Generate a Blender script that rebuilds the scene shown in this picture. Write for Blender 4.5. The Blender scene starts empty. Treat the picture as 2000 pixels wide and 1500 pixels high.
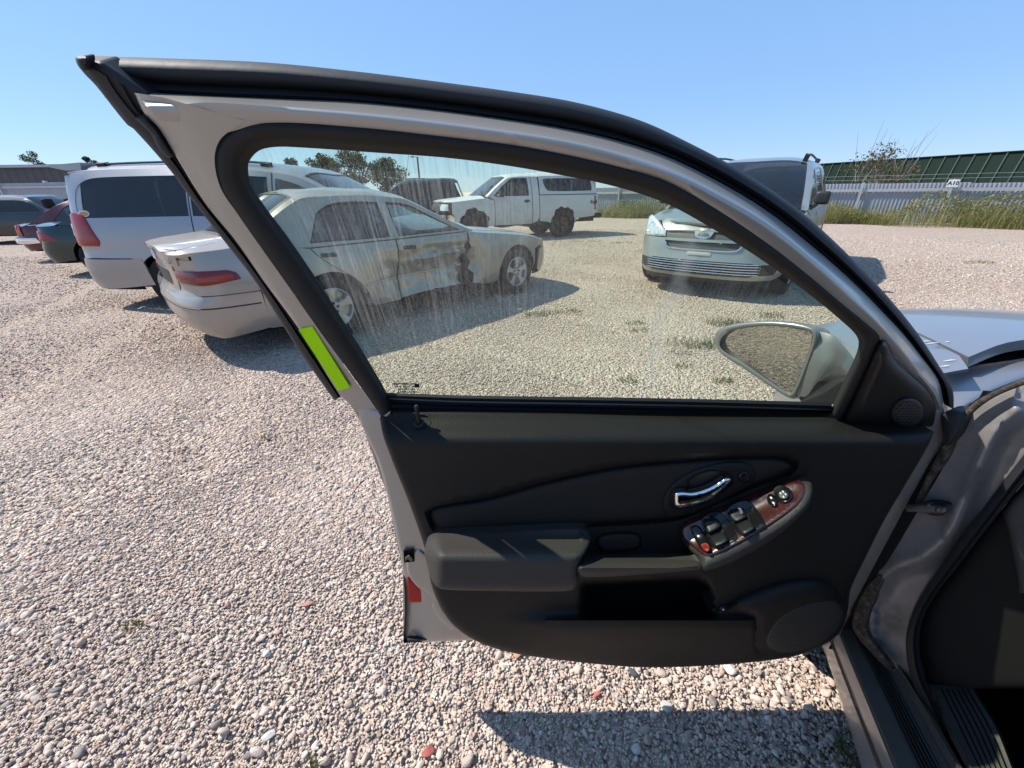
import bpy, bmesh, math, random
import numpy as np
from mathutils import Vector, Matrix, geometry as mgeo
R = math.radians
rng = np.random.default_rng(7)
random.seed(7)
SC = bpy.context.scene
COL = SC.collection

# ------------------------------------------------------------------ camera, light, exposure
FPX, PITCH, ROLL, CAMH = 790.0, R(25.5), R(0.8), 1.36          # focal length in 2000-px units
_c, _s = math.cos(PITCH), math.sin(PITCH)
FW = np.array([0, _c, -_s]); _R0 = np.array([1.0, 0, 0]); _U0 = np.array([0, _s, _c])
RT = math.cos(ROLL) * _R0 - math.sin(ROLL) * _U0
UP = math.sin(ROLL) * _R0 + math.cos(ROLL) * _U0
EYE = np.array([0, 0, CAMH])
cd = bpy.data.cameras.new('camera'); cam = bpy.data.objects.new('camera', cd); COL.objects.link(cam)
cd.sensor_width = 36; cd.lens = 36 * FPX / 2000; cd.clip_start = 0.02; cd.clip_end = 2000
cam.matrix_world = Matrix(((RT[0], UP[0], -FW[0], 0), (RT[1], UP[1], -FW[1], 0), (RT[2], UP[2], -FW[2], CAMH), (0, 0, 0, 1)))
SC.camera = cam

SUN_DIR = np.array([-0.82, 0.25, 1.0]); SUN_DIR = SUN_DIR / np.linalg.norm(SUN_DIR)   # towards the sun
SUN_EL = math.asin(SUN_DIR[2]); SUN_AZ = math.atan2(SUN_DIR[0], SUN_DIR[1])
W = bpy.data.worlds.new('World'); SC.world = W; W.use_nodes = True
wn = W.node_tree; bg = wn.nodes['Background']
sky = wn.nodes.new('ShaderNodeTexSky'); sky.sky_type = 'NISHITA'; sky.sun_disc = False
sky.sun_elevation = SUN_EL; sky.sun_rotation = SUN_AZ
sky.altitude = 0; sky.air_density = 1.0; sky.dust_density = 0.0; sky.ozone_density = 3.0
hz = wn.nodes.new('ShaderNodeMix'); hz.data_type = 'RGBA'; hz.inputs[0].default_value = .72; hz.inputs[7].default_value = (1.24, 2.36, 4.40, 1)   # an even summer blue under the computed sky
wn.links.new(sky.outputs[0], hz.inputs[6]); wn.links.new(hz.outputs[2], bg.inputs[0]); bg.inputs[1].default_value = 0.148
sl = bpy.data.lights.new('sun', 'SUN'); sl.energy = 4.9; sl.angle = R(0.55); sl.color = (1, 0.95, 0.87)
so = bpy.data.objects.new('sun', sl); COL.objects.link(so)
so.rotation_euler = Vector(-SUN_DIR).to_track_quat('-Z', 'Y').to_euler()
vs = SC.view_settings; vs.view_transform = 'Standard'; vs.look = 'None'; vs.exposure = 0.5; vs.gamma = 1; vs.use_curve_mapping = False
SC.cycles.transparent_max_bounces = 24; SC.cycles.max_bounces = 8
SC.cycles.sample_clamp_indirect = 4; SC.cycles.caustics_reflective = False; SC.cycles.caustics_refractive = False

# ------------------------------------------------------------------ node materials
class NM:
    """small helper round a node material"""
    def __init__(s, name):
        s.m = bpy.data.materials.new(name); s.m.use_nodes = True
        s.t = s.m.node_tree; s.b = s.t.nodes['Principled BSDF']; s.o = s.t.nodes['Material Output']
    def n(s, typ, **kw):
        x = s.t.nodes.new('ShaderNode' + typ)
        for k, v in kw.items():
            if k in x.inputs: x.inputs[k].default_value = v
            else: setattr(x, k, v)
        return x
    def l(s, a, b): s.t.links.new(a, b)
    def coord(s, scale=(1, 1, 1), kind='Object', rot=(0, 0, 0)):
        c = s.n('TexCoord'); mp = s.n('Mapping'); mp.inputs['Scale'].default_value = scale; mp.inputs['Rotation'].default_value = rot
        s.l(c.outputs[kind], mp.inputs[0]); return mp.outputs[0]
    def noise(s, scale, detail=4, rough=.55, vec=None, sc=(1, 1, 1)):
        x = s.n('TexNoise', Scale=scale, Detail=detail, Roughness=rough); s.l(vec or s.coord(sc), x.inputs['Vector']); return x.outputs['Fac']
    def ramp(s, fac, stops, interp='LINEAR'):
        x = s.n('ValToRGB'); cr = x.color_ramp; cr.interpolation = interp
        while len(cr.elements) < len(stops): cr.elements.new(0.5)
        for e, (p, c) in zip(cr.elements, stops):
            e.position = p; e.color = tuple(c) + ((1,) if len(c) == 3 else ())
        s.l(fac, x.inputs[0]); return x.outputs[0]
    def mix(s, fac, a, b, mode='MIX'):
        x = s.n('Mix'); x.data_type = 'RGBA'; x.blend_type = mode
        for v, i in ((fac, 0), (a, 6), (b, 7)):
            if isinstance(v, (int, float)): x.inputs[i].default_value = v
            elif isinstance(v, tuple): x.inputs[i].default_value = v + (1,) if len(v) == 3 else v
            else: s.l(v, x.inputs[i])
        return x.outputs[2]
    def math(s, op, a, b=0.0, clamp=False):
        x = s.n('Math'); x.operation = op; x.use_clamp = clamp
        for v, i in ((a, 0), (b, 1)):
            if isinstance(v, (int, float)): x.inputs[i].default_value = v
            else: s.l(v, x.inputs[i])
        return x.outputs[0]
    def bump(s, h, strength=.3, dist=.01, prev=None):
        x = s.n('Bump', Strength=strength, Distance=dist); s.l(h, x.inputs['Height'])
        if prev is not None: s.l(prev, x.inputs['Normal'])
        return x.outputs[0]
    def set(s, **kw):
        for k, v in kw.items():
            i = s.b.inputs[k]
            if isinstance(v, (int, float)): i.default_value = v
            elif isinstance(v, tuple): i.default_value = v + (1,) if len(v) == 3 else v
            else: s.l(v, i)
        return s

def solid(name, col, rough=.5, metal=0.0, spec=.5, coat=0.0, bump=None, vary=.12, vscale=6):
    k = NM(name)
    a = tuple(c * (1 - vary) for c in col); b = tuple(min(1, c * (1 + vary)) for c in col)
    k.set(**{'Base Color': k.mix(k.noise(vscale), a, b), 'Metallic': metal, 'Specular IOR Level': spec, 'Coat Weight': coat, 'Coat Roughness': .06})
    rr = k.math('ADD', k.math('MULTIPLY', k.noise(vscale * 3), .16), rough - .08, True)
    k.set(Roughness=rr)
    if bump: k.set(Normal=k.bump(k.noise(bump[0], 3), bump[1], bump[2]))
    return k.m

def paint(name, col, metal=.35, rough=.34, dust=.25, dustcol=(.36, .32, .27), flake=0.0, low=0.0):
    """car paint under a film of dust"""
    k = NM(name)
    d = k.ramp(k.noise(3.2, 2, .5), [(.3, (0, 0, 0)), (.75, (1, 1, 1))])
    f = k.math('MULTIPLY', k.math('MULTIPLY', d, .8), dust, True)
    if low:                                               # road dirt on the lower part of the body
        c = k.n('TexCoord'); sx = k.n('SeparateXYZ'); k.l(c.outputs['Object'], sx.inputs[0])
        g = k.math('MULTIPLY', k.math('SUBTRACT', .55, sx.outputs[2]), 2.2, True)
        f = k.math('ADD', f, k.math('MULTIPLY', k.math('MULTIPLY', g, k.noise(9, 3, .6)), low), True)
    k.set(**{'Base Color': k.mix(f, tuple(col), dustcol), 'Metallic': k.math('MULTIPLY', k.math('SUBTRACT', 1, f), metal),
             'Roughness': k.math('ADD', rough, k.math('MULTIPLY', f, .35), True), 'Coat Weight': .55, 'Coat Roughness': .1})
    n = None
    if flake:
        n = k.bump(k.noise(1400, 2, .5), flake, .0006)
    n = k.bump(k.noise(5, 0), .015, .05, n); k.set(Normal=n)
    return k.m

def schlick(k):
    lw = k.n('LayerWeight', Blend=.5); return k.math('ADD', k.math('MULTIPLY', k.math('POWER', lw.outputs['Facing'], 5.0), .9), .045, True)

def carglass(name, tint=(.55, .66, .62), refl=.12, dirt=.12):
    k = NM(name)
    tr = k.n('BsdfTransparent'); tr.inputs[0].default_value = tint + (1,)
    gl = k.n('BsdfGlossy'); gl.inputs['Roughness'].default_value = .03; gl.inputs[0].default_value = (1, 1, 1, 1)
    df = k.n('BsdfDiffuse'); df.inputs[0].default_value = (.5, .48, .44, 1)
    m1 = k.n('MixShader'); k.l(k.math('ADD', schlick(k), refl * .12, True), m1.inputs[0]); k.l(tr.outputs[0], m1.inputs[1]); k.l(gl.outputs[0], m1.inputs[2])
    m2 = k.n('MixShader'); k.l(k.math('MULTIPLY', k.noise(14, 5, .7), dirt, True), m2.inputs[0]); k.l(m1.outputs[0], m2.inputs[1]); k.l(df.outputs[0], m2.inputs[2])
    k.l(m2.outputs[0], k.o.inputs[0]); return k.m

# ------------------------------------------------------------------ mesh helpers
def finish(me, smooth=True, ang=40):
    if smooth:
        me.polygons.foreach_set('use_smooth', [True] * len(me.polygons))
        if ang: me.set_sharp_from_angle(angle=R(ang))
    me.update()

def mk(name, V, F, mat, parent=None, smooth=True, ang=40, label=None, org=None, kind=None):
    V = np.asarray(V, float)
    if org is not None: V = V - np.asarray(org)
    me = bpy.data.meshes.new(name); me.from_pydata(V.tolist(), [], [list(map(int, f)) for f in F])
    finish(me, smooth, ang)
    if mat is not None:
        for m in (mat if isinstance(mat, list) else [mat]): me.materials.append(m)
    o = bpy.data.objects.new(name, me); COL.objects.link(o)
    if parent is not None: o.parent = parent
    if label: o['label'] = label
    if kind: o['kind'] = kind
    return o

def empty(name, loc, rz, label, cat, group=None):
    o = bpy.data.objects.new(name, None); COL.objects.link(o); o.location = loc; o.rotation_euler = (0, 0, rz)
    o.empty_display_size = .2
    return tag(o, label, cat, group)

def tag(o, label, cat, group=None, kind=None):
    o['label'] = label; o['category'] = cat
    if group: o['group'] = group
    if kind: o['kind'] = kind
    return o

class MB:
    """collects pieces that become one mesh"""
    def __init__(s): s.V = []; s.F = []
    def add(s, V, F):
        n = len(s.V); s.V += [tuple(v) for v in V]; s.F += [[i + n for i in f] for f in F]; return s
    def box(s, c, d, rot=None, bev=0.0):
        c = np.array(c, float); d = np.array(d, float) / 2
        P = np.array([(x, y, z) for x in (-1, 1) for y in (-1, 1) for z in (-1, 1)], float) * d
        if rot is not None: P = P @ np.asarray(rot).T
        return s.add(P + c, [(0, 1, 3, 2), (4, 6, 7, 5), (0, 4, 5, 1), (2, 3, 7, 6), (0, 2, 6, 4), (1, 5, 7, 3)])
    def tube(s, pts, r, n=8, cap=True):
        pts = np.array(pts, float); m = len(pts); rr = np.broadcast_to(r, (m,))
        t = np.gradient(pts, axis=0); t /= np.linalg.norm(t, axis=1)[:, None] + 1e-9
        up = np.array([0, 0, 1.0]) if abs(t[0, 2]) < .9 else np.array([1.0, 0, 0])
        V = []
        for i in range(m):
            a = np.cross(t[i], up); a /= np.linalg.norm(a) + 1e-9; b = np.cross(a, t[i])
            for k in range(n):
                th = 2 * math.pi * k / n; V.append(pts[i] + rr[i] * (a * math.cos(th) + b * math.sin(th)))
        F = [(i * n + k, i * n + (k + 1) % n, (i + 1) * n + (k + 1) % n, (i + 1) * n + k) for i in range(m - 1) for k in range(n)]
        if cap: F += [tuple(range(n))[::-1], tuple(range((m - 1) * n, m * n))]
        return s.add(V, F)
    def lathe(s, prof, c, ax, n=24, cap=False):
        """prof: (radius, height along ax)"""
        ax = np.array(ax, float); ax /= np.linalg.norm(ax); c = np.array(c, float)
        a = np.cross(ax, (0, 0, 1) if abs(ax[2]) < .9 else (1, 0, 0)); a /= np.linalg.norm(a); b = np.cross(ax, a)
        V = [c + ax * h + r * (a * math.cos(2 * math.pi * k / n) + b * math.sin(2 * math.pi * k / n)) for r, h in prof for k in range(n)]
        m = len(prof)
        F = [(i * n + k, i * n + (k + 1) % n, (i + 1) * n + (k + 1) % n, (i + 1) * n + k) for i in range(m - 1) for k in range(n)]
        if cap: F += [tuple(range(n)), tuple(range((m - 1) * n, m * n))]
        return s.add(V, F)
    def build(s, name, mat, parent=None, **k): return mk(name, s.V, s.F, mat, parent, **k)

def catmull(P, step=None, closed=False, per=None):
    """Catmull-Rom through P (n,d)"""
    P = np.asarray(P, float); n = len(P)
    if n == 2 and not closed:
        m = per or max(1, int(np.ceil(np.linalg.norm(P[1] - P[0]) / step))); t = np.linspace(0, 1, m + 1)[:, None]
        return P[0] * (1 - t) + P[1] * t
    Q = np.vstack([P[-1], P, P[0], P[1]]) if closed else np.vstack([2 * P[0] - P[1], P, 2 * P[-1] - P[-2]])
    out = []
    for i in range(n if closed else n - 1):
        p0, p1, p2, p3 = Q[i:i + 4]
        d = np.linalg.norm(p2 - p1); m = per or max(1, int(np.ceil(d / step)))
        # centripetal-like tension: limit tangents on uneven spacing
        d0 = max(np.linalg.norm(p1 - p0), 1e-9); d2 = max(np.linalg.norm(p3 - p2), 1e-9)
        m1 = (p2 - p0) / (d0 + d) * d; m2 = (p3 - p1) / (d + d2) * d
        t = (np.arange(m) / m)[:, None]
        out.append((2 * t**3 - 3 * t**2 + 1) * p1 + (t**3 - 2 * t**2 + t) * m1 + (-2 * t**3 + 3 * t**2) * p2 + (t**3 - t**2) * m2)
    if not closed: out.append(P[-1:])
    return np.vstack(out)

def outline(ctrl, step):
    """closed outline; 2-tuples are corners, a third element marks a point a smooth run passes through"""
    P = [c[:2] for c in ctrl]; S = [len(c) > 2 for c in ctrl]
    if all(S): return catmull(P, step, True)
    k = S.index(False); P = P[k:] + P[:k]; S = S[k:] + S[:k]; P.append(P[0]); S.append(False)
    out = []; run = [P[0]]
    for p, s in zip(P[1:], S[1:]):
        run.append(p)
        if not s: out.append(catmull(run, step)[:-1]); run = [p]
    return np.vstack(out)

def inside(P, poly):
    x, y = P[:, 0][:, None], P[:, 1][:, None]; a = poly; b = np.roll(poly, -1, 0)
    c = ((a[:, 1] > y) != (b[:, 1] > y)) & (x < (b[:, 0] - a[:, 0]) * (y - a[:, 1]) / (b[:, 1] - a[:, 1] + 1e-30) + a[:, 0])
    return c.sum(1) % 2 == 1

def dist_to(P, poly):
    a = poly; b = np.roll(poly, -1, 0); d = b - a; L = (d * d).sum(1) + 1e-20
    out = np.empty(len(P))
    for i in range(0, len(P), 1500):
        q = P[i:i + 1500, None, :] - a[None]
        t = np.clip((q * d).sum(2) / L, 0, 1)
        out[i:i + 1500] = np.sqrt(((q - t[..., None] * d) ** 2).sum(2).min(1))
    return out

def tri_fill(loops, sp, rings=(), lines=()):
    """constrained triangulation of loops[0] minus loops[1:] with a grid of inner points and rings along the edge"""
    B = loops[0]; lo, hi = B.min(0), B.max(0)
    nx, ny = max(2, int((hi[0] - lo[0]) / sp)), max(2, int((hi[1] - lo[1]) / sp))
    gx, gy = np.meshgrid(np.linspace(lo[0], hi[0], nx + 1), np.linspace(lo[1], hi[1], ny + 1))
    gx = gx + (np.arange(ny + 1) % 2)[:, None] * .3 * sp
    pts = [np.stack([gx.ravel(), gy.ravel()], 1)]
    for r in rings:
        nb = np.roll(B, -1, 0) - np.roll(B, 1, 0); nb = np.stack([-nb[:, 1], nb[:, 0]], 1); nb /= np.linalg.norm(nb, axis=1)[:, None] + 1e-12
        q = B + nb * r; q2 = B - nb * r
        q = q if inside(q, B).mean() > inside(q2, B).mean() else q2
        pts.append(q[dist_to(q, B) > r * .93])
    keep = []
    mr = max(rings) if len(rings) else 0
    for i, q in enumerate(pts):
        if not len(q): continue
        ok = inside(q, B)
        dmin = np.min([dist_to(q, l) for l in loops], 0)
        ok &= dmin > (max(sp * .5, mr * 1.05) if i == 0 else min(rings) * .9)
        for h in loops[1:]: ok &= ~inside(q, h)
        keep.append(q[ok])
    lines = [l for l in lines]
    if lines: keep = [q[np.min([dist_to(q, l) for l in lines], 0) > sp * .3] for q in keep]
    allp = np.vstack(list(loops) + lines + keep); k = 0; edges = []
    for l in list(loops) + lines:
        n = len(l); edges += [(k + i, k + (i + 1) % n) for i in range(n)]; k += n
    v, e, f, _, _, _ = mgeo.delaunay_2d_cdt([Vector(p) for p in allp], edges, [], 0, 1e-7)
    v = np.array([tuple(p) for p in v]); f = np.array([t for t in f if len(t) == 3])
    c = v[f].mean(1); ok = inside(c, B)
    for h in loops[1:]: ok &= ~inside(c, h)
    f = f[ok]
    a, b_, c_ = v[f[:, 0]], v[f[:, 1]], v[f[:, 2]]
    ar = np.abs((b_[:, 0] - a[:, 0]) * (c_[:, 1] - a[:, 1]) - (b_[:, 1] - a[:, 1]) * (c_[:, 0] - a[:, 0]))
    f = f[ar > 1e-12]
    used = np.unique(f); mp = -np.ones(len(v), int); mp[used] = np.arange(len(used))
    return v[used], mp[f]

def rim(F):
    """boundary edges of a triangle list, oriented"""
    E = {}
    for t in F:
        for i in range(3):
            a, b = int(t[i]), int(t[(i + 1) % 3])
            if (b, a) in E: del E[(b, a)]
            else: E[(a, b)] = 1
    return list(E)

def ss(x, a, b):
    t = np.clip((np.asarray(x, float) - a) / (b - a), 0, 1); return t * t * (3 - 2 * t)

# ------------------------------------------------------------------ sight lines: where a thing seen in the photograph stands on a given surface
def ray(p):
    p = np.atleast_2d(p); return FW + (p[:, :1] - 1000) / FPX * RT + (750 - p[:, 1:2]) / FPX * UP
def on_plane(p, N, k):
    d = ray(p); N = np.asarray(N, float); t = (np.asarray(k) - EYE @ N) / (d @ N); return EYE + d * t[:, None]
def on_z(p, z=0.0): return on_plane(p, (0, 0, 1.0), np.full(len(np.atleast_2d(p)), z))
def on_y(p, y): return on_plane(p, (0, 1.0, 0), np.full(len(np.atleast_2d(p)), y))

class Plane:
    def __init__(s, N, P):
        s.N = np.array(N, float); s.N /= np.linalg.norm(s.N); s.k = float(s.N @ np.array(P, float))
    def at(s, p, off=0.0): return on_plane(p, s.N, s.k - np.asarray(off) * np.ones(len(np.atleast_2d(p))))

def patch(name, ctrl, pl, mat, parent, off=0.0, bulge=0.0, rr=10.0, skirt=.02, sp=16.0, fn=None, holes=(), step=None, label=None, org=None, ang=50, smooth=True, lines=()):
    """a shaped plate: outline on plane pl, edge rounded over rr, raised by fn(x, y), with a skirt to the back"""
    B = outline(ctrl, step or sp * .7); H = [outline(h, step or sp * .7) for h in holes]
    rings = [rr * q for q in (.12, .35, .68)] if bulge else []
    v, f = tri_fill([B] + H, sp, rings, lines)
    d = np.min([dist_to(v, l) for l in [B] + H], 0)
    h = np.full(len(v), float(off))
    if bulge: h = h + bulge * np.sqrt(np.clip(1 - (1 - np.clip(d / rr, 0, 1)) ** 2, 0, 1))
    if fn is not None: h = h + fn(v[:, 0], v[:, 1])
    P = pl.at(v, h); F = [tuple(t) for t in f]
    if skirt:
        E = rim(f); ids = sorted({i for e in E for i in e}); mp = {i: len(P) + j for j, i in enumerate(ids)}
        P = np.vstack([P, P[ids] + pl.N * skirt]); F += [(a, mp[a], mp[b], b) for a, b in E]
    return mk(name, P, F, mat, parent, smooth=smooth, ang=ang, label=label, org=org)

def rails(name, rl, mat, parent, per=6, org=None, label=None, closed=False, ang=60):
    """loft through rails; every rail is (points, plane, offset) with the same number of points"""
    rows = []
    for pts, pl, off in rl:
        c = catmull(pts, per=per, closed=closed)
        if isinstance(off, (list, tuple)): off = np.interp(np.linspace(0, len(off) - 1, len(c)), range(len(off)), off)
        rows.append(pl.at(c, off))
    n = len(rows[0]); V = np.vstack(rows); F = []
    for j in range(len(rows) - 1):
        for i in range(n if closed else n - 1):
            a, b = j * n + i, j * n + (i + 1) % n; F.append((a, b, b + n, a + n))
    return mk(name, V, F, mat, parent, ang=ang, org=org, label=label)

def text(name, s, size, M, mat, parent=None, extrude=.0006, bold=0.0, label=None):
    cu = bpy.data.curves.new(name, 'FONT'); cu.body = s; cu.size = size; cu.extrude = extrude; cu.offset = bold; cu.align_x = 'CENTER'; cu.align_y = 'CENTER'
    cu.resolution_u = 3
    t = bpy.data.objects.new(name + '_tmp', cu); COL.objects.link(t)
    bpy.context.view_layer.update()
    me = bpy.data.meshes.new_from_object(t.evaluated_get(bpy.context.evaluated_depsgraph_get()))
    bpy.data.objects.remove(t); bpy.data.curves.remove(cu)
    me.materials.clear(); me.materials.append(mat); me.transform(M)
    o = bpy.data.objects.new(name, me); COL.objects.link(o)
    if parent is not None: o.parent = parent
    if label: o['label'] = label
    return o

def frame3(o, x, y):
    """matrix with origin o and axes x, y"""
    x = np.array(x, float); x /= np.linalg.norm(x); y = np.array(y, float); y -= x * (x @ y); y /= np.linalg.norm(y); z = np.cross(x, y)
    return Matrix(((x[0], y[0], z[0], o[0]), (x[1], y[1], z[1], o[1]), (x[2], y[2], z[2], o[2]), (0, 0, 0, 1)))
# ------------------------------------------------------------------ ground and gravel
STONE = [(0.0, (0.648, 0.500, 0.403)), (.18, (0.754, 0.609, 0.505)), (.36, (0.543, 0.407, 0.313)), (.52, (0.710, 0.550, 0.436)), (.68, (0.454, 0.362, 0.299)),
         (.76, (0.806, 0.714, 0.608)), (.87, (0.320, 0.272, 0.244)), (.93, (0.620, 0.416, 0.313)), (.965, (0.167, 0.148, 0.141)), (.988, (0.466, 0.228, 0.159))]
def ground_mat():
    k = NM('gravel_ground')
    co = k.n('TexCoord').outputs['Object']
    def vor(scale, feat='F1', sc=(1, 1, 1)):
        v = k.n('TexVoronoi', Scale=scale, Randomness=1.0); v.feature = feat; k.l(co, v.inputs['Vector']); return v
    v1 = vor(42); v2 = vor(95); v3 = vor(27)
    def cols(v):
        sep = k.n('SeparateColor'); k.l(v.outputs['Color'], sep.inputs[0]); return k.ramp(sep.outputs[0], STONE, 'CONSTANT')
    pick = k.ramp(k.noise(3.1, 3, .6, co), [(.42, (0, 0, 0)), (.58, (1, 1, 1))])
    base = k.mix(.5, cols(v1), cols(v2)); base = k.mix(k.math('MULTIPLY', pick, .6), base, cols(v3))
    sand = k.ramp(k.noise(.9, 5, .6, co), [(.48, (0, 0, 0)), (.66, (1, 1, 1))])
    base = k.mix(k.math('MULTIPLY', sand, .45), base, (.60, .51, .425)); base = k.mix(1.0, base, (1.05, 1.05, 1.05), 'MULTIPLY')
    big = k.noise(.33, 4, .55, co)
    base = k.mix(1.0, base, k.ramp(big, [(.3, (.90, .89, .88)), (.7, (1.0, .99, .98))]), 'MULTIPLY')
    k.set(**{'Base Color': base, 'Roughness': .9, 'Specular IOR Level': .25})
    h = k.math('ADD', k.math('MULTIPLY', v1.outputs['Distance'], -1.0), k.math('MULTIPLY', v2.outputs['Distance'], -.5))
    h = k.math('ADD', h, k.math('MULTIPLY', v3.outputs['Distance'], -.9))
    n = k.bump(h, 1.0, .045)
    n = k.bump(k.noise(1.6, 4, .6, co), .25, .12, n)
    k.set(Normal=n); return k.m
M_ground = ground_mat()
def ground_sheet():
    a = np.concatenate([-np.geomspace(900, 7, 16), np.linspace(-6, 6, 49), np.geomspace(7, 900, 16)])
    X, Y = np.meshgrid(a, a + 3); r = np.hypot(X, Y)
    Z = -.006 + .006 * np.sin(X * 2.3 + np.sin(Y * 1.7)) * np.cos(Y * 1.9 + .6 * X) * (r < 14)
    n = len(a); V = np.stack([X.ravel(), Y.ravel(), Z.ravel()], 1)
    F = [(j * n + i, j * n + i + 1, (j + 1) * n + i + 1, (j + 1) * n + i) for j in range(n - 1) for i in range(n - 1)]
    return mk('ground', V, F, M_ground, kind='structure', ang=None)
ground_sheet()

def pebble_mat(ramp):
    k = NM('pebble_stone')
    oi = k.n('ObjectInfo'); c = k.ramp(oi.outputs['Random'], ramp, 'CONSTANT')
    c = k.mix(k.math('MULTIPLY', k.noise(2.2, 5, .65), .55), c, (.63, .545, .475))
    c = k.mix(1.0, c, k.ramp(k.noise(5, 3), [(.3, (.82, .81, .80)), (.7, (1, 1, 1))]), 'MULTIPLY')
    k.set(**{'Base Color': c, 'Roughness': .88, 'Specular IOR Level': .3, 'Normal': k.bump(k.noise(4, 4, .7), .35, .12)}); return k.m
M_pebble = pebble_mat(STONE)
def pebble_mesh(i, sub):
    bm = bmesh.new(); bmesh.ops.create_icosphere(bm, subdivisions=sub, radius=1.0)
    q = np.random.default_rng(50 + i); ph = q.uniform(0, 6, 9); sc = np.array([1, q.uniform(.66, .95), q.uniform(.45, .75)])
    cut = [(np.array(n) / np.linalg.norm(n), q.uniform(.52, .80)) for n in q.normal(size=(8, 3))]
    for v in bm.verts:
        p = np.array(v.co); r = 1 + .10 * math.sin(2.1 * p[0] + ph[0]) * math.sin(2.4 * p[1] + ph[1]) + .07 * math.sin(3.7 * p[2] + ph[2] + 2 * p[0])
        p = p * r
        for n, d in cut:
            e = p @ n - d
            if e > 0: p = p - n * e * .92
        v.co = p * sc
    me = bpy.data.meshes.new('pebble'); bm.to_mesh(me); bm.free(); finish(me, True, None if sub > 1 else None); me.materials.append(M_pebble)
    return me
def scatter(name, P, ROT, S, IDX, meshes, label=None):
    coll = bpy.data.collections.new(name + '_kinds')
    for i, me in enumerate(meshes):
        o = bpy.data.objects.new('%s_kind_%02d' % (name, i), me); coll.objects.link(o)
    me = bpy.data.meshes.new(name); me.vertices.add(len(P)); me.vertices.foreach_set('co', np.asarray(P, np.float32).ravel())
    for nm, typ, key, val in (('rot', 'FLOAT_VECTOR', 'vector', ROT), ('scl', 'FLOAT_VECTOR', 'vector', S), ('idx', 'INT', 'value', IDX)):
        a = me.attributes.new(nm, typ, 'POINT'); a.data.foreach_set(key, np.asarray(val, np.int32 if typ == 'INT' else np.float32).ravel())
    o = bpy.data.objects.new(name, me); COL.objects.link(o); o['kind'] = 'stuff'
    g = bpy.data.node_groups.new(name, 'GeometryNodeTree')
    g.interface.new_socket('Geometry', in_out='INPUT', socket_type='NodeSocketGeometry'); g.interface.new_socket('Geometry', in_out='OUTPUT', socket_type='NodeSocketGeometry')
    i = g.nodes.new('NodeGroupInput'); u = g.nodes.new('NodeGroupOutput'); p = g.nodes.new('GeometryNodeInstanceOnPoints'); ci = g.nodes.new('GeometryNodeCollectionInfo')
    ci.inputs['Collection'].default_value = coll; ci.inputs['Separate Children'].default_value = True; ci.inputs['Reset Children'].default_value = True
    def attr(nm, typ):
        a = g.nodes.new('GeometryNodeInputNamedAttribute'); a.data_type = typ; a.inputs['Name'].default_value = nm; return a.outputs['Attribute']
    g.links.new(i.outputs[0], p.inputs['Points']); g.links.new(ci.outputs[0], p.inputs['Instance']); p.inputs['Pick Instance'].default_value = True
    g.links.new(attr('idx', 'INT'), p.inputs['Instance Index']); g.links.new(attr('rot', 'FLOAT_VECTOR'), p.inputs['Rotation']); g.links.new(attr('scl', 'FLOAT_VECTOR'), p.inputs['Scale'])
    g.links.new(p.outputs[0], u.inputs[0])
    o.modifiers.new('scatter', 'NODES').node_group = g
    return o
def gravel():
    P, S, I = [], [], []
    def ring(r0, r1, dens, med, sig, mx, kinds, a0=-95, a1=95, patchy=.5):
        n = int(dens * (r1 * r1 - r0 * r0) * .5 * R(a1 - a0)); r = np.sqrt(rng.uniform(r0 * r0, r1 * r1, n)); a = R(90) - rng.uniform(R(a0), R(a1), n)
        x, y = r * np.cos(a), r * np.sin(a)
        pt = np.sin(x * 1.3 + 1.6 * np.sin(y * .9)) * np.cos(y * 1.2 + x * .5 + np.sin(x * 2.1)) + .45 * np.sin(5.1 * x + 2.2 * y) * np.sin(4.3 * y - 1.7 * x)
        k = rng.random(n) < 1 - patchy * np.clip(pt * .75 + .5, 0, 1); x, y = x[k], y[k]
        if med > .005:                                        # tyre tracks: fewer loose stones where wheels have passed
            u = x * .90 + y * .43 + .10 * np.sin(y * .9); v = x * .52 + y * .85 + .08 * np.sin(x * 1.3)
            rut = np.zeros(len(x))
            for c in (-.62, -2.05, -3.4): rut = np.maximum(rut, np.exp(-((u - c) / .13) ** 2))
            for c in (2.9, 4.4): rut = np.maximum(rut, .8 * np.exp(-((v - c) / .16) ** 2))
            k = rng.random(len(x)) > rut * .92; x, y = x[k], y[k]
        m = len(x)
        rad = np.minimum(med * np.exp(rng.normal(0, sig, m)), mx)
        P.append(np.stack([x, y, rad * rng.uniform(-.22, .34, m) - .003], 1)); S.append(rad[:, None] * rng.uniform(.85, 1.15, (m, 3))); I.append(rng.integers(*kinds, m))
    ring(.15, 2.4, 11500, .0044, .30, .009, (0, 14), patchy=.35)
    ring(.15, 2.4, 2100, .0078, .38, .0195, (0, 14), patchy=.9)
    ring(2.4, 5.0, 5200, .0060, .36, .017, (14, 22), -80, 80, .55)
    ring(5.0, 9.5, 1500, .0085, .36, .020, (14, 22), -72, 72, .3)
    ring(9.5, 17.0, 420, .0125, .36, .026, (14, 22), -66, 66, .3)
    P, S, I = np.vstack(P), np.vstack(S), np.concatenate(I)
    ROT = np.stack([rng.normal(0, .35, len(P)), rng.normal(0, .35, len(P)), rng.uniform(0, 6.28, len(P))], 1)
    scatter('gravel', P, ROT, S, I, [pebble_mesh(i, 2 if i < 14 else 1) for i in range(22)])
gravel()
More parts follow.
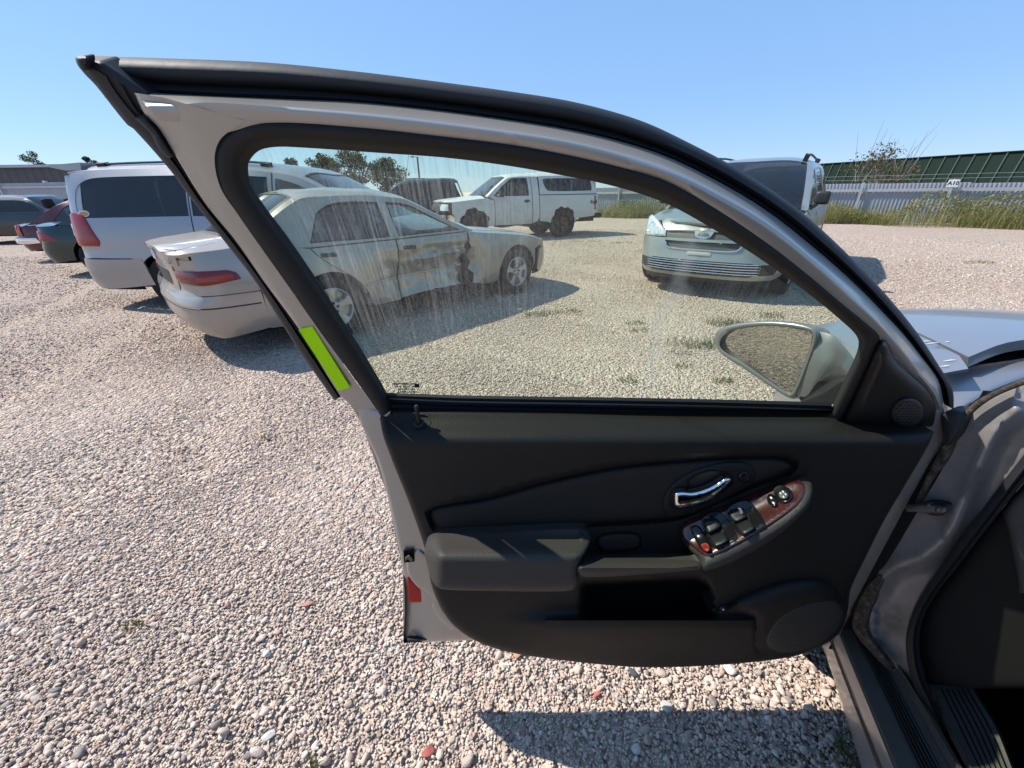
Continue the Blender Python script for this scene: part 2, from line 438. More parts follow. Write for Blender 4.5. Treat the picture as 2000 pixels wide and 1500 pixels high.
# ------------------------------------------------------------------ car bodies
M_tyre = solid('tyre_rubber', (.022, .021, .020), .82, spec=.25, bump=(60, .2, .004), vary=.3)
M_alloy = solid('alloy_wheel', (.46, .45, .43), .38, .6, vary=.15)
M_dark = solid('dark_underbody', (.012, .012, .012), .9, spec=.15)
M_blk = solid('black_trim', (.018, .018, .019), .5)
M_gasket = solid('window_gasket', (.012, .012, .012), .6)
M_lred = solid('red_lamp_lens', (.26, .006, .010), .14, coat=.25, vary=.2, vscale=20)
M_ldred = solid('dark_red_lamp_lens', (.15, .006, .010), .14, coat=.25, vary=.3, vscale=14)
M_lclear = solid('clear_lamp_lens', (.62, .64, .65), .1, .25, coat=.8, vary=.35, vscale=18)
M_lamber = solid('amber_lamp_lens', (.62, .16, .015), .15, coat=.6)
M_cloth_seat = solid('grey_seat_cloth', (.16, .155, .14), .9, spec=.2, vary=.2)
M_dkseat = solid('dark_seat_cloth', (.03, .03, .03), .9, spec=.2)
M_chr = solid('bright_trim', (.80, .80, .80), .12, 1.0, vary=.05)
M_plate = solid('plate_holder', (.35, .35, .33), .5)
G_tint = carglass('dark_car_glass', (.05, .055, .06), .05, .035)
G_clear = carglass('clear_car_glass', (.62, .72, .69), .12, .12)
G_green = carglass('greenish_car_glass', (.28, .35, .34), .06, .05)

class Car:
    def __init__(s, name, loc, yaw, label, cat, outl, side, front, rear, zt, ze, p=4.0, group=None, root=None):
        s.root = root or empty(name, loc, yaw, label, cat, group)
        o = catmull(outl, .02); s.p = p
        d = np.gradient(o, axis=0); L = np.concatenate([[0], np.cumsum(np.linalg.norm(np.diff(o, axis=0), axis=1))]); t = d / np.linalg.norm(d, axis=1)[:, None]
        s.s, s.px, s.py = L, o[:, 0], np.maximum(o[:, 1], 0); s.nx, s.ny = t[:, 1], -t[:, 0]      # outward: front to rear along +y side
        s.nx, s.ny = -s.nx * -1, s.ny
        s.L = L[-1]; s.mid = int(np.argmax(s.py))
        s.tab = {k: np.array(v, float) for k, v in (('s', side), ('f', front), ('r', rear))}
        s.ztab, s.zetab = catmull(zt, .03), catmull(ze, .03)
        s.dent = None; s.deep = None
    def zt(s, x): a = s.ztab[np.argsort(s.ztab[:, 0])]; return np.interp(x, a[:, 0], a[:, 1])
    def ze(s, x): a = s.zetab[np.argsort(s.zetab[:, 0])]; return np.interp(x, a[:, 0], a[:, 1])
    def prof(s, k, z): t = s.tab[k]; return np.interp(z, t[:, 0], t[:, 1])
    def S(s, q, z):
        px, py, nx, ny = (np.interp(q, s.s, a) for a in (s.px, s.py, s.nx, s.ny))
        n = np.hypot(nx, ny) + 1e-9; nx, ny = nx / n, ny / n
        wf, wr, w = np.maximum(nx, 0) ** 2, np.maximum(-nx, 0) ** 2, ny ** 2
        o = w * s.prof('s', z) + wf * s.prof('f', z) + wr * s.prof('r', z)
        if s.dent is not None: o = o + s.dent(px, z) * w
        return px + nx * o, np.maximum(py + ny * o, 0)
    def x2s(s, x): return np.interp(-np.asarray(x, float), -s.px, s.s)
    def y2s(s, y, end):
        y = np.abs(y); m = s.mid
        return np.interp(y, s.py[:m], s.s[:m]) if end == 'front' else np.interp(y, s.py[:m:-1], s.s[:m:-1])
    def Wy(s, x, z): return s.S(s.x2s(x), z)[1]
    def M(s, dom, uv, sg):
        u, v = uv[:, 0], uv[:, 1]
        if dom == 'top':
            zz = s.ze(u); ye = np.maximum(s.Wy(u, zz), 1e-3); r = np.minimum(np.abs(v) / ye, 1.0)
            return np.stack([u, v * sg, s.zt(u) - (s.zt(u) - zz) * r ** s.p], 1)
        if dom == 'topv':                                   # v runs -1..1 across the car
            zz = s.ze(u); ye = s.Wy(u, zz); r = np.abs(v)
            return np.stack([u, v * ye * sg, s.zt(u) - (s.zt(u) - zz) * np.minimum(r, 1) ** s.p], 1)
        if dom == 'side':
            x, y = s.S(s.x2s(u), v); return np.stack([u if False else x, y * sg, v], 1)
        if dom in ('front', 'rear'):
            x, y = s.S(s.y2s(u, dom), v); return np.stack([x, np.sign(u) * y * sg, v], 1)
        if dom == 's':
            x, y = s.S(np.abs(u), v); return np.stack([x, np.where(u < 0, -1, 1) * y * sg, v], 1)
    def panel(s, name, dom, ctrl, mat, parent=None, off=0.0, thick=.025, sp=.07, sg=-1, holes=(), step=None, bulge=0.0, rr=.05, label=None, both=False, ang=35, fn=None):
        if both:
            return [s.panel(name, dom, ctrl, mat, parent, off, thick, sp, g, holes, step, bulge, rr, label, False, ang, fn) for g in (-1, 1)]
        st = step or min(sp * .7, .05)
        loops = [outline(ctrl, st)] + [outline(h, st) for h in holes]
        v, f = tri_fill(loops, sp, [rr * .15, rr * .45] if bulge else [])
        P = s.M(dom, v, sg); e = 1e-3
        du = s.M(dom, v + (e, 0), sg) - s.M(dom, v - (e, 0), sg); dv = s.M(dom, v + (0, e), sg) - s.M(dom, v - (0, e), sg)
        N = np.cross(du, dv); N /= np.linalg.norm(N, axis=1)[:, None] + 1e-12
        C = np.array([np.mean(s.px), 0, .45]); flip = ((P - C) * N * np.array([1, 1, 1 if dom.startswith('top') else 0])).sum(1) < 0
        if dom.startswith('top'): flip = N[:, 2] < 0
        N[flip] *= -1
        h = np.full(len(v), float(off))
        if bulge:
            d = np.min([dist_to(v, l) for l in loops], 0); h = h + bulge * np.sqrt(np.clip(1 - (1 - np.clip(d / rr, 0, 1)) ** 2, 0, 1))
        if fn is not None: h = h + fn(v[:, 0], v[:, 1])
        P = P + N * h[:, None]; F = [tuple(t) for t in f]
        if thick:
            E = rim(f); ids = sorted({i for q in E for i in q}); mp = {i: len(P) + j for j, i in enumerate(ids)}
            P = np.vstack([P, P[ids] - N[ids] * thick]); F += [(a, mp[a], mp[b], b) for a, b in E]
        return mk(name, P, F, mat, parent or s.root, ang=ang, label=label)
    def strip(s, name, dom, path, w, mat, parent=None, off=.006, sg=-1, label=None, both=False, r=None):
        """a bar (round section) laid along a path on the body"""
        if both: return [s.strip(name, dom, path, w, mat, parent, off, g, label, False, r) for g in (-1, 1)]
        q = catmull(np.array(path, float), .05); P = s.M(dom, q, sg)
        n = np.gradient(P, axis=0); out = P - np.array([P[:, 0].mean() * 0 + np.mean(s.px), 0, .7]); out[:, 0] *= .2 if dom == 'side' else 1
        out /= np.linalg.norm(out, axis=1)[:, None]
        return MB().tube(P + out * off, w, 7).build(name, mat, parent or s.root, label=label)
    def arch(s, x, r, z=.33, n=16, z0=.18):
        a = np.linspace(math.pi * 1.12, -math.pi * .12, n); return [(x - r * math.cos(t) * -1, z + r * math.sin(t)) for t in a]
    def wheels(s, xs, rad, rim_r, yo, w=.205, style='five', sides=(-1, 1), cols=(None, None), zlow=0.0, nsp=5):
        out = []
        for x in xs:
            for g in sides:
                c = np.array([x, g * (yo - w / 2), rad - zlow]); ax = (0, g, 0)
                pr = [(rim_r * .98, w * .40), (rim_r * 1.03, w * .47), (rim_r * 1.10, w * .5), (rad * .90, w * .50), (rad * .965, w * .43), (rad, w * .30), (rad, -w * .30), (rad * .96, -w * .45), (rim_r, -w * .5)]
                t = MB().lathe(pr, c, ax, 40).build('wheel', cols[0] or M_tyre, s.root, ang=30)
                b = MB(); b.lathe([(rim_r * 1.0, w * .44), (rim_r * .95, w * .47), (rim_r * .91, w * .42), (rim_r * .88, w * .12), (rim_r * .5, w * .0), (.001, w * .0)], c, ax, 40)
                if style == 'steel':
                    b.lathe([(rim_r * .9, w * .30), (rim_r * .72, w * .36), (rim_r * .45, w * .30), (rim_r * .30, w * .42), (.001, w * .44)], c, ax, 32)
                else:
                    for k in range(nsp):
                        th = 2 * math.pi * (k + .25) / nsp
                        d = np.array([math.cos(th), 0, math.sin(th)]); n_ = np.array([-math.sin(th), 0, math.cos(th)]); Y = np.array(ax, float)
                        prof = [(.16, .15), (.45, .145), (.72, .19), (.94, .34)] if style == 'five' else [(.16, .10), (.5, .075), (.94, .10)]
                        V = []; F = []
                        for j, (rr, hw) in enumerate(prof):
                            m = c + d * rim_r * rr; top = w * (.44 - .10 * (1 - rr) + .02); 
                            V += [m - n_ * rim_r * hw + Y * (top - .05), m - n_ * rim_r * hw * .82 + Y * top, m + n_ * rim_r * hw * .82 + Y * top, m + n_ * rim_r * hw + Y * (top - .05)]
                            if j: F += [(4 * j - 4 + i, 4 * j - 3 + i, 4 * j + 1 + i, 4 * j + i) for i in range(3)]
                        b.add(V, F)
                    b.lathe([(rim_r * .34, w * .28), (rim_r * .30, w * .37), (rim_r * .16, w * .38), (rim_r * .15, w * .34), (.001, w * .34)], c, ax, 20)
                b.build('rim', cols[1] or M_alloy, t, ang=30)
                if style != 'steel':
                    nb = MB()
                    for k in range(5):
                        th = 2 * math.pi * k / 5 + .3; nb.lathe([(.017, w * .38), (.014, w * .40), (.001, w * .39)], c + np.array([math.cos(th), 0, math.sin(th)]) * rim_r * .24, ax, 8)
                    nb.build('wheel_nuts', M_dark, t, kind='stuff')
                out.append(t)
        return out
    def wells(s, xs, r, yo, rad):
        for x in xs:
            for g in (-1, 1):
                m = MB(); a = np.linspace(-.1, math.pi + .1, 15); V = []
                for y in (yo - .015, yo - .34): V += [(x + (r + .015) * math.cos(t), g * y, rad + (r + .015) * math.sin(t)) for t in a]
                m.add(V, [(i, i + 1, i + 16, i + 15) for i in range(14)]); m.add([(x + (r + .015) * math.cos(t), g * (yo - .34), rad + (r + .015) * math.sin(t)) for t in a], [tuple(range(15))])
                m.build('wheel_arch_liner', M_dark, s.root)
    def inner(s, x0, x1, zb, zt_, off=-.035, wheel_x=(), r=.38):
        """dark structure behind the panels, with the floor"""
        xs = np.linspace(x0, x1, 40); z = np.linspace(zb, zt_, 6)
        for g in (-1, 1):
            V = []; F = []
            for x in xs:
                zz = np.minimum(z, float(s.ze(x)) - .05); o2 = off - (s.deep(x, zz) if s.deep is not None and g < 0 else 0)
                y = s.Wy(np.full(6, x), zz) + o2
                V += [(x, g * a, b) for a, b in zip(y, zz)]
            keep = lambda x, zz: all(math.hypot(x - w, zz - .33) > r + .05 for w in wheel_x)
            for i in range(39):
                for j in range(5):
                    if keep((xs[i] + xs[i + 1]) / 2, (z[j] + z[j + 1]) / 2): F.append((i * 6 + j, i * 6 + 6 + j, i * 6 + 7 + j, i * 6 + j + 1))
            mk('inner_structure', V, F, M_dark, s.root)
        y = s.Wy(xs, np.full(40, zb)) + off
        V = [(x, a * g, zb) for g in (-1, 1) for x, a in zip(xs, y * .82)]
        mk('underbody', V, [(i, i + 1, i + 41, i + 40) for i in range(39)], M_dark, s.root)
    def seat(s, x, y, zs, mat, head=True, wd=.5, tall=.62, name='seat'):
        def pillow(c, d, tilt=0.0):
            bm = bmesh.new(); bmesh.ops.create_cube(bm, size=1); bmesh.ops.bevel(bm, geom=bm.edges[:] , offset=.22, segments=3, profile=.6, affect='EDGES')
            V = [np.array(v.co) * d for v in bm.verts]; F = [[v.index for v in f.verts] for f in bm.faces]; bm.free()
            c_, s_ = math.cos(tilt), math.sin(tilt); return [(c[0] + p[0] * c_ - p[2] * s_, c[1] + p[1], c[2] + p[0] * s_ + p[2] * c_) for p in V], F
        m = MB(); m.add(*pillow((x - .05, y, zs + tall / 2), (.16, wd, tall), .22)); m.add(*pillow((x + .22, y, zs), (.55, wd, .18), .05)); o = m.build(name, mat, s.root, ang=60)
        if head:
            h = MB(); h.add(*pillow((x - .15, y, zs + tall + .12), (.10, wd * .52, .19), .15)); h.tube([(x - .13, y - .06, zs + tall - .05), (x - .14, y - .06, zs + tall + .08)], .007, 6); h.tube([(x - .13, y + .06, zs + tall - .05), (x - .14, y + .06, zs + tall + .08)], .007, 6); h.build('headrest', mat, o, ang=60)
        return o
    def wheel_steer(s, c, r=.19, mat=None):
        ax = np.array([-.9, 0, .42]); ax /= np.linalg.norm(ax); a = np.array([0, 1.0, 0]); b = np.cross(ax, a)
        m = MB(); m.tube([np.array(c) + r * (a * math.cos(t) + b * math.sin(t)) for t in np.linspace(0, 2 * math.pi, 29)], .016, 6, False)
        for t in (0, math.pi, -math.pi / 2): m.tube([c, np.array(c) + r * (a * math.cos(t) + b * math.sin(t))], .018, 6)
        return m.build('steering_wheel', mat or M_blk, s.root)

def tri(x): return np.maximum(0, 1 - np.abs(x))
def ccw_line(*P): return [tuple(p) for p in P]
# ---- tan-silver saloon with the crushed right side
def scraped():
    k = NM('scraped_tan_paint'); a = k.ramp(k.noise(3.0, 6, .7, k.coord((1, 1, 3.5))), [(.46, (0, 0, 0)), (.60, (1, 1, 1))]); b = k.ramp(k.noise(16, 5, .75, k.coord((.5, 1, 3))), [(.52, (0, 0, 0)), (.62, (1, 1, 1))])
    c = k.mix(a, (.36, .33, .285), (.33, .295, .245)); c = k.mix(k.math('MULTIPLY', b, .25), c, (.10, .09, .08))
    k.set(**{'Base Color': c, 'Metallic': .35, 'Roughness': .34, 'Coat Weight': .3, 'Normal': k.bump(k.noise(14, 4, .6, k.coord((.5, 1, 2))), .12, .012)}); return k.m
M_scr = scraped()
M_tan = paint('tan_silver_paint', (.36, .325, .28), .42, .30, .28, (.29, .25, .205), low=.6)
def build_tan():
    c = Car('damaged_sedan', (-2.38, 4.60, 0), R(45.6), 'tan silver sedan with crushed right side and scraped doors, beyond the door glass', 'car',
        outl=[(3.62, 0), (3.60, .30), (3.50, .60), (3.34, .78), (3.05, .855), (2.5, .88), (1.5, .892), (.5, .892), (-.3, .885), (-.75, .86), (-1.02, .78), (-1.13, .58), (-1.17, .30), (-1.18, 0)],
        side=[(.17, -.09), (.24, -.055), (.32, -.02), (.45, -.002), (.56, .0), (.70, -.004), (.82, -.022), (.90, -.045), (.95, -.07), (1.05, -.125), (1.2, -.21), (1.3, -.275), (1.36, -.33)],
        front=[(.17, -.16), (.25, -.06), (.38, .0), (.5, .0), (.56, -.02), (.62, -.06), (.70, -.13), (.75, -.22), (.9, -.5)],
        rear=[(.2, -.14), (.28, -.06), (.38, -.01), (.5, .0), (.565, -.005), (.60, -.055), (.66, -.06), (.8, -.055), (.93, -.03), (.97, -.035), (1.2, -.2)],
        zt=[(3.6, .70), (3.3, .77), (2.9, .85), (2.4, .915), (1.93, .955), (1.85, .965), (1.5, 1.165), (1.15, 1.34), (1.0, 1.38), (.6, 1.412), (.2, 1.405), (-.05, 1.375), (-.3, 1.25), (-.62, 1.055), (-.75, 1.03), (-1.0, 1.005), (-1.16, .985)],
        ze=[(3.6, .63), (3.3, .70), (2.9, .785), (2.4, .85), (1.93, .90), (1.8, .93), (1.5, 1.09), (1.15, 1.27), (.95, 1.315), (.6, 1.34), (.2, 1.335), (-.05, 1.30), (-.3, 1.18), (-.62, .985), (-.75, .96), (-1.0, .945), (-1.16, .925)])
    def dent(x, z):
        g = lambda cx, cz, sx, sz: np.exp(-((x - cx) / sx) ** 2 - ((z - cz) / sz) ** 2)
        m = ss(x, .35, .95) * ss(x, 2.12, 1.75) * np.clip((.90 - z) / .10, 0, 1)          # the struck part of the side
        a = -.15 * tri((z - .53 - .05 * (x - 1.3)) / .30) * m                              # one deep horizontal fold
        a = a + .055 * tri((z - .685 - .07 * (x - 1.2)) / .055) * m * ss(x, .7, 1.2)        # sharp ridge standing out above it
        a = a - .05 * tri((z - .76 + .10 * (x - 1.5)) / .06) * m * ss(x, 1.0, 1.4)
        w = (x * .9 + z * .75 + .16 * np.sin(5 * z + 3 * x) + .07 * np.sin(11 * x - 6 * z)) / .31; a = a + .022 * (np.abs(w - np.round(w)) * 2 - .5) * m * ss(z, .86, .70)
        w = (z * 1.3 - x * .45 + .06 * np.sin(9 * x)) / .15; a = a + .012 * (np.abs(w - np.round(w)) * 2 - .5) * m * g(1.55, .55, .45, .22)
        a = a - .09 * g(1.72, .44, .16, .16) - .05 * g(1.05, .36, .30, .10) - .035 * tri((x - .62) / .16) * tri((z - .60) / .26)
        return a
    M = M_tan; rt = c.root; Mg = [M]
    AF, AR = 2.67, 0.0
    af = [(AF + .375 * math.cos(t), .315 + .375 * math.sin(t)) for t in np.linspace(R(-18), R(200), 20)]
    ar = [(AR + .365 * math.cos(t), .315 + .365 * math.sin(t)) for t in np.linspace(R(-18), R(200), 20)]
    for sg in (-1, 1):
        c.dent = dent if sg < 0 else None
        g = dict(sg=sg)
        sp = .045 if sg < 0 else .09
        top = lambda xs: [(x, float(c.ze(x))) for x in xs]
        # front wing, doors, rear wing
        fw = [(3.05, .52)] + [(3.05, .60), (3.22, .66, 1), (3.30, .705)] + top([3.1, 2.8, 2.5, 2.2, 1.96]) + [(1.80, .925), (1.815, .80), (1.86, .72), (1.82, .63), (1.885, .55), (1.84, .46), (1.90, .40), (1.85, .29), (2.02, .25), (2.24, .235)] + [(x, z) for x, z in af[::-1] if x < AF + .36 and z > .23] + [(3.04, .30)]
        c.panel('front_fender', 'side', fw, M, sp=sp, label='front fender torn away from the crushed door' if sg < 0 else None, **g)
        fd = [(1.785, .915), (1.785, .285), (.80, .265), (.80, .905)]
        if sg < 0: fd = [(1.785, .915), (1.775, .80), (1.745, .74), (1.765, .68), (1.70, .61), (1.725, .55), (1.665, .49), (1.705, .42), (1.64, .36), (1.67, .30), (1.30, .305), (.80, .275), (.815, .50), (.80, .905)]
        rd = [(.785, .905), (.785, .265), (.46, .262), (.40, .30), (.385, .40, 1), (.33, .50, 1), (.24, .60, 1), (.10, .70, 1), (-.02, .80, 1), (-.10, .90)]
        c.panel('front_door', 'side', fd, M_scr if sg < 0 else M, sp=.021 if sg < 0 else .09, label='crushed and scraped front door' if sg < 0 else None, **g)
        c.panel('rear_door', 'side', rd, M, sp=.026 if sg < 0 else .09, label='rear door creased at its front edge' if sg < 0 else None, **g)
        rw = [(-.115, .90), (-.03, .80, 1), (.09, .70, 1), (.23, .595, 1), (.32, .50, 1), (.362, .42)] + [(x, z) for x, z in ar if z > .32 and x < .36][0:] + [(-.40, .235), (-.60, .25), (-.60, .60), (-.66, .69), (-1.02, .70), (-1.03, .93)] + top([-1.0, -.85, -.75])+[(-.64, .955), (-.3, .935)]
        c.panel('rear_fender', 'side', rw, M, sp=sp, **g)
        # cabin side: pillars and rail with two window holes
        cab = [(1.86, .935), (1.5, float(c.ze(1.5)))] + top([1.3, 1.15, 1.0, .8, .6, .4, .2, .05, -.05, -.18, -.3, -.45, -.6]) + [(-.70, .97), (-.64, .945), (-.1, .912), (.8, .917), (1.785, .925)]
        w1 = [(1.70, .945), (1.40, 1.09, 1), (1.15, 1.225, 1), (1.02, 1.262), (.84, 1.275), (.84, .935)]
        w2 = [(.75, .935), (.75, 1.278), (.45, 1.287, 1), (.22, 1.265, 1), (.07, 1.195), (-.09, .945)]
        c.panel('cabin_side', 'side', cab, M, holes=[w1, w2], sp=.06, **g)
        for wn, wl in (('front_side_window', w1), ('rear_side_window', w2)):
            cx, cz = np.mean([q[:2] for q in wl], 0); big = [(cx + (q[0] - cx) * 1.03, cz + (q[1] - cz) * 1.05) + tuple(q[2:]) for q in wl]; sm = [(cx + (q[0] - cx) * .94, cz + (q[1] - cz) * .90) + tuple(q[2:]) for q in wl]
            if not (sg < 0 and wn == 'front_side_window'):
                c.panel(wn, 'side', big, G_clear, off=-.022, thick=0, sp=.15, **g)
            c.panel('window_surround', 'side', big, M_gasket, holes=[sm], off=-.012, thick=.012, sp=.1, **g)
        c.panel('door_handle', 'side', [(1.02, .80), (1.02, .835), (.86, .838), (.86, .80)], M_blk, off=.004, bulge=.018, rr=.02, sp=.03, thick=.02, **g)
        c.panel('door_handle', 'side', [(.12, .81), (.12, .845), (-.03, .85), (-.03, .815)], M_blk, off=.004, bulge=.018, rr=.02, sp=.03, thick=.02, **g)
        c.strip('rub_strip', 'side', [(1.77, .52), (1.2, .515), (.81, .51)], .014, M, off=.004, **g); c.strip('rub_strip', 'side', [(.77, .51), (.5, .508), (.36, .50)], .014, M, off=.004, **g)
        c.dent = None
        # lamps and bumpers
        c.panel('lamp_amber_band', 's', [(c.L - .80, .715), (c.L - .80, .755), (c.L - 1.06, .765), (c.L - 1.08, .72)], solid('orange_lens', (.30, .03, .008), .15, coat=.2), off=.0155, bulge=.001, rr=.02, sp=.05, thick=.004, sg=sg)
        c.panel('tail_lamp', 's', [(c.L - .46, .695), (c.L - .47, .79), (c.L - .80, .805, 1), (c.L - 1.04, .80), (c.L - 1.10, .775, 1), (c.L - 1.125, .72), (c.L - .85, .69, 1)], M_ldred, off=.004, bulge=.01, rr=.03, sp=.05, sg=sg)
        c.panel('lamp_surround', 's', [(c.L - .40, .59), (c.L - .40, .88), (c.L - .9, .89), (c.L - 1.24, .88), (c.L - 1.24, .605), (c.L - .85, .605)], M, off=-.008, sg=sg, sp=.06)
        c.panel('headlamp', 's', [(.36, .565), (.36, .675), (.60, .685, 1), (.85, .715, 1), (1.0, .735), (.98, .62), (.80, .565, 1)], M_lclear, off=-.004, bulge=.012, rr=.03, sp=.05, sg=sg)
        c.panel('indicator', 's', [(.885, .585), (.90, .70), (.985, .722), (.972, .625)], M_lamber, off=.004, bulge=.006, rr=.02, sp=.04, sg=sg)
        hb = [(0, .22), (0, .545), (.60, .545), (.98, .60), (1.03, .60), (1.06, .53), (1.06, .30), (.9, .22)]
        c.panel('front_bumper', 's', hb, M, sg=sg, sp=.06)
        rb = [(c.L, .22), (c.L, .585), (c.L - .45, .585), (c.L - .85, .60), (c.L - 1.24, .60), (c.L - 1.26, .26), (c.L - .9, .22)]
        c.panel('rear_bumper', 's', rb, M, sg=sg, sp=.05)
    c.strip('bumper_groove', 's', [(c.L - 1.22, .50), (c.L - .6, .50), (c.L - .02, .50)], .006, M_gasket, off=-.001, both=True)
    # top panels
    c.panel('bonnet', 'top', [(3.47, -.40), (3.40, -.60, 1), (2.6, -.70, 1), (1.99, -.72), (1.97, 0, 1), (1.99, .72), (2.6, .70, 1), (3.40, .60, 1), (3.47, .40), (3.50, 0, 1)], M, sg=1, sp=.09)
    for g in (-1, 1): c.panel('fender_top', 'topv', [(3.30, .80), (2.6, .87), (1.98, .87), (1.88, .97), (1.88, 1.0), (2.5, 1.0), (3.0, 1.0), (3.3, 1.0)], M, sg=g, sp=.06)
    c.panel('grille', 'front', [(-.40, .56), (.40, .56), (.42, .66), (-.42, .66)], M_blk, sg=1, off=-.01, sp=.08)
    roof_n = [(1.14, -1), (.6, -1), (.1, -1), (-.08, -1), (-.06, -.6), (-.04, 0), (-.06, .6), (-.08, 1), (.1, 1), (.6, 1), (1.14, 1), (1.17, .6), (1.18, 0), (1.17, -.6)]
    c.panel('roof', 'topv', roof_n, M, sg=1, sp=.07, off=.0, fn=lambda x, v: .010 * np.sin(9 * x + 5 * v) * np.sin(11 * v - 2 * x) * (v < 0.2))
    c.panel('windscreen', 'topv', [(1.86, -.92), (1.52, -.9), (1.17, -.9), (1.175, 0), (1.17, .9), (1.52, .9), (1.86, .92), (1.90, 0)], G_clear, sg=1, sp=.12, off=-.008, thick=0)
    for g in (-1, 1): c.panel('windscreen_pillar', 'topv', [(1.90, .90), (1.52, .88), (1.15, .88), (1.15, 1.0), (1.5, 1.0), (1.86, 1.0)], M, sg=g, sp=.06)
    c.panel('cowl', 'topv', [(1.98, -.9), (1.88, -.95), (1.88, .95), (1.98, .9)], M_blk, sg=1, off=-.006)
    bl = [(-.07, -.86), (-.06, 0, 1), (-.07, .86), (-.30, .88, 1), (-.58, .86, 1), (-.66, .70, 1), (-.67, 0, 1), (-.66, -.70, 1), (-.58, -.86, 1), (-.30, -.88, 1)]
    c.panel('rear_window', 'topv', bl, G_clear, sg=1, sp=.12, off=-.006, thick=0)
    c.panel('rear_window_seal', 'topv', [(x * 1.0 + (.012 if x > -.2 else -.014), y * 1.035) + tuple(q) for x, y, *q in bl], M_gasket, holes=[[(x * .93 - .02, y * .93) + tuple(q) for x, y, *q in bl]], sg=1, off=-.002, thick=.01, sp=.08)
    for g in (-1, 1): c.panel('rear_pillar', 'topv', [(-.05, .87), (-.30, .90), (-.60, .88), (-.70, .74), (-.78, .74), (-.78, 1.0), (-.60, 1.0), (-.3, 1.0), (-.05, 1.0)], M, sg=g, sp=.05)
    c.panel('boot_lid', 'topv', [(-.70, -.76), (-1.0, -.84), (-1.15, -.9), (-1.17, 0), (-1.15, .9), (-1.0, .84), (-.70, .76), (-.69, 0)], M, sg=1, sp=.07)
    for g in (-1, 1): c.panel('rear_fender_top', 'topv', [(-.72, .77), (-1.0, .85), (-1.13, .92), (-1.13, 1.0), (-1.0, 1.0), (-.72, 1.0)], M, sg=g, sp=.05)
    c.panel('boot_rear', 'rear', [(-.60, .84), (-.44, .825), (-.42, .62), (.42, .62), (.44, .825), (.60, .84), (.64, .97), (-.64, .97)], M, sg=1, sp=.06)
    c.panel('number_plate_recess', 'rear', [(-.26, .65), (.26, .65), (.26, .78), (-.26, .78)], M_blk, off=.002, thick=.004, sp=.1, sg=1)
    c.panel('rear_panel', 'rear', [(-.74, .56), (.74, .56), (.74, .93), (-.74, .93)], M, sg=1, off=-.016, thick=.01, sp=.08)
    for g in (-1, 1): c.panel('rear_panel', 's', [(c.L - .30, .56), (c.L - .30, .90), (c.L - .62, .90), (c.L - .62, .56)], M, sg=g, off=-.012, thick=.01, sp=.06)
    def on_rear(y, z, off): P = c.M('rear', np.array([[y, z], [y + .01, z]]), 1); n = np.array([-1.0, 0, 0]); return P[0] + n * off
    text('model_name', 'CAMRY', .055, frame3(on_rear(-.43, .868, .006), (.12, -1, 0), (0, 0, 1)), M_chr, rt, .002)
    mb = MB(); P0 = on_rear(0, .895, .006)
    for rx, rz, oz in ((.062, .042, 0), (.022, .040, 0), (.045, .018, .018)): mb.tube([P0 + np.array([0, rx * math.cos(t), oz + rz * math.sin(t)]) for t in np.linspace(0, 6.283, 25)], .005, 5, False)
    mb.build('badge', M_chr, rt)
    c.wheels((AF, AR), .318, .205, .865, style='five'); c.wells((AF, AR), .375, .86, .315)
    c.deep = lambda x, z: .30 * np.exp(-((x - 1.25) / 1.0) ** 4)
    c.inner(-.86, 3.3, .22, .88, wheel_x=(AF, AR))
    for y in (-.38, .38): c.seat(.72, y, .52, M_dkseat); c.seat(-.22, y, .52, M_cloth_seat, tall=.50)
    MB().box((1.62, 0, .84), (.5, 1.35, .2)).build('dashboard', M_dkseat, rt); c.wheel_steer((1.28, .38, .86))
    MB().box((-.62, 0, .92), (.4, 1.25, .03)).build('parcel_shelf', M_cloth_seat, rt)
    return c
CAMRY = build_tan()
def tops(c, xs): return [(x, float(c.ze(x))) for x in xs]
def archpts(x, z, r, lo, a0=-18, a1=198, n=18): return [(x + r * math.cos(t), z + r * math.sin(t)) for t in np.linspace(R(a0), R(a1), n) if z + r * math.sin(t) > lo]

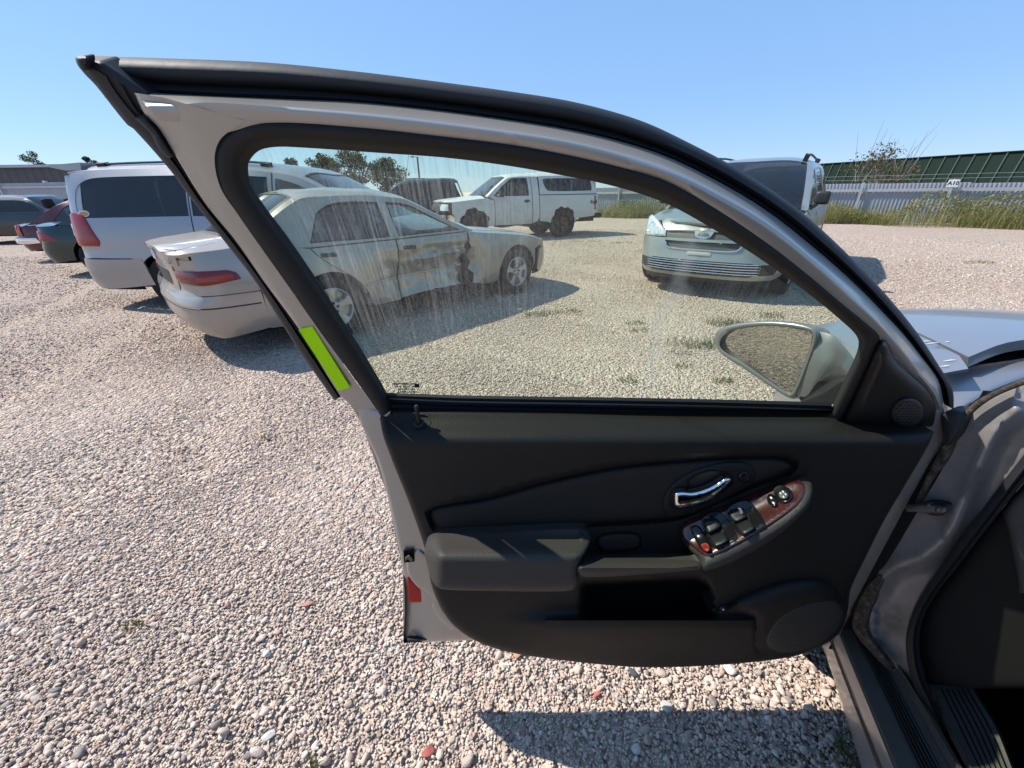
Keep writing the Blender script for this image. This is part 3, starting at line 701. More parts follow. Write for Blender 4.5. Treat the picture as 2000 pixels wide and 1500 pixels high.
# ---- white people carrier seen from behind
M_white = paint('pearl_white_paint', (.31, .31, .32), .55, .27, .12, (.40, .36, .31), low=.35)
def build_white_van():
    c = Car('white_minivan', (-4.56, 6.27, 0), R(-1), 'white minivan with dark tinted side glass, tall red tail lamps and roof rack', 'minivan',
        outl=[(4.10, 0), (4.06, .4), (3.92, .68), (3.65, .86), (3.3, .94), (2.5, .972), (.5, .975), (-.3, .968), (-.65, .945), (-.86, .89), (-.98, .78), (-1.03, .55), (-1.05, 0)],
        side=[(.2, -.07), (.3, -.02), (.5, 0), (.66, .004), (.70, -.006), (.9, -.012), (1.05, -.03), (1.10, -.042), (1.3, -.09), (1.5, -.155), (1.6, -.20), (1.68, -.27)],
        front=[(.2, -.1), (.3, -.02), (.5, 0), (.6, -.02), (.75, -.08), (.85, -.18), (1.0, -.4)],
        rear=[(.2, -.12), (.28, -.05), (.36, -.0), (.5, .015), (.62, .012), (.66, -.04), (.85, -.045), (1.1, -.06), (1.4, -.09), (1.55, -.12), (1.7, -.16)],
        zt=[(4.1, .80), (3.8, .93), (3.2, 1.06), (3.05, 1.09), (2.6, 1.36), (2.15, 1.60), (1.9, 1.68), (1.2, 1.745), (.2, 1.75), (-.5, 1.735), (-.9, 1.71), (-1.05, 1.69)],
        ze=[(4.1, .74), (3.8, .85), (3.2, .99), (3.0, 1.03), (2.6, 1.27), (2.15, 1.50), (1.9, 1.575), (1.2, 1.645), (.2, 1.66), (-.5, 1.65), (-.9, 1.62), (-1.05, 1.58)], p=4.5)
    M = M_white; AF = 3.08; AR = .22
    for sg in (-1, 1):
        g = dict(sg=sg)
        ar = archpts(AR, .33, .385, .24); af = archpts(AF, .33, .385, .24)
        win = [(-.735, 1.125), (-.745, 1.30, 1), (-.70, 1.46, 1), (-.55, 1.545, 1), (-.3, 1.572, 1), (.685, 1.582), (.685, 1.135)]
        q = [(-.62, .66), (-.64, .85), (-.68, 1.18), (-.93, 1.19), (-.92, 1.45), (-.88, 1.60)] + tops(c, [-.82, -.6, -.3, 0, .3, .70]) + [(.70, .62), (.70, .29)] + [(AR + .40, .27)] + archpts(AR, .33, .385, .28, -8, 140) + [(AR - .40, .655)]
        c.panel('rear_quarter', 'side', q, M, holes=[win], sp=.08, **g)
        sd = [(.715, .28)] + tops(c, [.715, .9, 1.1, 1.4, 1.73])[0:] + [(1.73, .28)]
        w2 = [(.735, 1.135), (.735, 1.582), (1.1, 1.582, 1), (1.68, 1.55), (1.70, 1.10)]
        c.panel('sliding_door', 'side', sd, M, holes=[w2], sp=.12, **g)
        fdoor = [(1.745, .28)] + tops(c, [1.75, 1.95, 2.15, 2.4, 2.6, 2.8, 2.98]) + [(2.75, .95), (2.72, .30)]
        w3 = [(1.77, 1.10), (1.78, 1.535), (2.05, 1.46, 1), (2.45, 1.25), (2.86, 1.04)]
        c.panel('front_door', 'side', fdoor, M, holes=[w3], sp=.12, **g)
        fend = [(2.735, .30), (2.765, .94), (3.0, 1.02)] + tops(c, [3.2, 3.5, 3.75]) + [(3.6, .62), (3.5, .3)] + archpts(AF, .33, .385, .28)
        c.panel('front_fender', 'side', fend, M, sp=.1, **g)
        for n, w in (('quarter_window', win), ('sliding_door_window', w2), ('front_window', w3)):
            cx, cz = np.mean([p[:2] for p in w], 0)
            c.panel(n, 'side', [(cx + (p[0] - cx) * 1.015, cz + (p[1] - cz) * 1.03) + tuple(p[2:]) for p in w], G_tint if n != 'front_window' else G_green, off=-.008, thick=.004, sp=.15, **g)
        rb = [(c.L, .27), (c.L, .64), (c.L - .6, .64), (c.L - .9, .645), (c.L - 1.25, .645), (c.L - 1.60, .645), (c.L - 1.76, .645), (c.L - 1.78, .56), (c.L - 1.80, .32), (c.L - 1.2, .27)]
        c.panel('rear_bumper', 's', rb, M, sp=.07, off=.004, sg=sg)
        c.panel('tail_lamp', 's', [(c.L - .74, .86), (c.L - .76, 1.16), (c.L - 1.02, 1.19), (c.L - 1.17, 1.17), (c.L - 1.30, .86), (c.L - 1.27, .80), (c.L - .9, .80)], M_lred, sp=.05, off=.004, bulge=.012, rr=.03, sg=sg)
        c.panel('reversing_lens', 's', [(c.L - .735, .92), (c.L - .735, 1.06), (c.L - .88, 1.06), (c.L - .93, 1.02), (c.L - .93, .94), (c.L - .88, .91)], M_lclear, sp=.05, off=.018, bulge=.004, rr=.02, sg=sg)
        c.panel('tailgate_pillar', 's', [(c.L - .73, .66), (c.L - .73, 1.60), (c.L - 1.18, 1.60), (c.L - 1.17, 1.2), (c.L - 1.24, .84), (c.L - 1.24, .66)], M, sp=.06, off=-.004, sg=sg)
        c.panel('headlamp', 's', [(.5, .70), (.55, .86), (1.1, .92), (1.2, .84), (.8, .70)], M_lclear, sp=.08, sg=sg)
        c.panel('front_bumper', 's', [(0, .25), (0, .68), (.8, .68), (1.2, .82), (1.25, .3), (1.1, .25)], M, sp=.1, sg=sg)
        c.strip('roof_rail', 'topv', [(-.45, .80), (0, .80), (.8, .80), (1.6, .80)], .013, M_blk, off=.03, sg=sg)
        for x in (-.45, .55, 1.6): c.panel('rail_foot', 'topv', [(x - .07, .76), (x + .07, .76), (x + .05, .84), (x - .05, .84)], M_blk, off=.034, thick=.034, sp=.05, sg=sg)
    c.panel('roof', 'topv', [(2.1, -1), (-.80, -1), (-.86, -.8), (-.88, 0), (-.86, .8), (-.80, 1), (2.1, 1), (2.16, 0)], M, sg=1, sp=.1)
    c.panel('windscreen', 'topv', [(3.05, -.93), (2.14, -.93), (2.2, 0), (2.14, .93), (3.05, .93), (3.1, 0)], G_green, sg=1, sp=.15, off=-.006, thick=0)
    for g in (-1, 1): c.panel('windscreen_pillar', 'topv', [(3.1, .91), (2.1, .91), (2.1, 1), (2.98, 1)], M, sg=g, sp=.08)
    c.panel('bonnet', 'topv', [(3.05, -1), (3.7, -1), (3.9, -.8), (4.02, 0), (3.9, .8), (3.7, 1), (3.05, 1), (3.12, 0)], M, sg=1, sp=.1)
    c.panel('tailgate', 'rear', [(-.71, .655), (.71, .655), (.70, 1.10), (-.70, 1.10)], M, sg=1, sp=.08)
    c.panel('rear_window', 'rear', [(-.70, 1.11), (.70, 1.11), (.66, 1.58), (-.66, 1.58)], G_tint, sg=1, sp=.12)
    P = c.M('rear', np.array([[-.45, .98]]), 1)[0]
    MB().box(P + (-.006, 0, 0), (.006, .42, .10)).build('number_plate', M_plate, c.root)
    P = c.M('rear', np.array([[-.55, 1.06]]), 1)[0]; MB().box(P + (-.006, 0, 0), (.004, .22, .10)).build('bumper_sticker', M_white, c.root, label='white sticker with grey print')
    for k in range(2): text('sticker_print', 'PROUD PARENT' if k else 'HONOR ROLL', .026, frame3(P + (-.010, 0, .02 - .04 * k), (0, -1, 0), (0, 0, 1)), M_dark, c.root, .001)
    # spoiler over the tailgate
    V = []; n = 13
    for y in np.linspace(-.68, .68, n): b = 1 - (abs(y) / .68) ** 6 * .3; V += [(-.62, y, 1.738), (-.88 - .20 * b, y, 1.715), (-.89 - .205 * b, y, 1.695), (-.84, y, 1.655), (-.64, y, 1.65)]
    mk('roof_spoiler', V, [(5 * i + j, 5 * i + 5 + j, 5 * i + 5 + (j + 1) % 5, 5 * i + (j + 1) % 5) for i in range(n - 1) for j in range(5)] + [tuple(range(5)), tuple(range(5 * n - 5, 5 * n))], M, c.root, ang=30)
    # oval sticker with a tan dog-coloured blob on the quarter glass
    cen = c.M('side', np.array([[-.645, 1.175]]), -1)[0] + (0, -.004, 0)
    for nm, rx, rz, m, dy, dx in (('oval_sticker', .075, .038, solid('pale_sticker', (.55, .65, .62), .5), 0, 0), ('sticker_patch', .05, .026, solid('tan_sticker', (.50, .27, .07), .5), -.004, .01)):
        mb = MB(); a = np.linspace(0, 6.283, 22)[:-1]; V = [(cen[0] + dx + rx * math.cos(t), cen[1] + dy + .022 * math.sin(t) * rz / .038 * .35, cen[2] + rz * math.sin(t)) for t in a]
        mb.add(V + [(x, y + .003, z) for x, y, z in V], [tuple(range(21))] + [(i, (i + 1) % 21, (i + 1) % 21 + 21, i + 21) for i in range(21)]); mb.build(nm, m, c.root)
    c.wheels((AF, AR), .335, .215, .955, style='five'); c.wells((AF, AR), .385, .94, .33); c.inner(-.80, 3.7, .25, 1.0, wheel_x=(AF, AR))
    MB().tube([(-1.0, -.5, .22), (-.6, -.5, .24), (-.2, -.45, .26)], .035, 8).build('exhaust', M_dark, c.root)
    return c
build_white_van()

# ---- silver people carrier facing the camera
M_sage = paint('silver_sage_paint', (.36, .375, .345), .6, .27, .22, (.30, .275, .235), low=.5)
def honey():
    k = NM('mesh_grille'); v = k.n('TexVoronoi', Scale=34.0, Randomness=0.0); k.l(k.coord((0.02, 1, 1.4)), v.inputs['Vector'])
    h = k.ramp(v.outputs['Distance'], [(.34, (0, 0, 0)), (.46, (1, 1, 1))]); k.set(**{'Base Color': k.mix(h, (.005, .005, .005), (.085, .085, .08)), 'Roughness': .4, 'Normal': k.bump(h, .7, .01)}); return k.m
def build_sage_van():
    c = Car('silver_minivan', (5.10, 8.78, 0), R(231.0), 'silver green minivan with roof rails and mesh grille facing the camera', 'minivan',
        outl=[(3.98, 0), (3.965, .30), (3.91, .58), (3.78, .78), (3.55, .90), (3.2, .955), (2.4, .98), (.5, .982), (-.3, .97), (-.8, .93), (-1.0, .8), (-1.08, .5), (-1.1, 0)],
        side=[(.2, -.08), (.3, -.03), (.5, 0), (.7, .0), (.9, -.015), (1.05, -.05), (1.12, -.075), (1.3, -.13), (1.5, -.20), (1.6, -.245), (1.7, -.33)],
        front=[(.18, -.14), (.24, -.06), (.34, .0), (.42, .012), (.48, .0), (.55, -.02), (.66, -.045), (.76, -.075), (.86, -.13), (.94, -.20), (1.0, -.36)],
        rear=[(.2, -.1), (.4, 0), (.6, 0), (.9, -.04), (1.2, -.1), (1.7, -.3)],
        zt=[(3.98, .84), (3.86, .90), (3.6, .965), (3.1, 1.05), (2.85, 1.085), (2.4, 1.33), (1.9, 1.58), (1.65, 1.68), (1.2, 1.735), (.4, 1.755), (-.5, 1.73), (-1.1, 1.66)],
        ze=[(3.98, .78), (3.8, .83), (3.5, .895), (3.1, .97), (2.8, 1.02), (2.4, 1.24), (1.9, 1.49), (1.65, 1.585), (1.2, 1.64), (.4, 1.655), (-.5, 1.64), (-1.1, 1.58)], p=4.0)
    M = M_sage; AF = 3.03; L = c.L; c.root.scale = (1.045,) * 3
    M_mesh = honey()
    for sg in (-1, 1):
        g = dict(sg=sg)
        fend = [(2.52, .30), (2.55, .95), (2.80, 1.01)] + tops(c, [2.9, 3.1, 3.3, 3.45]) + [(3.46, .66), (3.44, .62), (3.42, .40)] + archpts(AF, .33, .39, .28, 5)
        c.panel('front_fender', 'side', fend, M, sp=.07, **g)
        fdoor = [(1.50, .28)] + tops(c, [1.5, 1.65, 1.9, 2.15, 2.4, 2.6, 2.78]) + [(2.53, .95), (2.50, .30)]
        w1 = [(1.54, 1.10), (1.55, 1.545), (1.70, 1.525, 1), (1.95, 1.42, 1), (2.3, 1.22), (2.60, 1.04)]
        c.panel('front_door', 'side', fdoor, M, holes=[w1], sp=.1, **g)
        sd = [(.42, .28)] + tops(c, [.42, .7, 1.0, 1.3, 1.48]) + [(1.48, .28)]; w2 = [(.46, 1.12), (.46, 1.58), (1.0, 1.58, 1), (1.44, 1.55), (1.44, 1.10)]
        c.panel('sliding_door', 'side', sd, M, holes=[w2], sp=.12, **g)
        q = [(-1.0, .4)] + tops(c, [-1.0, -.6, -.2, .2, .4]) + [(.40, .28)] + archpts(0, .33, .39, .28); w4 = [(-.75, 1.15), (-.7, 1.55), (.36, 1.58), (.36, 1.12)]
        c.panel('rear_quarter', 'side', q, M, holes=[w4], sp=.12, **g)
        for n, w in (('front_window', w1), ('sliding_door_window', w2), ('quarter_window', w4)): c.panel(n, 'side', w, G_green if n == 'front_window' else G_tint, off=-.006, thick=.004, sp=.15, **g)
        c.panel('door_handle', 'side', [(1.60, .93), (1.60, .97), (1.78, .97), (1.78, .93)], M, off=.01, bulge=.02, rr=.02, sp=.04, **g)
        c.panel('headlamp', 's', [(.50, .735), (.52, .80), (.66, .875, 1), (.86, .955, 1), (1.04, .985), (1.10, .93, 1), (1.06, .80, 1), (.96, .735, 1), (.75, .725, 1)], M_lclear, off=-.006, bulge=.016, rr=.05, sp=.05, sg=sg)
        for a, z, r in ((.66, .79, .05), (.82, .83, .06), (.96, .83, .04)):
            c.panel('lamp_reflector', 's', [(a + r * math.cos(t), z + r * math.sin(t), 1) for t in np.linspace(0, 6.28, 10)[:-1]], M_chr, off=.012, bulge=-.012, rr=r, sp=.03, thick=.004, sg=sg)
        bump = [(0, .26), (0, .30), (.62, .305), (.70, .33), (.70, .46), (.60, .475), (0, .475), (0, .60), (.36, .60), (.46, .63), (.50, .72), (.95, .72), (1.06, .78), (1.30, .70), (1.305, .42), (1.22, .30), (.95, .26)]
        c.panel('front_bumper', 's', bump, M, sp=.05, sg=sg)
        c.panel('fog_lamp_pocket', 's', [(.70, .33), (.70, .46), (.92, .46), (1.0, .40), (.95, .33)], M_blk, off=.003, thick=.01, sp=.06, sg=sg)
        c.strip('roof_rail', 'topv', [(1.55, .84), (1.45, .84), (1.0, .84), (0, .84), (-.6, .84)], .016, M_blk, off=.075, sg=sg)
        for x in (1.5, -.55): c.panel('rail_foot', 'topv', [(x - .09, .80), (x + .09, .80), (x + .06, .88), (x - .06, .88)], M_blk, off=.085, thick=.085, sp=.06, sg=sg)
        # door mirror
        y = float(c.Wy(2.52, 1.05)); mb = MB()
        bm = bmesh.new(); bmesh.ops.create_cube(bm, size=1); bmesh.ops.bevel(bm, geom=bm.edges[:], offset=.25, segments=3, profile=.6, affect='EDGES')
        mb.add([np.array([2.50, sg * (y + .10), 1.17]) + np.array(v.co) * (.12, .16, .16) for v in bm.verts], [[v.index for v in f.verts] for f in bm.faces]); bm.free()
        mb.tube([(2.55, sg * (y - .02), 1.04), (2.52, sg * (y + .05), 1.10)], .035, 8); mb.build('door_mirror', M_blk, c.root)
    # front face
    c.panel('bonnet', 'topv', [(2.92, -.97), (3.5, -.97), (3.62, -.86), (3.80, -.55), (3.86, 0), (3.80, .55), (3.62, .86), (3.5, .97), (2.92, .97), (2.98, 0)], M, sg=1, sp=.07)
    c.panel('bonnet_lip', 'front', [(-.53, .815), (.53, .815), (.66, .90), (.70, .96), (.3, .96, 1), (-.3, .96, 1), (-.70, .96), (-.66, .90)], M, sg=1, sp=.06, off=-.012)
    c.panel('grille', 'front', [(-.49, .725), (.49, .725), (.50, .81), (-.50, .81)], M_mesh, sg=1, sp=.06, off=-.02)
    c.panel('lower_grille', 'front', [(-.38, .61), (.38, .61), (.46, .66), (.47, .685), (-.47, .685), (-.46, .66)], M_mesh, sg=1, sp=.06, off=-.02)
    c.panel('grille_bar', 'front', [(-.49, .69), (.49, .69), (.49, .722), (-.49, .722)], M, sg=1, sp=.06, off=.008)
    c.strip('grille_chrome', 'front', [(-.50, .81), (-.3, .815), (0, .817), (.3, .815), (.50, .81)], .008, M_chr, off=.0, sg=1)
    c.strip('lower_chrome', 'front', [(-.47, .675), (-.44, .625), (-.36, .603), (0, .60), (.36, .603), (.44, .625), (.47, .675)], .012, M_chr, off=.006, sg=1)
    c.panel('emblem_plate', 'front', [(-.118, .812), (.118, .812), (.088, .750, 1), (0, .724, 1), (-.088, .750, 1)], M, sg=1, sp=.04, off=.006, thick=.02)
    P0 = c.M('front', np.array([[.0, .775]]), 1)[0] + (.012, 0, 0); mb = MB()
    for rx, rz, oz in ((.062, .035, 0), (.020, .033, 0), (.043, .014, .015)): mb.tube([P0 + np.array([0, rx * math.cos(t), oz + rz * math.sin(t)]) for t in np.linspace(0, 6.283, 25)], .006, 5, False)
    mb.build('badge', M_chr, c.root)
    c.panel('plate_bracket', 'front', [(-.14, .53), (.14, .53), (.15, .555), (.14, .575), (-.14, .575), (-.15, .555)], M_plate, sg=1, off=.008, bulge=.006, rr=.015, sp=.05)
    c.panel('lower_intake', 'front', [(-.69, .32), (.69, .32), (.69, .46), (-.69, .46)], M_dark, sg=1, off=-.03, thick=.01, sp=.1)
    for z in (.335, .367, .399, .431, .458): c.strip('intake_bar', 'front', [(-.70, z), (-.4, z), (0, z), (.4, z), (.70, z)], .0075, M_chr, off=-.004, sg=1)
    c.panel('air_dam', 's', [(-1.0, .18), (1.0, .18), (1.05, .255), (-1.05, .255)], M_blk, off=-.02, thick=.01, sp=.1, sg=1)
    c.panel('cowl', 'topv', [(2.96, -.96), (2.80, -.96), (2.84, 0), (2.80, .96), (2.96, .96), (3.0, 0)], M_blk, sg=1, off=-.01)
    c.panel('windscreen', 'topv', [(2.80, -.93), (1.68, -.92), (1.72, 0), (1.68, .92), (2.80, .93), (2.86, 0)], carglass('dark_windscreen', (.16, .20, .21), .03, .03), sg=1, sp=.12, off=-.004, thick=0)  # windscreen glass has a dark blue-green tint
    for g in (-1, 1): c.panel('windscreen_pillar', 'topv', [(2.82, .92), (1.66, .90), (1.66, 1), (2.78, 1)], M, sg=g, sp=.07)
    c.panel('roof', 'topv', [(1.66, -1), (-1.0, -1), (-1.05, 0), (-1.0, 1), (1.66, 1), (1.71, 0)], M, sg=1, sp=.12)
    c.panel('rear_end', 'rear', [(-.9, .3), (.9, .3), (.8, 1.6), (-.8, 1.6)], M, sg=1, sp=.15)
    c.wheels((AF, 0), .345, .215, .965, style='five'); c.wells((AF, 0), .39, .95, .33); c.inner(-.95, 3.6, .22, .95, wheel_x=(AF, 0))
    for y in (-.4, .4): c.seat(1.25, y, .62, M_dkseat, tall=.66)
    c.seat(.2, 0, .62, M_dkseat, wd=1.3, head=False)
    MB().box((2.45, 0, .95), (.55, 1.5, .2)).build('dashboard', M_dkseat, c.root); c.wheel_steer((1.95, .40, 1.05), mat=M_cloth_seat)
    return c
build_sage_van()

# ---- white pickup with a cap over the bed
M_twhite = paint('chalky_white_paint', (.60, .60, .58), 0.0, .5, .4, (.46, .43, .38), low=.9)
M_rust = NM('rusty_mud'); M_rust.set(**{'Base Color': M_rust.ramp(M_rust.noise(14, 6, .7), [(.3, (.03, .018, .012)), (.55, (.09, .05, .032)), (.8, (.16, .11, .08))]), 'Roughness': .95, 'Normal': M_rust.bump(M_rust.noise(25, 5), .6, .02)}); M_rust = M_rust.m
def build_truck():
    c = Car('white_pickup', (1.36, 14.75, .0), R(203.5), 'white pickup with camper cap and rusted wheel arches, behind the crushed sedan', 'pickup',
        outl=[(3.62, 0), (3.60, .4), (3.54, .66), (3.40, .78), (3.1, .815), (2.4, .83), (.6, .835), (-.8, .83), (-1.12, .815), (-1.2, .76), (-1.22, .4), (-1.22, 0)],
        side=[(.35, -.05), (.45, -.02), (.6, 0), (.78, .006), (.80, -.008), (.95, -.01), (1.08, -.03), (1.13, -.05), (1.3, -.10), (1.5, -.165), (1.62, -.22), (1.7, -.28)],
        front=[(.3, -.02), (.6, 0), (.9, -.03), (1.1, -.2)], rear=[(.3, -.02), (.6, 0), (1.1, 0), (1.6, -.06)],
        zt=[(3.6, 1.02), (3.4, 1.06), (2.6, 1.14), (2.45, 1.165), (2.1, 1.40), (1.75, 1.63), (1.6, 1.675), (1.2, 1.70), (.8, 1.695), (.76, 1.72), (-.5, 1.75), (-1.15, 1.74), (-1.22, 1.72)],
        ze=[(3.6, .97), (3.4, 1.00), (2.6, 1.075), (2.4, 1.10), (2.1, 1.32), (1.75, 1.545), (1.6, 1.59), (1.2, 1.615), (.8, 1.61), (.76, 1.62), (-.5, 1.64), (-1.15, 1.63), (-1.22, 1.6)], p=5)
    M = M_twhite; AF = 2.75; c.root.scale = (1.085,) * 3
    rag = lambda x, z, r, k: [(x + (r + .022 * math.sin(5 * t + k) + .016 * math.sin(11.3 * t + 2 * k) + .010 * math.sin(29 * t + k)) * math.cos(t), z + (r + .022 * math.sin(5 * t + k) + .016 * math.sin(11.3 * t + 2 * k) + .010 * math.sin(29 * t + k)) * math.sin(t)) for t in np.linspace(R(-10), R(190), 40) if z + r * math.sin(t) > .38]
    for sg in (-1, 1):
        g = dict(sg=sg)
        c.panel('front_fender', 'side', [(2.16, .40), (2.17, 1.03), (2.36, 1.09)] + tops(c, [2.5, 2.8, 3.1, 3.35]) + [(3.36, .60), (3.2, .44)] + rag(AF, .42, .43, 1), M, sp=.06, label='front fender with its arch rusted away', **g)
        w1 = [(1.13, 1.15), (1.15, 1.555), (1.52, 1.55, 1), (1.62, 1.52, 1), (1.88, 1.35), (2.13, 1.15)]
        c.panel('door', 'side', [(1.02, .40)] + tops(c, [1.02, 1.3, 1.55, 1.75, 1.95, 2.15, 2.33]) + [(2.145, 1.03), (2.14, .40)], M, holes=[w1], sp=.08, **g)
        c.panel('door_window', 'side', w1, G_tint, off=-.008, thick=0, sp=.15, **g)
        c.panel('window_surround', 'side', [(1.10, 1.13), (1.12, 1.575), (1.54, 1.57, 1), (1.65, 1.535, 1), (1.92, 1.36), (2.18, 1.13)], M_gasket, holes=[w1], off=.001, thick=.004, sp=.1, **g)
        c.panel('door_handle', 'side', [(1.10, .96), (1.10, 1.03), (1.27, 1.03), (1.27, .96)], M_blk, off=.003, thick=.01, sp=.06, **g)
        c.panel('cab_corner', 'side', [(.80, .55), (.80, 1.60), (1.0, 1.60), (1.0, .42), (.86, .46)], M, sp=.08, **g)
        bed = [(-1.20, .56), (-1.20, 1.135), (.775, 1.135), (.775, .47), (.55, .44)] + rag(0, .43, .40, 2.5) + [(-.48, .50)]
        c.panel('bed_side', 'side', bed, M, sp=.06, label='bed side with its wheel arch rusted away', **g)
        c.panel('rocker', 'side', [(.86, .33), (1.02, .42, 1), (1.5, .40, 1), (2.1, .42, 1), (2.2, .36), (1.9, .33, 1), (1.5, .36, 1), (1.1, .32, 1)], M_rust, off=-.02, sp=.06, **g)
        for x in (0, AF):
            c.panel('rusted_arch', 'side', [(x + .50 * math.cos(t), .42 + .50 * math.sin(t)) for t in np.linspace(R(-8), R(188), 24)], M_rust, off=-.018, thick=.01, sp=.08, holes=[], **g) if False else None
            mb = MB(); a = np.linspace(-.05, math.pi + .05, 26); Vv = []
            for i, t in enumerate(a):
                r1 = .405 + .02 * math.sin(9 * t + x); y = float(c.Wy(np.array([x]), np.array([.75]))[0]) - .032
                Vv += [(x + .465 * math.cos(t), sg * y, .42 + .465 * math.sin(t)), (x + r1 * math.cos(t), sg * (y - .01), .42 + r1 * math.sin(t)), (x + r1 * math.cos(t), sg * (y - .2), .42 + r1 * math.sin(t))]
            mb.add(Vv, [(3 * i + j, 3 * i + 3 + j, 3 * i + 4 + j, 3 * i + 1 + j) for i in range(25) for j in range(2)]); mb.build('rusted_arch', M_rust, c.root)
        c.panel('fuel_cap', 'side', [(.52 + .075 * math.cos(t), .86 + .085 * math.sin(t), 1) for t in np.linspace(0, 6.28, 12)[:-1]], M, off=.004, thick=.01, sp=.05, **g)
        w2 = [(-.98, 1.26, 1), (-.90, 1.24, 1), (.45, 1.24, 1), (.56, 1.30, 1), (.63, 1.52, 1), (.55, 1.56, 1), (-.85, 1.56, 1), (-.96, 1.50, 1)]
        c.panel('cap_side', 'side', [(-1.19, 1.155), (-1.14, 1.63)] + tops(c, [-1.1, -.5, 0, .5, .74]) + [(.76, 1.155)], M, holes=[w2], sp=.08, **g)
        c.panel('cap_window', 'side', w2, G_tint, off=-.008, thick=0, sp=.15, **g)
        c.strip('cap_seam', 'side', [(-1.18, 1.145), (-.5, 1.145), (.1, 1.145), (.77, 1.145)], .012, M_blk, off=.0, **g)
        c.panel('tail_lamp', 's', [(c.L - .86, .72), (c.L - .86, 1.10), (c.L - .93, 1.10), (c.L - .93, .72)], M_lred, off=.004, thick=.02, sp=.06, sg=sg)
        c.panel('headlamp', 's', [(.42, .80), (.42, .96), (.80, .96), (.80, .80)], M_lclear, off=.0, thick=.02, sp=.06, sg=sg)
        # mirror
        y = float(c.Wy(np.array([2.05]), np.array([1.15]))[0]); mb = MB(); bm = bmesh.new(); bmesh.ops.create_cube(bm, size=1); bmesh.ops.bevel(bm, geom=bm.edges[:], offset=.2, segments=2, affect='EDGES')
        mb.add([np.array([2.0, sg * (y + .18), 1.19]) + np.array(v.co) * (.10, .24, .15) for v in bm.verts], [[v.index for v in f.verts] for f in bm.faces]); bm.free(); mb.tube([(2.08, sg * (y - .02), 1.14), (2.02, sg * (y + .1), 1.16)], .03, 6); mb.build('door_mirror', M_plast_t, c.root)
    c.panel('bonnet', 'topv', [(2.44, -1), (3.3, -1), (3.5, -.9), (3.58, 0), (3.5, .9), (3.3, 1), (2.44, 1), (2.5, 0)], M, sg=1, sp=.09)
    c.panel('windscreen', 'topv', [(2.40, -.92), (1.77, -.9), (1.79, 0), (1.77, .9), (2.40, .92), (2.46, 0)], G_clear, sg=1, sp=.12, off=-.004, thick=0)
    for g in (-1, 1): c.panel('windscreen_pillar', 'topv', [(2.40, .90), (1.74, .88), (1.74, 1), (2.36, 1)], M, sg=g, sp=.06)
    c.panel('cab_roof', 'topv', [(1.75, -1), (.80, -1), (.80, 1), (1.75, 1), (1.77, 0)], M, sg=1, sp=.1)
    c.panel('cap_roof', 'topv', [(.75, -1), (-1.15, -1), (-1.2, 0), (-1.15, 1), (.75, 1)], M, sg=1, sp=.12)
    c.panel('cab_back', 'topv', [(.81, -.98), (.76, -.98), (.76, .98), (.81, .98)], M, sg=1, sp=.1, off=-.02)
    c.panel('grille', 'front', [(-.42, .78), (.42, .78), (.42, .97), (-.42, .97)], M_blk, sg=1, sp=.1)
    c.panel('front_bumper', 's', [(-.95, .48), (.95, .48), (.95, .70), (-.95, .70)], M_chr, sg=1, sp=.1, off=.03)
    c.panel('tailgate', 'rear', [(-.7, .6), (.7, .6), (.7, 1.13), (-.7, 1.13)], M, sg=1, sp=.1); c.panel('cap_door', 'rear', [(-.66, 1.16), (.66, 1.16), (.6, 1.6), (-.6, 1.6)], G_tint, sg=1, sp=.12)
    mb = MB(); mb.tube([(-1.27, -.8, .56), (-1.36, -.4, .54), (-1.38, 0, .54), (-1.36, .4, .54), (-1.27, .8, .56), (-1.1, .8, .56)], .07, 8); mb.build('rear_bumper', M_dark, c.root)
    def on_side(x, z, off=.008): P = c.M('side', np.array([[x, z]]), 1)[0]; return P + (0, off, 0)
    text('lettering', '4x4', .16, frame3(on_side(-1.02, .93), (-1, 0, 0), (.25, -.0, 1)), M_blk, c.root, .002, .003)
    P = c.M('topv', np.array([[2.12, .55], [2.13, .55], [2.12, .56]]), 1); n = np.cross(P[1] - P[0], P[2] - P[0]); n /= np.linalg.norm(n); n *= np.sign(n[2])
    for k, t_ in enumerate(('106', '20')): text('chalk_number', t_, .15, frame3(P[0] + n * .006 + np.array([-.13 * k, .0, .08 * k]), (-.15, 1, .25), P[0] - P[1]), M_white, c.root, .001, .003)
    c.wheels((AF, 0), .40, .20, .83, w=.25, style='steel', cols=(M_tyre, M_rust), zlow=.03); c.wells((AF, 0), .42, .80, .42); c.inner(-1.1, 3.3, .40, 1.05, wheel_x=(AF, 0), r=.45)
    MB().box((1.2, 0, .85), (.5, 1.3, .45)).build('bench', M_cloth_seat, c.root); c.seat(.98, .38, .72, M_cloth_seat, tall=.55); c.seat(.98, -.38, .72, M_cloth_seat, tall=.55)
    MB().box((2.2, 0, .98), (.4, 1.35, .22)).build('dashboard', M_cloth_seat, c.root); c.wheel_steer((1.75, .38, 1.05))
    for y0 in (-.1, .55): MB().tube([c.M('topv', np.array([[2.40, y0]]), 1)[0] + (0, 0, .015), c.M('topv', np.array([[2.30, y0 - .35]]), 1)[0] + (0, 0, .02)], .008, 5).build('wiper', M_blk, c.root)
    return c
M_plast_t = M_blk
build_truck()

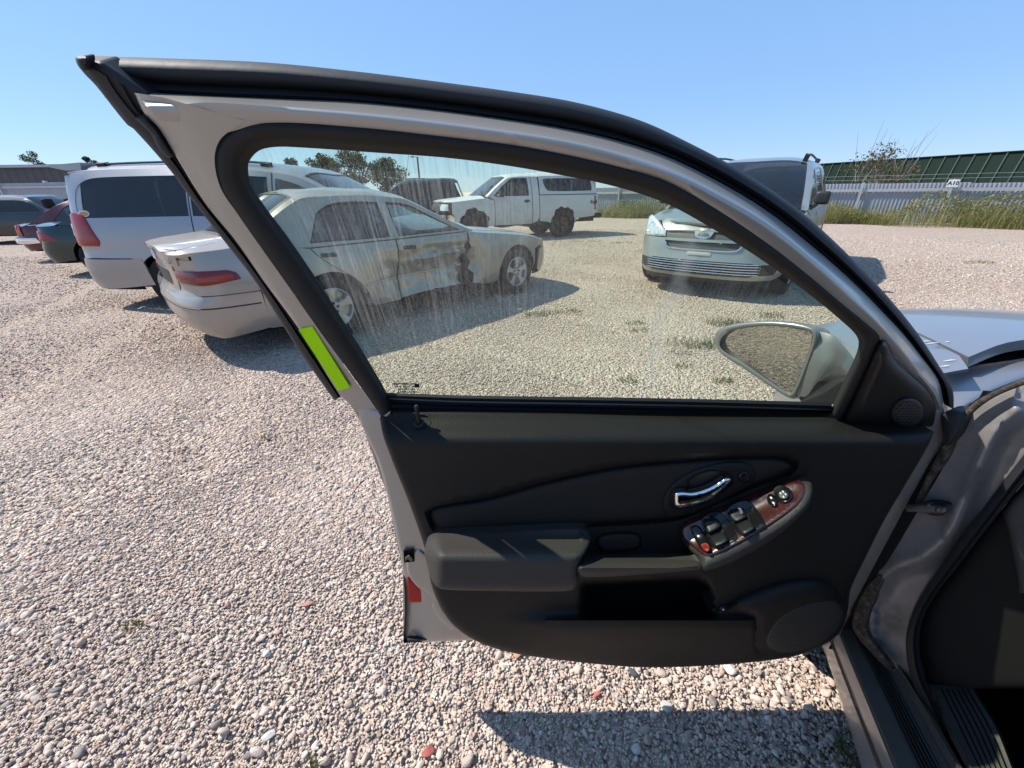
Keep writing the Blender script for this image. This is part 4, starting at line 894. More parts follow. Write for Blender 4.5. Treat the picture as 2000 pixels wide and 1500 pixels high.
# ---- simple dark cars in the second row
def build_plain(name, loc, yaw, label, cat, M, G, H, L_, half, hood, belt, glass, boot=None, rails_=False, lamps=M_lred, extra=None, chrome=False):
    """L_: (rear, front); glass: x of rear glass foot, rear roof edge, front roof edge, windscreen foot"""
    xr, xf = L_; g0, g1, g2, g3 = glass; bt = boot or belt
    c = Car(name, loc, R(yaw), label, cat,
        outl=[(xf, 0), (xf - .03, half * .4), (xf - .16, half * .76), (xf - .42, half * .93), (xf - 1, half * .99), (.5, half), (xr + .7, half * .985), (xr + .28, half * .93), (xr + .1, half * .78), (xr + .02, half * .45), (xr, 0)],
        side=[(.2, -.08), (.3, -.03), (.48, 0), (.7, -.005), (belt - .06, -.035), (belt, -.06), (H - .2, -.06 - .48 * (H - .2 - belt)), (H - .08, -.06 - .62 * (H - .08 - belt)), (H, -.42 * (H - belt) - .22)],
        front=[(.2, -.1), (.4, 0), (.6, -.01), (.8, -.1), (1.0, -.3)], rear=[(.2, -.14), (.28, -.05), (.4, 0), (.55, 0), (.6, -.04), (.9, -.05), (1.2, -.12), (H, -.25)],
        zt=[(xf, hood - .16), (xf - .4, hood - .06), (g3 + .1, belt + .02), (g3, belt + .04), ((g2 + g3) / 2, (H + belt) / 2 + .04), (g2, H - .03), ((g1 + g2) / 2, H), (g1, H - .03), ((g0 + g1) / 2, (H + bt) / 2 + .05), (g0, bt + .04), (xr, bt + .0)],
        ze=[(xf, hood - .22), (xf - .4, hood - .12), (g3 + .1, belt - .03), (g3, belt), ((g2 + g3) / 2, (H + belt) / 2 - .03), (g2, H - .11), ((g1 + g2) / 2, H - .075), (g1, H - .11), ((g0 + g1) / 2, (H + bt) / 2 - .02), (g0, bt - .01), (xr, bt - .05)])
    AF = xf - .92; AR = xr + 1.05; mid = (g1 + g2) / 2 + .1
    for sg in (-1, 1):
        g = dict(sg=sg)
        e = lambda xs: [(x, min(float(c.ze(x)), belt - .005)) for x in xs]
        c.panel('front_fender', 'side', [(g3 - .18, .28)] + e([g3 - .18, g3, g3 + .4, AF + .3, xf - .42]) + [(xf - .42, .3)] + archpts(AF, .32, .37, .27), M, sp=.1, **g)
        c.panel('front_door', 'side', [(mid, .27)] + e([mid, g3 - .2]) + [(g3 - .2, .28)], M, sp=.12, **g)
        c.panel('rear_door', 'side', [(AR + .44, .27), (AR + .42, .5), (AR + .2, .75)] + e([AR + .1, mid - .02]) + [(mid - .02, .27)], M, sp=.1, **g)
        c.panel('rear_fender', 'side', [(xr + .45, .30)] + e([xr + .42, xr + .7, AR + .08]) + [(AR + .18, .75), (AR + .40, .5)] + archpts(AR, .32, .37, .27), M, sp=.09, **g)
        t = [x for x in np.linspace(g3, g0, 14)]
        cab = [(x, float(c.ze(x))) for x in t] + [(g0, bt - .03), (g0 + .1, belt), (g3 - .1, belt)]
        f = lambda x: float(c.ze(x)) - .05
        wf = [(mid + .04, belt + .02), (mid + .04, f(mid + .04)), (g2 - .02, f(g2 - .02), 1), ((g2 + g3) / 2 - .05, f((g2 + g3) / 2 - .05)), (g3 - .26, belt + .03)]
        wr = [(mid - .05, belt + .02), (mid - .05, f(mid)), (g1 + .1, f(g1 + .1), 1), (g1 - .05, f(g1) - .08, 1), (max(g0 + .25, AR - .1), belt + .03)]
        if g1 - xr < .7: wr = [(AR + .5, belt + .02), (AR + .5, f(AR + .5)), (mid - .05, f(mid)), (mid - .05, belt + .02)]
        holes = [wf, wr]
        if g1 - xr < .7: holes.append([(xr + .40, belt + .04), (xr + .42, f(xr + .6)), (AR + .42, f(AR + .4)), (AR + .42, belt + .02)])
        c.panel('cabin_side', 'side', cab, M, holes=holes, sp=.1, **g)
        for w in holes: c.panel('side_window', 'side', w, G, off=-.008, thick=0, sp=.2, **g)
        if lamps is not None: c.panel('tail_lamp', 's', [(c.L - .40, .68), (c.L - .40, .82), (c.L - half - .12, .84), (c.L - half - .30, .78), (c.L - half - .10, .68)], lamps, off=.006, bulge=.008, rr=.03, sp=.06, sg=sg)
        c.panel('rear_bumper', 's', [(c.L, .24), (c.L, .60), (c.L - half - .32, .60), (c.L - half - .40, .30), (c.L - half, .24)], M, sp=.09, sg=sg)
        c.panel('rear_corner', 's', [(c.L - half * .72, .60), (c.L - half * .72, bt - .06), (c.L - half - .38, bt - .04), (c.L - half - .38, .60)], M, sp=.07, off=-.006, sg=sg)
        c.panel('front_corner', 's', [(0, .24), (0, hood - .2), (half + .4, hood - .14), (half + .45, .3), (half, .24)], M, sp=.1, sg=sg)
        if rails_: c.strip('roof_rail', 'topv', [(g1 + .1, .86), (g1 + .5, .86), (mid, .86), (g2 - .1, .86)], .018, M_blk if not chrome else M_chr, off=.06, sg=sg)
    c.panel('boot_rear', 'rear', [(-half * .73, .61), (half * .73, .61), (half * .7, bt - .02), (-half * .7, bt - .02)], M, sg=1, sp=.08)
    c.panel('roof', 'topv', [(g2, -1), (g1, -1), (g1 - .03, 0), (g1, 1), (g2, 1), (g2 + .03, 0)], M, sg=1, sp=.12)
    c.panel('windscreen', 'topv', [(g3, -.94), (g2 + .02, -.93), (g2 + .05, 0), (g2 + .02, .93), (g3, .94), (g3 + .05, 0)], G, sg=1, sp=.15, off=-.004, thick=0)
    c.panel('rear_window', 'topv', [(g0, -.92), (g1 - .02, -.90), (g1 - .05, 0), (g1 - .02, .90), (g0, .92), (g0 - .05, 0)], G, sg=1, sp=.15, off=-.004, thick=0)
    for sg in (-1, 1):
        c.panel('windscreen_pillar', 'topv', [(g3 + .02, .92), (g2, .91), (g2, 1), (g3 - .02, 1)], M, sg=sg, sp=.07); c.panel('rear_pillar', 'topv', [(g0, .90), (g1, .88), (g1, 1), (g0, 1)], M, sg=sg, sp=.07)
    c.panel('bonnet', 'topv', [(g3 + .06, -1), (xf - .35, -1), (xf - .12, -.7), (xf - .06, 0), (xf - .12, .7), (xf - .35, 1), (g3 + .06, 1), (g3 + .1, 0)], M, sg=1, sp=.12)
    if g0 - xr > .15: c.panel('boot_lid', 'topv', [(g0 - .06, -1), (xr + .2, -1), (xr + .04, -.8), (xr + .01, 0), (xr + .04, .8), (xr + .2, 1), (g0 - .06, 1), (g0 - .1, 0)], M, sg=1, sp=.08)
    c.wheels((AF, AR), .32, .2, half - .02); c.wells((AF, AR), .37, half - .02, .32); c.inner(xr + .32, xf - .4, .24, belt - .08, wheel_x=(AF, AR))
    for y in (-.36, .36): c.seat(mid + .1, y, .5, M_dkseat); c.seat(mid - .9, y, .5, M_dkseat)
    return c
M_green = paint('dark_green_paint', (.005, .022, .020), .2, .22, .04); M_maroon = paint('maroon_paint', (.075, .006, .010), .2, .25, .10); M_black = paint('black_paint', (.008, .008, .009), .0, .30, .03)
gc = build_plain('green_sedan', (-7.75, 8.75, 0), 9, 'dark green sedan whose red-lamped tail shows behind the white minivan', 'car', M_green, G_tint, 1.38, (-1.15, 3.6), .87, .86, .90, (-.55, .05, 1.15, 1.95), .93, lamps=None)
for sg in (-1, 1): gc.panel('tail_lamp', 's', [(gc.L - .30, .66), (gc.L - .30, .80), (gc.L - .8, .80, 1), (gc.L - 1.22, .66), (gc.L - .9, .64)], M_lred, off=.008, bulge=.008, rr=.03, sp=.06, sg=sg)
rc = build_plain('maroon_sedan', (-10.3, 10.75, 0), 14, 'old maroon sedan with chrome bumper and orange red tail lamps', 'car', M_maroon, G_clear, 1.36, (-1.2, 3.6), .86, .86, .84, (-.75, .0, 1.0, 1.75), .82, lamps=None)
for sg in (-1, 1):
    rc.panel('tail_lamp', 's', [(rc.L - .66, .56), (rc.L - .66, .80), (rc.L - .78, .80), (rc.L - .78, .56)], M_lamber, off=.012, thick=.02, bulge=.008, rr=.03, sp=.06, sg=sg)
    rc.panel('side_lamp', 's', [(rc.L - .80, .60), (rc.L - .82, .82), (rc.L - .90, .80), (rc.L - .92, .58)], M_lred, off=.012, thick=.02, sp=.06, sg=sg)
    rc.panel('chrome_bumper', 's', [(rc.L, .42), (rc.L, .54), (rc.L - 1.2, .54), (rc.L - 1.25, .44), (rc.L - 1.0, .42)], M_chr, off=.06, bulge=.015, rr=.05, thick=.04, sp=.07, sg=sg)
    rc.strip('belt_chrome', 'side', [(-.75, .80), (0, .82), (1.0, .83), (2.0, .83)], .008, M_chr, off=.004, sg=sg)
build_plain('black_wagon', (-17.0, 14.8, 0), 3, 'black station wagon parked behind the maroon sedan at the left edge', 'car', M_black, G_tint, 1.43, (-1.1, 3.7), .90, .90, .93, (-1.0, -.75, 1.5, 2.3), .93, rails_=True, chrome=True)
bs = build_plain('black_suv', (-2.75, 17.2, 0), 185, 'black SUV with roof rails behind the white pickup and crushed sedan', 'suv', M_black, G_tint, 1.80, (-1.05, 3.6), .92, 1.05, 1.12, (-1.0, -.75, 1.2, 2.1), 1.1, rails_=True)
MB().tube([(1.2, -.6, 1.75), (1.15, -.6, 2.1), (1.0, -.6, 2.75)], .006, 5).build('aerial', M_blk, bs.root)
# ------------------------------------------------------------------ the silver car whose door stands open: its door
M_silver = paint('silver_door_paint', (.36, .34, .305), .4, .30, .20, (.24, .205, .17), flake=.12)
M_rub = solid('black_rubber', (.016, .018, .021), .62, spec=.35, bump=(90, .10, .003), vscale=9)
M_seal = solid('soft_black_seal', (.022, .021, .021), .75, spec=.3, bump=(140, .12, .002))
M_void = solid('black_gap', (.004, .004, .004), .9, spec=.1)
def leather(name, col, rough, grain=.22, dust=.25):
    k = NM(name)
    n1 = k.n('TexVoronoi', Scale=420.0); k.l(k.coord(), n1.inputs['Vector'])
    n = k.bump(n1.outputs['Distance'], grain, .0012); n = k.bump(k.noise(45, 4, .65), .10, .004, n)
    sc = k.ramp(k.noise(60, 5, .75, sc=(1, 1, .25)), [(.60, (0, 0, 0)), (.74, (1, 1, 1))])
    f = k.math('MULTIPLY', k.math('ADD', k.math('MULTIPLY', k.noise(4, 5, .6), .5), k.math('MULTIPLY', sc, .5)), dust, True)
    k.set(**{'Base Color': k.mix(f, col, tuple(min(1, c * 3 + .02) for c in col)), 'Roughness': k.math('ADD', rough, k.math('MULTIPLY', k.noise(25, 4), .12)), 'Specular IOR Level': .24, 'Normal': n}); return k.m
M_trim = leather('charcoal_door_vinyl', (.0115, .0098, .0082), .52, dust=.24)
M_trim2 = leather('charcoal_armrest_vinyl', (.036, .0325, .029), .46, .28, .22)
M_cloth = leather('charcoal_insert_vinyl', (.019, .0148, .0118), .70, .16, .22)
M_plast = solid('dark_plastic', (.011, .011, .011), .45, bump=(500, .1, .0008))
M_gloss = solid('glossy_black', (.008, .008, .009), .16)
M_chrome = solid('chrome', (.86, .86, .87), .05, 1.0, vary=.02)
def wood():
    k = NM('red_woodgrain'); w = k.noise(30, 6, .7, k.coord((1, 5, 12), rot=(.5, 0, 0)))
    k.set(**{'Base Color': k.ramp(w, [(.25, (.014, .003, .003)), (.5, (.045, .008, .008)), (.75, (.075, .017, .014))]), 'Roughness': k.math('ADD', .17, k.math('MULTIPLY', k.noise(300, 3, .7), .25)), 'Coat Weight': .7, 'Coat Roughness': .12}); return k.m
M_wood = wood()
M_tape = solid('lime_tape', (.44, .86, .008), .75, spec=.15, vary=.05); M_red = solid('red_reflector', (.42, .016, .016), .4, spec=.2, coat=.0, bump=(160, .3, .004))
M_print = solid('pale_print', (.6, .6, .6), .6); M_metal = solid('dull_steel', (.13, .125, .12), .5, .7, bump=(60, .2, .004))
M_blackglass = None
def streakglass():
    k = NM('streaked_door_glass')
    tr = k.n('BsdfTransparent'); tr.inputs[0].default_value = (.85, .95, .80, 1)
    gl = k.n('BsdfGlossy'); gl.inputs['Roughness'].default_value = .02
    df = k.n('BsdfDiffuse'); df.inputs[0].default_value = (.62, .62, .58, 1); tl = k.n('BsdfTranslucent'); tl.inputs[0].default_value = (.62, .62, .58, 1)
    md = k.n('MixShader'); md.inputs[0].default_value = .5; k.l(df.outputs[0], md.inputs[1]); k.l(tl.outputs[0], md.inputs[2])
    m1 = k.n('MixShader'); k.l(schlick(k), m1.inputs[0]); k.l(tr.outputs[0], m1.inputs[1]); k.l(gl.outputs[0], m1.inputs[2])
    c = k.n('TexCoord'); sx = k.n('SeparateXYZ'); k.l(c.outputs['Object'], sx.inputs[0])
    vd = k.n('VectorMath'); vd.operation = 'DOT_PRODUCT'; k.l(c.outputs['Object'], vd.inputs[0]); vd.inputs[1].default_value = (-.244, .970, 0); au = vd.outputs['Value']
    cb = k.n('CombineXYZ'); k.l(au, cb.inputs[1]); k.l(sx.outputs[2], cb.inputs[2])
    def sc(a, b):
        mp = k.n('Mapping'); mp.inputs['Scale'].default_value = (0, a, b); k.l(cb.outputs[0], mp.inputs[0]); return mp.outputs[0]
    run = k.noise(1.0, 4, .72, sc(230, 6)); run2 = k.noise(1.0, 3, .7, sc(560, 10))
    st = k.math('ADD', k.ramp(run, [(.46, (0, 0, 0)), (.68, (1, 1, 1))]), k.math('MULTIPLY', k.ramp(run2, [(.52, (0, 0, 0)), (.66, (1, 1, 1))]), .5))
    wx = k.math('ADD', k.math('MULTIPLY', k.math('SUBTRACT', UO, au), 1.0), k.math('MULTIPLY', k.math('SUBTRACT', k.noise(9, 3), .5), .12))
    def band(a, b, c2, d):
        q = k.n('MapRange', clamp=True); q.interpolation_type = 'SMOOTHSTEP'; k.l(wx, q.inputs[0]); q.inputs[1].default_value = a; q.inputs[2].default_value = b
        p = k.n('MapRange', clamp=True); p.interpolation_type = 'SMOOTHSTEP'; k.l(wx, p.inputs[0]); p.inputs[1].default_value = d; p.inputs[2].default_value = c2
        return k.math('MULTIPLY', q.outputs[0], p.outputs[0])
    area = band(-.34, -.26, -.02, .06)
    area2 = k.math('MULTIPLY', band(.17, .21, .30, .36), .35)
    area = k.math('ADD', area, k.math('ADD', area2, .05))
    zfade = k.n('MapRange', clamp=True); k.l(sx.outputs[2], zfade.inputs[0]); zfade.inputs[1].default_value = 1.03; zfade.inputs[2].default_value = 1.12
    f = k.math('MULTIPLY', k.math('MULTIPLY', st, area), k.math('MULTIPLY', zfade.outputs[0], k.math('MULTIPLY', k.ramp(k.noise(9, 5, .65), [(.36, (0, 0, 0)), (.66, (1, 1, 1))]), .30)), True)
    f = k.math('ADD', f, k.math('MULTIPLY', k.noise(25, 5, .7), .085), True); f = k.math('ADD', f, k.math('MULTIPLY', band(.178, .196, .198, .216), .16), True)  # last term: a narrow pale reflection streak painted into the glass
    m2 = k.n('MixShader'); k.l(f, m2.inputs[0]); k.l(m1.outputs[0], m2.inputs[1]); k.l(md.outputs[0], m2.inputs[2]); k.l(m2.outputs[0], k.o.inputs[0]); return k.m

# door planes: the lower door stands upright, the window frame leans towards the cabin above the sill
DY = np.array([0.12, 0.62, 1.024])
PV = Plane((.012, 1, 0), DY); PU = Plane((.012, 1, .40), DY)
HYAW = R(73.0)                                               # the car points away and to the right
HF = np.array([math.cos(HYAW), math.sin(HYAW), 0]); HL = np.array([-HF[1], HF[0], 0]); HINGE = np.array([.76, .605, 0])
HO = HINGE - HF * 2.27 - HL * .875                           # rear axle middle on the ground
host = empty('silver_sedan', HO, HYAW, 'dusty silver sedan with its front door open, cropped at the right edge', 'car')
host_inv = Matrix.Translation(Vector(HO)) @ Matrix.Rotation(HYAW, 4, 'Z'); host_inv = np.array(host_inv.inverted())
def tohost(o):
    """re-express a mesh built in world space in the car's own frame"""
    o.data.transform(Matrix(host_inv.tolist())); return o
def hp(name, ctrl, pl, mat, parent, **k): return patch(name, ctrl, pl, mat, parent, **k)
DOOR = None
def D(o):
    o.data.transform(Matrix(host_inv.tolist())); o.parent = DOOR or host; return o

def base(x, y):
    return .050 * ss(y, 806, 868) + .050 * ss(y, 880, 1300)
INS = [(832, 1002), (846, 990, 1), (950, 968, 1), (1070, 935, 1), (1200, 908, 1), (1350, 893, 1), (1480, 887, 1), (1535, 890, 1), (1557, 904, 1), (1545, 925, 1), (1480, 948, 1), (1400, 982, 1), (1330, 1012, 1), (1250, 1022, 1), (1150, 1027, 1), (1000, 1034, 1), (862, 1040, 1), (846, 1034, 1)]
POCKET = [(1136, 1138), (1360, 1126), (1384, 1140, 1), (1392, 1170, 1), (1396, 1209), (1180, 1209, 1), (1134, 1204)]
insB = outline(INS, 10); pocB = outline(POCKET, 10)
def shrink(B, r):
    n = np.roll(B, -1, 0) - np.roll(B, 1, 0); n = np.stack([-n[:, 1], n[:, 0]], 1); n /= np.linalg.norm(n, axis=1)[:, None]
    q = B + n * abs(r); ins = inside(q, B).mean() > .5
    q = q if ins == (r > 0) else B - n * abs(r)
    return q[dist_to(q, B) > abs(r) * .9]
def trim_h(x, y):
    P = np.stack([x, y], 1); h = base(x, y)
    di = dist_to(P, insB); ii = inside(P, insB); h = h - .016 * np.where(ii, ss(di, -3, 3), 0)
    dp = dist_to(P, pocB); ip = inside(P, pocB); h = h - .085 * np.where(ip, ss(di * 0 + dp, -2, 14), 0)
    # shoulder along the pocket's lower lip
    h = h + .020 * ss(y, 1196, 1216) * ss(y, 1300, 1225) * ss(x, 960, 1130) * (x < 1480)
    # lower part stands out below the armrest
    return h
TRIM = [(742, 816), (769, 801), (1100, 807), (1625, 825), (1690, 843), (1824, 843), (1812, 872, 1), (1760, 960, 1), (1725, 1020, 1), (1690, 1090, 1), (1662, 1150, 1), (1655, 1195, 1), (1640, 1235, 1), (1600, 1264, 1), (1540, 1284, 1), (1400, 1299, 1), (1250, 1303, 1), (1120, 1292, 1), (1000, 1275, 1), (930, 1252, 1), (885, 1220, 1), (858, 1180, 1), (842, 1140, 1), (832, 1080, 1), (800, 985, 1), (766, 900, 1), (748, 850, 1)]

# shell of the door: inner sheet metal, outer skin
SHELL = [(690, 775), (742, 800), (1640, 826), (1815, 755), (1838, 785, 1), (1847, 815, 1), (1846, 838, 1), (1856, 862, 1), (1850, 885, 1), (1828, 915, 1), (1790, 970, 1), (1745, 1050, 1), (1690, 1150, 1), (1661, 1200, 1), (1640, 1240), (1500, 1262), (930, 1250), (788, 1256), (791, 1180, 1), (787, 1115, 1), (775, 1050, 1), (756, 965, 1), (737, 897, 1), (710, 838, 1)]
def shell_h(x, y):
    e = ss(y, 770, 820) * .004
    return e - .030 * ss(y, 1100, 1150) * ss(x, 850, 800) - .0
DOOR = None
UO = float(HL @ (EYE * 0 - HO)) * .970 - float(HF @ (EYE * 0 - HO)) * .244    # distance across the door, nought under the camera
M_dglass = streakglass()
door = patch('door', SHELL, PV, M_silver, None, off=-.012, bulge=.008, rr=14, skirt=.05, sp=26, fn=shell_h); D(door)
door['label'] = 'open front door with charcoal inner panel'
DOOR = door
# outer skin, seen only from the other side
osk = [(x, y) for x, y in [(700, 780), (1640, 806), (1815, 770), (1845, 830), (1828, 915), (1745, 1050), (1661, 1200), (1640, 1240), (1500, 1262), (930, 1250), (788, 1256), (787, 1115), (756, 965), (710, 838)]]
D(patch('outer_skin', osk, PV, M_silver, None, off=-.075, skirt=-.0, sp=60, fn=lambda x, y: -.045 * np.sin(np.clip((y - 770) / 480, 0, 1) * math.pi)))
edge_l = [(690, 778), (710, 838), (737, 897), (756, 965), (775, 1050), (787, 1115), (791, 1180), (788, 1256)]
D(rails('door_edge', [(edge_l, PV, -.075), (edge_l, PV, -.02)], M_silver, None))
D(rails('door_bottom', [([(788, 1256), (930, 1250), (1500, 1262), (1640, 1240)], PV, -.085), ([(788, 1256), (930, 1250), (1500, 1262), (1640, 1240)], PV, -.02)], M_silver, None))
# pressed return of the door's rear corner, latch and reflector
D(patch('corner_panel', [(800, 1160), (846, 1150), (862, 1190, 1), (900, 1232, 1), (925, 1247), (802, 1250)], PV, M_silver, None, off=-.030, bulge=-.006, rr=10, skirt=.0, sp=14))
D(patch('corner_flange', [(793, 1085), (818, 1070), (838, 1090, 1), (848, 1140, 1), (862, 1185, 1), (892, 1228, 1), (880, 1230, 1), (850, 1200, 1), (838, 1165, 1), (812, 1143, 1), (796, 1118, 1)], PV, M_silver, None, off=-.002, bulge=.006, rr=8, skirt=.02, sp=9))
D(patch('latch', [(788, 1076), (808, 1075), (809, 1097), (789, 1099)], PV, M_void, None, off=.0065, skirt=.004, sp=8))
D(patch('latch_claw', [(791, 1088), (800, 1084, 1), (807, 1093, 1), (803, 1097, 1), (796, 1092, 1), (791, 1097)], PV, M_metal, None, off=.0075, bulge=.003, rr=3, skirt=.004, sp=4))
D(patch('reflector', [(795, 1121), (812, 1142, 1), (838, 1152), (841, 1176), (799, 1177)], PV, M_red, None, off=-.018, bulge=.002, rr=4, skirt=.006, sp=8))
D(patch('sealant_bead', [(795, 1250), (830, 1247, 1), (845, 1243, 1), (858, 1247, 1), (930, 1244), (930, 1248), (860, 1251, 1), (846, 1250, 1), (820, 1252, 1), (796, 1254)], PV, M_rub, None, off=-.012, bulge=.002, rr=2, skirt=.01, sp=6))

# window frame
fo = [(262, 180), (330, 183), (400, 187), (550, 193), (700, 200), (850, 215), (1000, 235), (1100, 251), (1200, 273), (1300, 305), (1400, 353), (1500, 413), (1600, 492), (1676, 560), (1730, 615), (1766, 654), (1800, 697), (1832, 742), (1843, 785)]
fm = [(285, 205), (345, 205), (405, 200), (550, 210), (700, 223), (850, 240), (1000, 260), (1100, 276), (1200, 300), (1300, 333), (1400, 381), (1500, 440), (1600, 520), (1662, 578), (1714, 628), (1752, 672), (1788, 718), (1826, 765), (1838, 795)]
fi = [(310, 235), (365, 240), (420, 262), (520, 240), (700, 249), (850, 265), (1000, 283), (1100, 301), (1200, 324), (1300, 353), (1400, 410), (1500, 478), (1580, 541), (1640, 598), (1705, 650), (1745, 692), (1780, 732), (1815, 768), (1832, 802)]
D(rails('window_frame', [(fo, PU, -.05), (fo, PU, -.030), ([(a * .9 + c * .1, b * .9 + d * .1) for (a, b), (c, d) in zip(fo, fm)], PU, -.022), ([(a * .15 + c * .85, b * .15 + d * .85) for (a, b), (c, d) in zip(fo, fm)], PU, .006), (fm, PU, .011), ([(a * .7 + c * .3, b * .7 + d * .3) for (a, b), (c, d) in zip(fm, fi)], PU, .013), (fi, PU, .010)], M_silver, None, per=8))
# rear upright of the frame
ul = [(262, 181), (282, 222), (309, 250), (338, 297), (398, 393), (460, 470), (516, 550), (585, 645), (664, 772), (684, 790), (712, 840)]
um = [(318, 190), (340, 235), (362, 285), (388, 340), (432, 425), (486, 500), (540, 575), (603, 662), (668, 760), (706, 812), (728, 850)]
ur = [(480, 236), (432, 270), (419, 308), (430, 365), (462, 415), (508, 481), (557, 550), (612, 629), (687, 734), (740, 808), (752, 830)]
D(rails('rear_upright', [(ul, PU, -.030), (ul, PU, -.006), ([(a * .85 + c * .15, b * .85 + d * .15) for (a, b), (c, d) in zip(ul, um)], PU, -.001), (um, PU, [.006, .004, .002, .0, .0, .0, .002, .002, .0, -.002, -.006]), ([(a * .8 + c * .2, b * .8 + d * .2) for (a, b), (c, d) in zip(um, ur)], PU, [.014, .012, .008, .007, .007, .007, .006, .004, .002, .0, -.005]), (ur, PU, [.012, .012, .011, .010, .008, .008, .007, .006, .004, .0, -.006])], M_silver, None, per=8))
# black weatherstrip round the frame: outer tube, inner lip
so_ = [(148, 112), (185, 110), (330, 114), (520, 122), (700, 140), (860, 160), (1000, 179), (1125, 200), (1250, 235), (1350, 281), (1450, 335), (1550, 402), (1625, 467), (1700, 542), (1762, 612), (1800, 662), (1830, 708), (1860, 760), (1863, 800)]
si_ = [(262, 184), (300, 184), (400, 190), (550, 196), (700, 203), (850, 218), (1000, 238), (1100, 254), (1200, 276), (1300, 308), (1400, 356), (1500, 416), (1600, 495), (1676, 563), (1730, 618), (1766, 657), (1800, 700), (1832, 745), (1845, 790)]
lerp = lambda A, B, t: [(a * (1 - t) + c * t, b * (1 - t) + d * t) for (a, b), (c, d) in zip(A, B)]
D(rails('weatherstrip', [(so_, PU, -.075), (so_, PU, -.058), (lerp(so_, si_, .08), PU, -.044), (lerp(so_, si_, .25), PU, -.034), (lerp(so_, si_, .45), PU, -.032), (lerp(so_, si_, .60), PU, -.038), (lerp(so_, si_, .68), PU, -.046), (lerp(so_, si_, .74), PU, -.040), (lerp(so_, si_, .86), PU, -.036), (lerp(so_, si_, .97), PU, -.042), (lerp(so_, si_, 1.06), PU, -.045)], M_rub, None, per=7, ang=80))
lo_ = [(148, 113), (160, 138), (187, 167), (247, 242), (262, 253), (331, 331), (370, 384), (445, 480), (500, 552), (582, 682), (653, 782)]
li_ = [(266, 184), (270, 190), (290, 228), (316, 254), (334, 284), (360, 324), (406, 397), (468, 475), (524, 553), (592, 647), (670, 772)]
lm_ = lerp(lo_, li_, .5)
D(rails('rear_weatherstrip', [(lo_, PU, -.050), (lo_, PU, -.030), (lerp(lo_, li_, .2), PU, -.016), (lm_, PU, -.014), (lerp(lo_, li_, .62), PU, -.022), (lerp(lo_, li_, .75), PU, -.013), (li_, PU, -.026)], M_rub, None, per=7, ang=80))
D(patch('seal_corner', [(262, 230), (282, 224), (307, 250, 1), (335, 294, 1), (341, 302, 1), (331, 309, 1), (312, 294, 1), (294, 262, 1)], PU, M_rub, None, off=-.010, bulge=.010, rr=9, skirt=.012, sp=8))
D(patch('seal_cap', [(147, 112, 1), (156, 109, 1), (172, 110, 1), (172, 130, 1), (163, 139, 1), (152, 128, 1)], PU, M_rub, None, off=-.012, bulge=.012, rr=8, skirt=.008, sp=8))
D(patch('seal_gusset', [(156, 116), (200, 118), (300, 186), (288, 226), (266, 252), (205, 190)], PU, M_rub, None, off=-.026, bulge=.010, rr=16, skirt=.02, sp=12))

# glass, its run channel and the belt seal
wo = [(743, 815), (737, 803), (687, 732), (649, 680), (611, 628), (557, 550), (508, 482), (460, 413), (429, 365), (418, 308), (431, 270), (470, 245), (520, 236), (700, 245), (850, 261), (1000, 279), (1100, 297), (1200, 319), (1300, 348), (1400, 404), (1500, 471), (1580, 534), (1642, 585), (1700, 632), (1724, 655), (1716, 672), (1680, 750), (1641, 827)]
wi = [(768, 800), (755, 767), (712, 692), (668, 622), (622, 550), (561, 461), (516, 401), (491, 360), (485, 335), (487, 315), (505, 295), (529, 288), (567, 287), (760, 300), (870, 308), (987, 323), (1090, 341), (1200, 364), (1300, 397), (1400, 452), (1500, 516), (1590, 582), (1645, 628), (1670, 652), (1677, 668), (1672, 692), (1650, 740), (1622, 802)]
D(rails('window_seal', [(wo, PU, -.005), (lerp(wo, wi, .05), PU, .009), (lerp(wo, wi, .3), PU, .014), (lerp(wo, wi, .62), PU, .010), (lerp(wo, wi, .80), PU, .002), (lerp(wo, wi, .86), PU, -.006), (lerp(wo, wi, .96), PU, -.010), (wi, PU, -.018), (wi, PU, -.035)], M_seal, None, per=7, ang=70))
gl_out = [(x + (8 if x > 1000 else -8), y - 6) for x, y in wi[1:-1]] + [(1640, 820), (752, 800)]
D(patch('window_glass', [(x, y, 1) if 0 < i < len(wi) - 3 else (x, y) for i, (x, y) in enumerate(gl_out)], PU, M_dglass, None, off=-.024, skirt=0, sp=60, step=25))
b0 = [(752, 767), (900, 772), (1190, 776), (1400, 780), (1622, 786)]; b1 = [(757, 777), (900, 783), (1190, 788), (1400, 792), (1628, 799)]; b2 = [(760, 786), (900, 792), (1190, 798), (1400, 803), (1632, 811)]; b3 = [(768, 803), (900, 806), (1190, 811), (1400, 818), (1640, 828)]
D(rails('belt_seal', [(b0, PU, -.022), (b0, PU, -.012), (lerp(b0, b1, .5), PU, -.006), (b1, PU, -.008), (b1, PU, -.02), (b2, PU, -.016), (lerp(b2, b3, .25), PU, -.004), (b3, PU, -.003)], M_rub, None, per=6, ang=30))
D(rails('belt_chrome', [(lerp(b1, b2, -.05), PU, -.013), (lerp(b1, b2, .28), PU, -.011)], solid('dull_belt_strip', (.10, .10, .085), .4, .3), None, per=6))

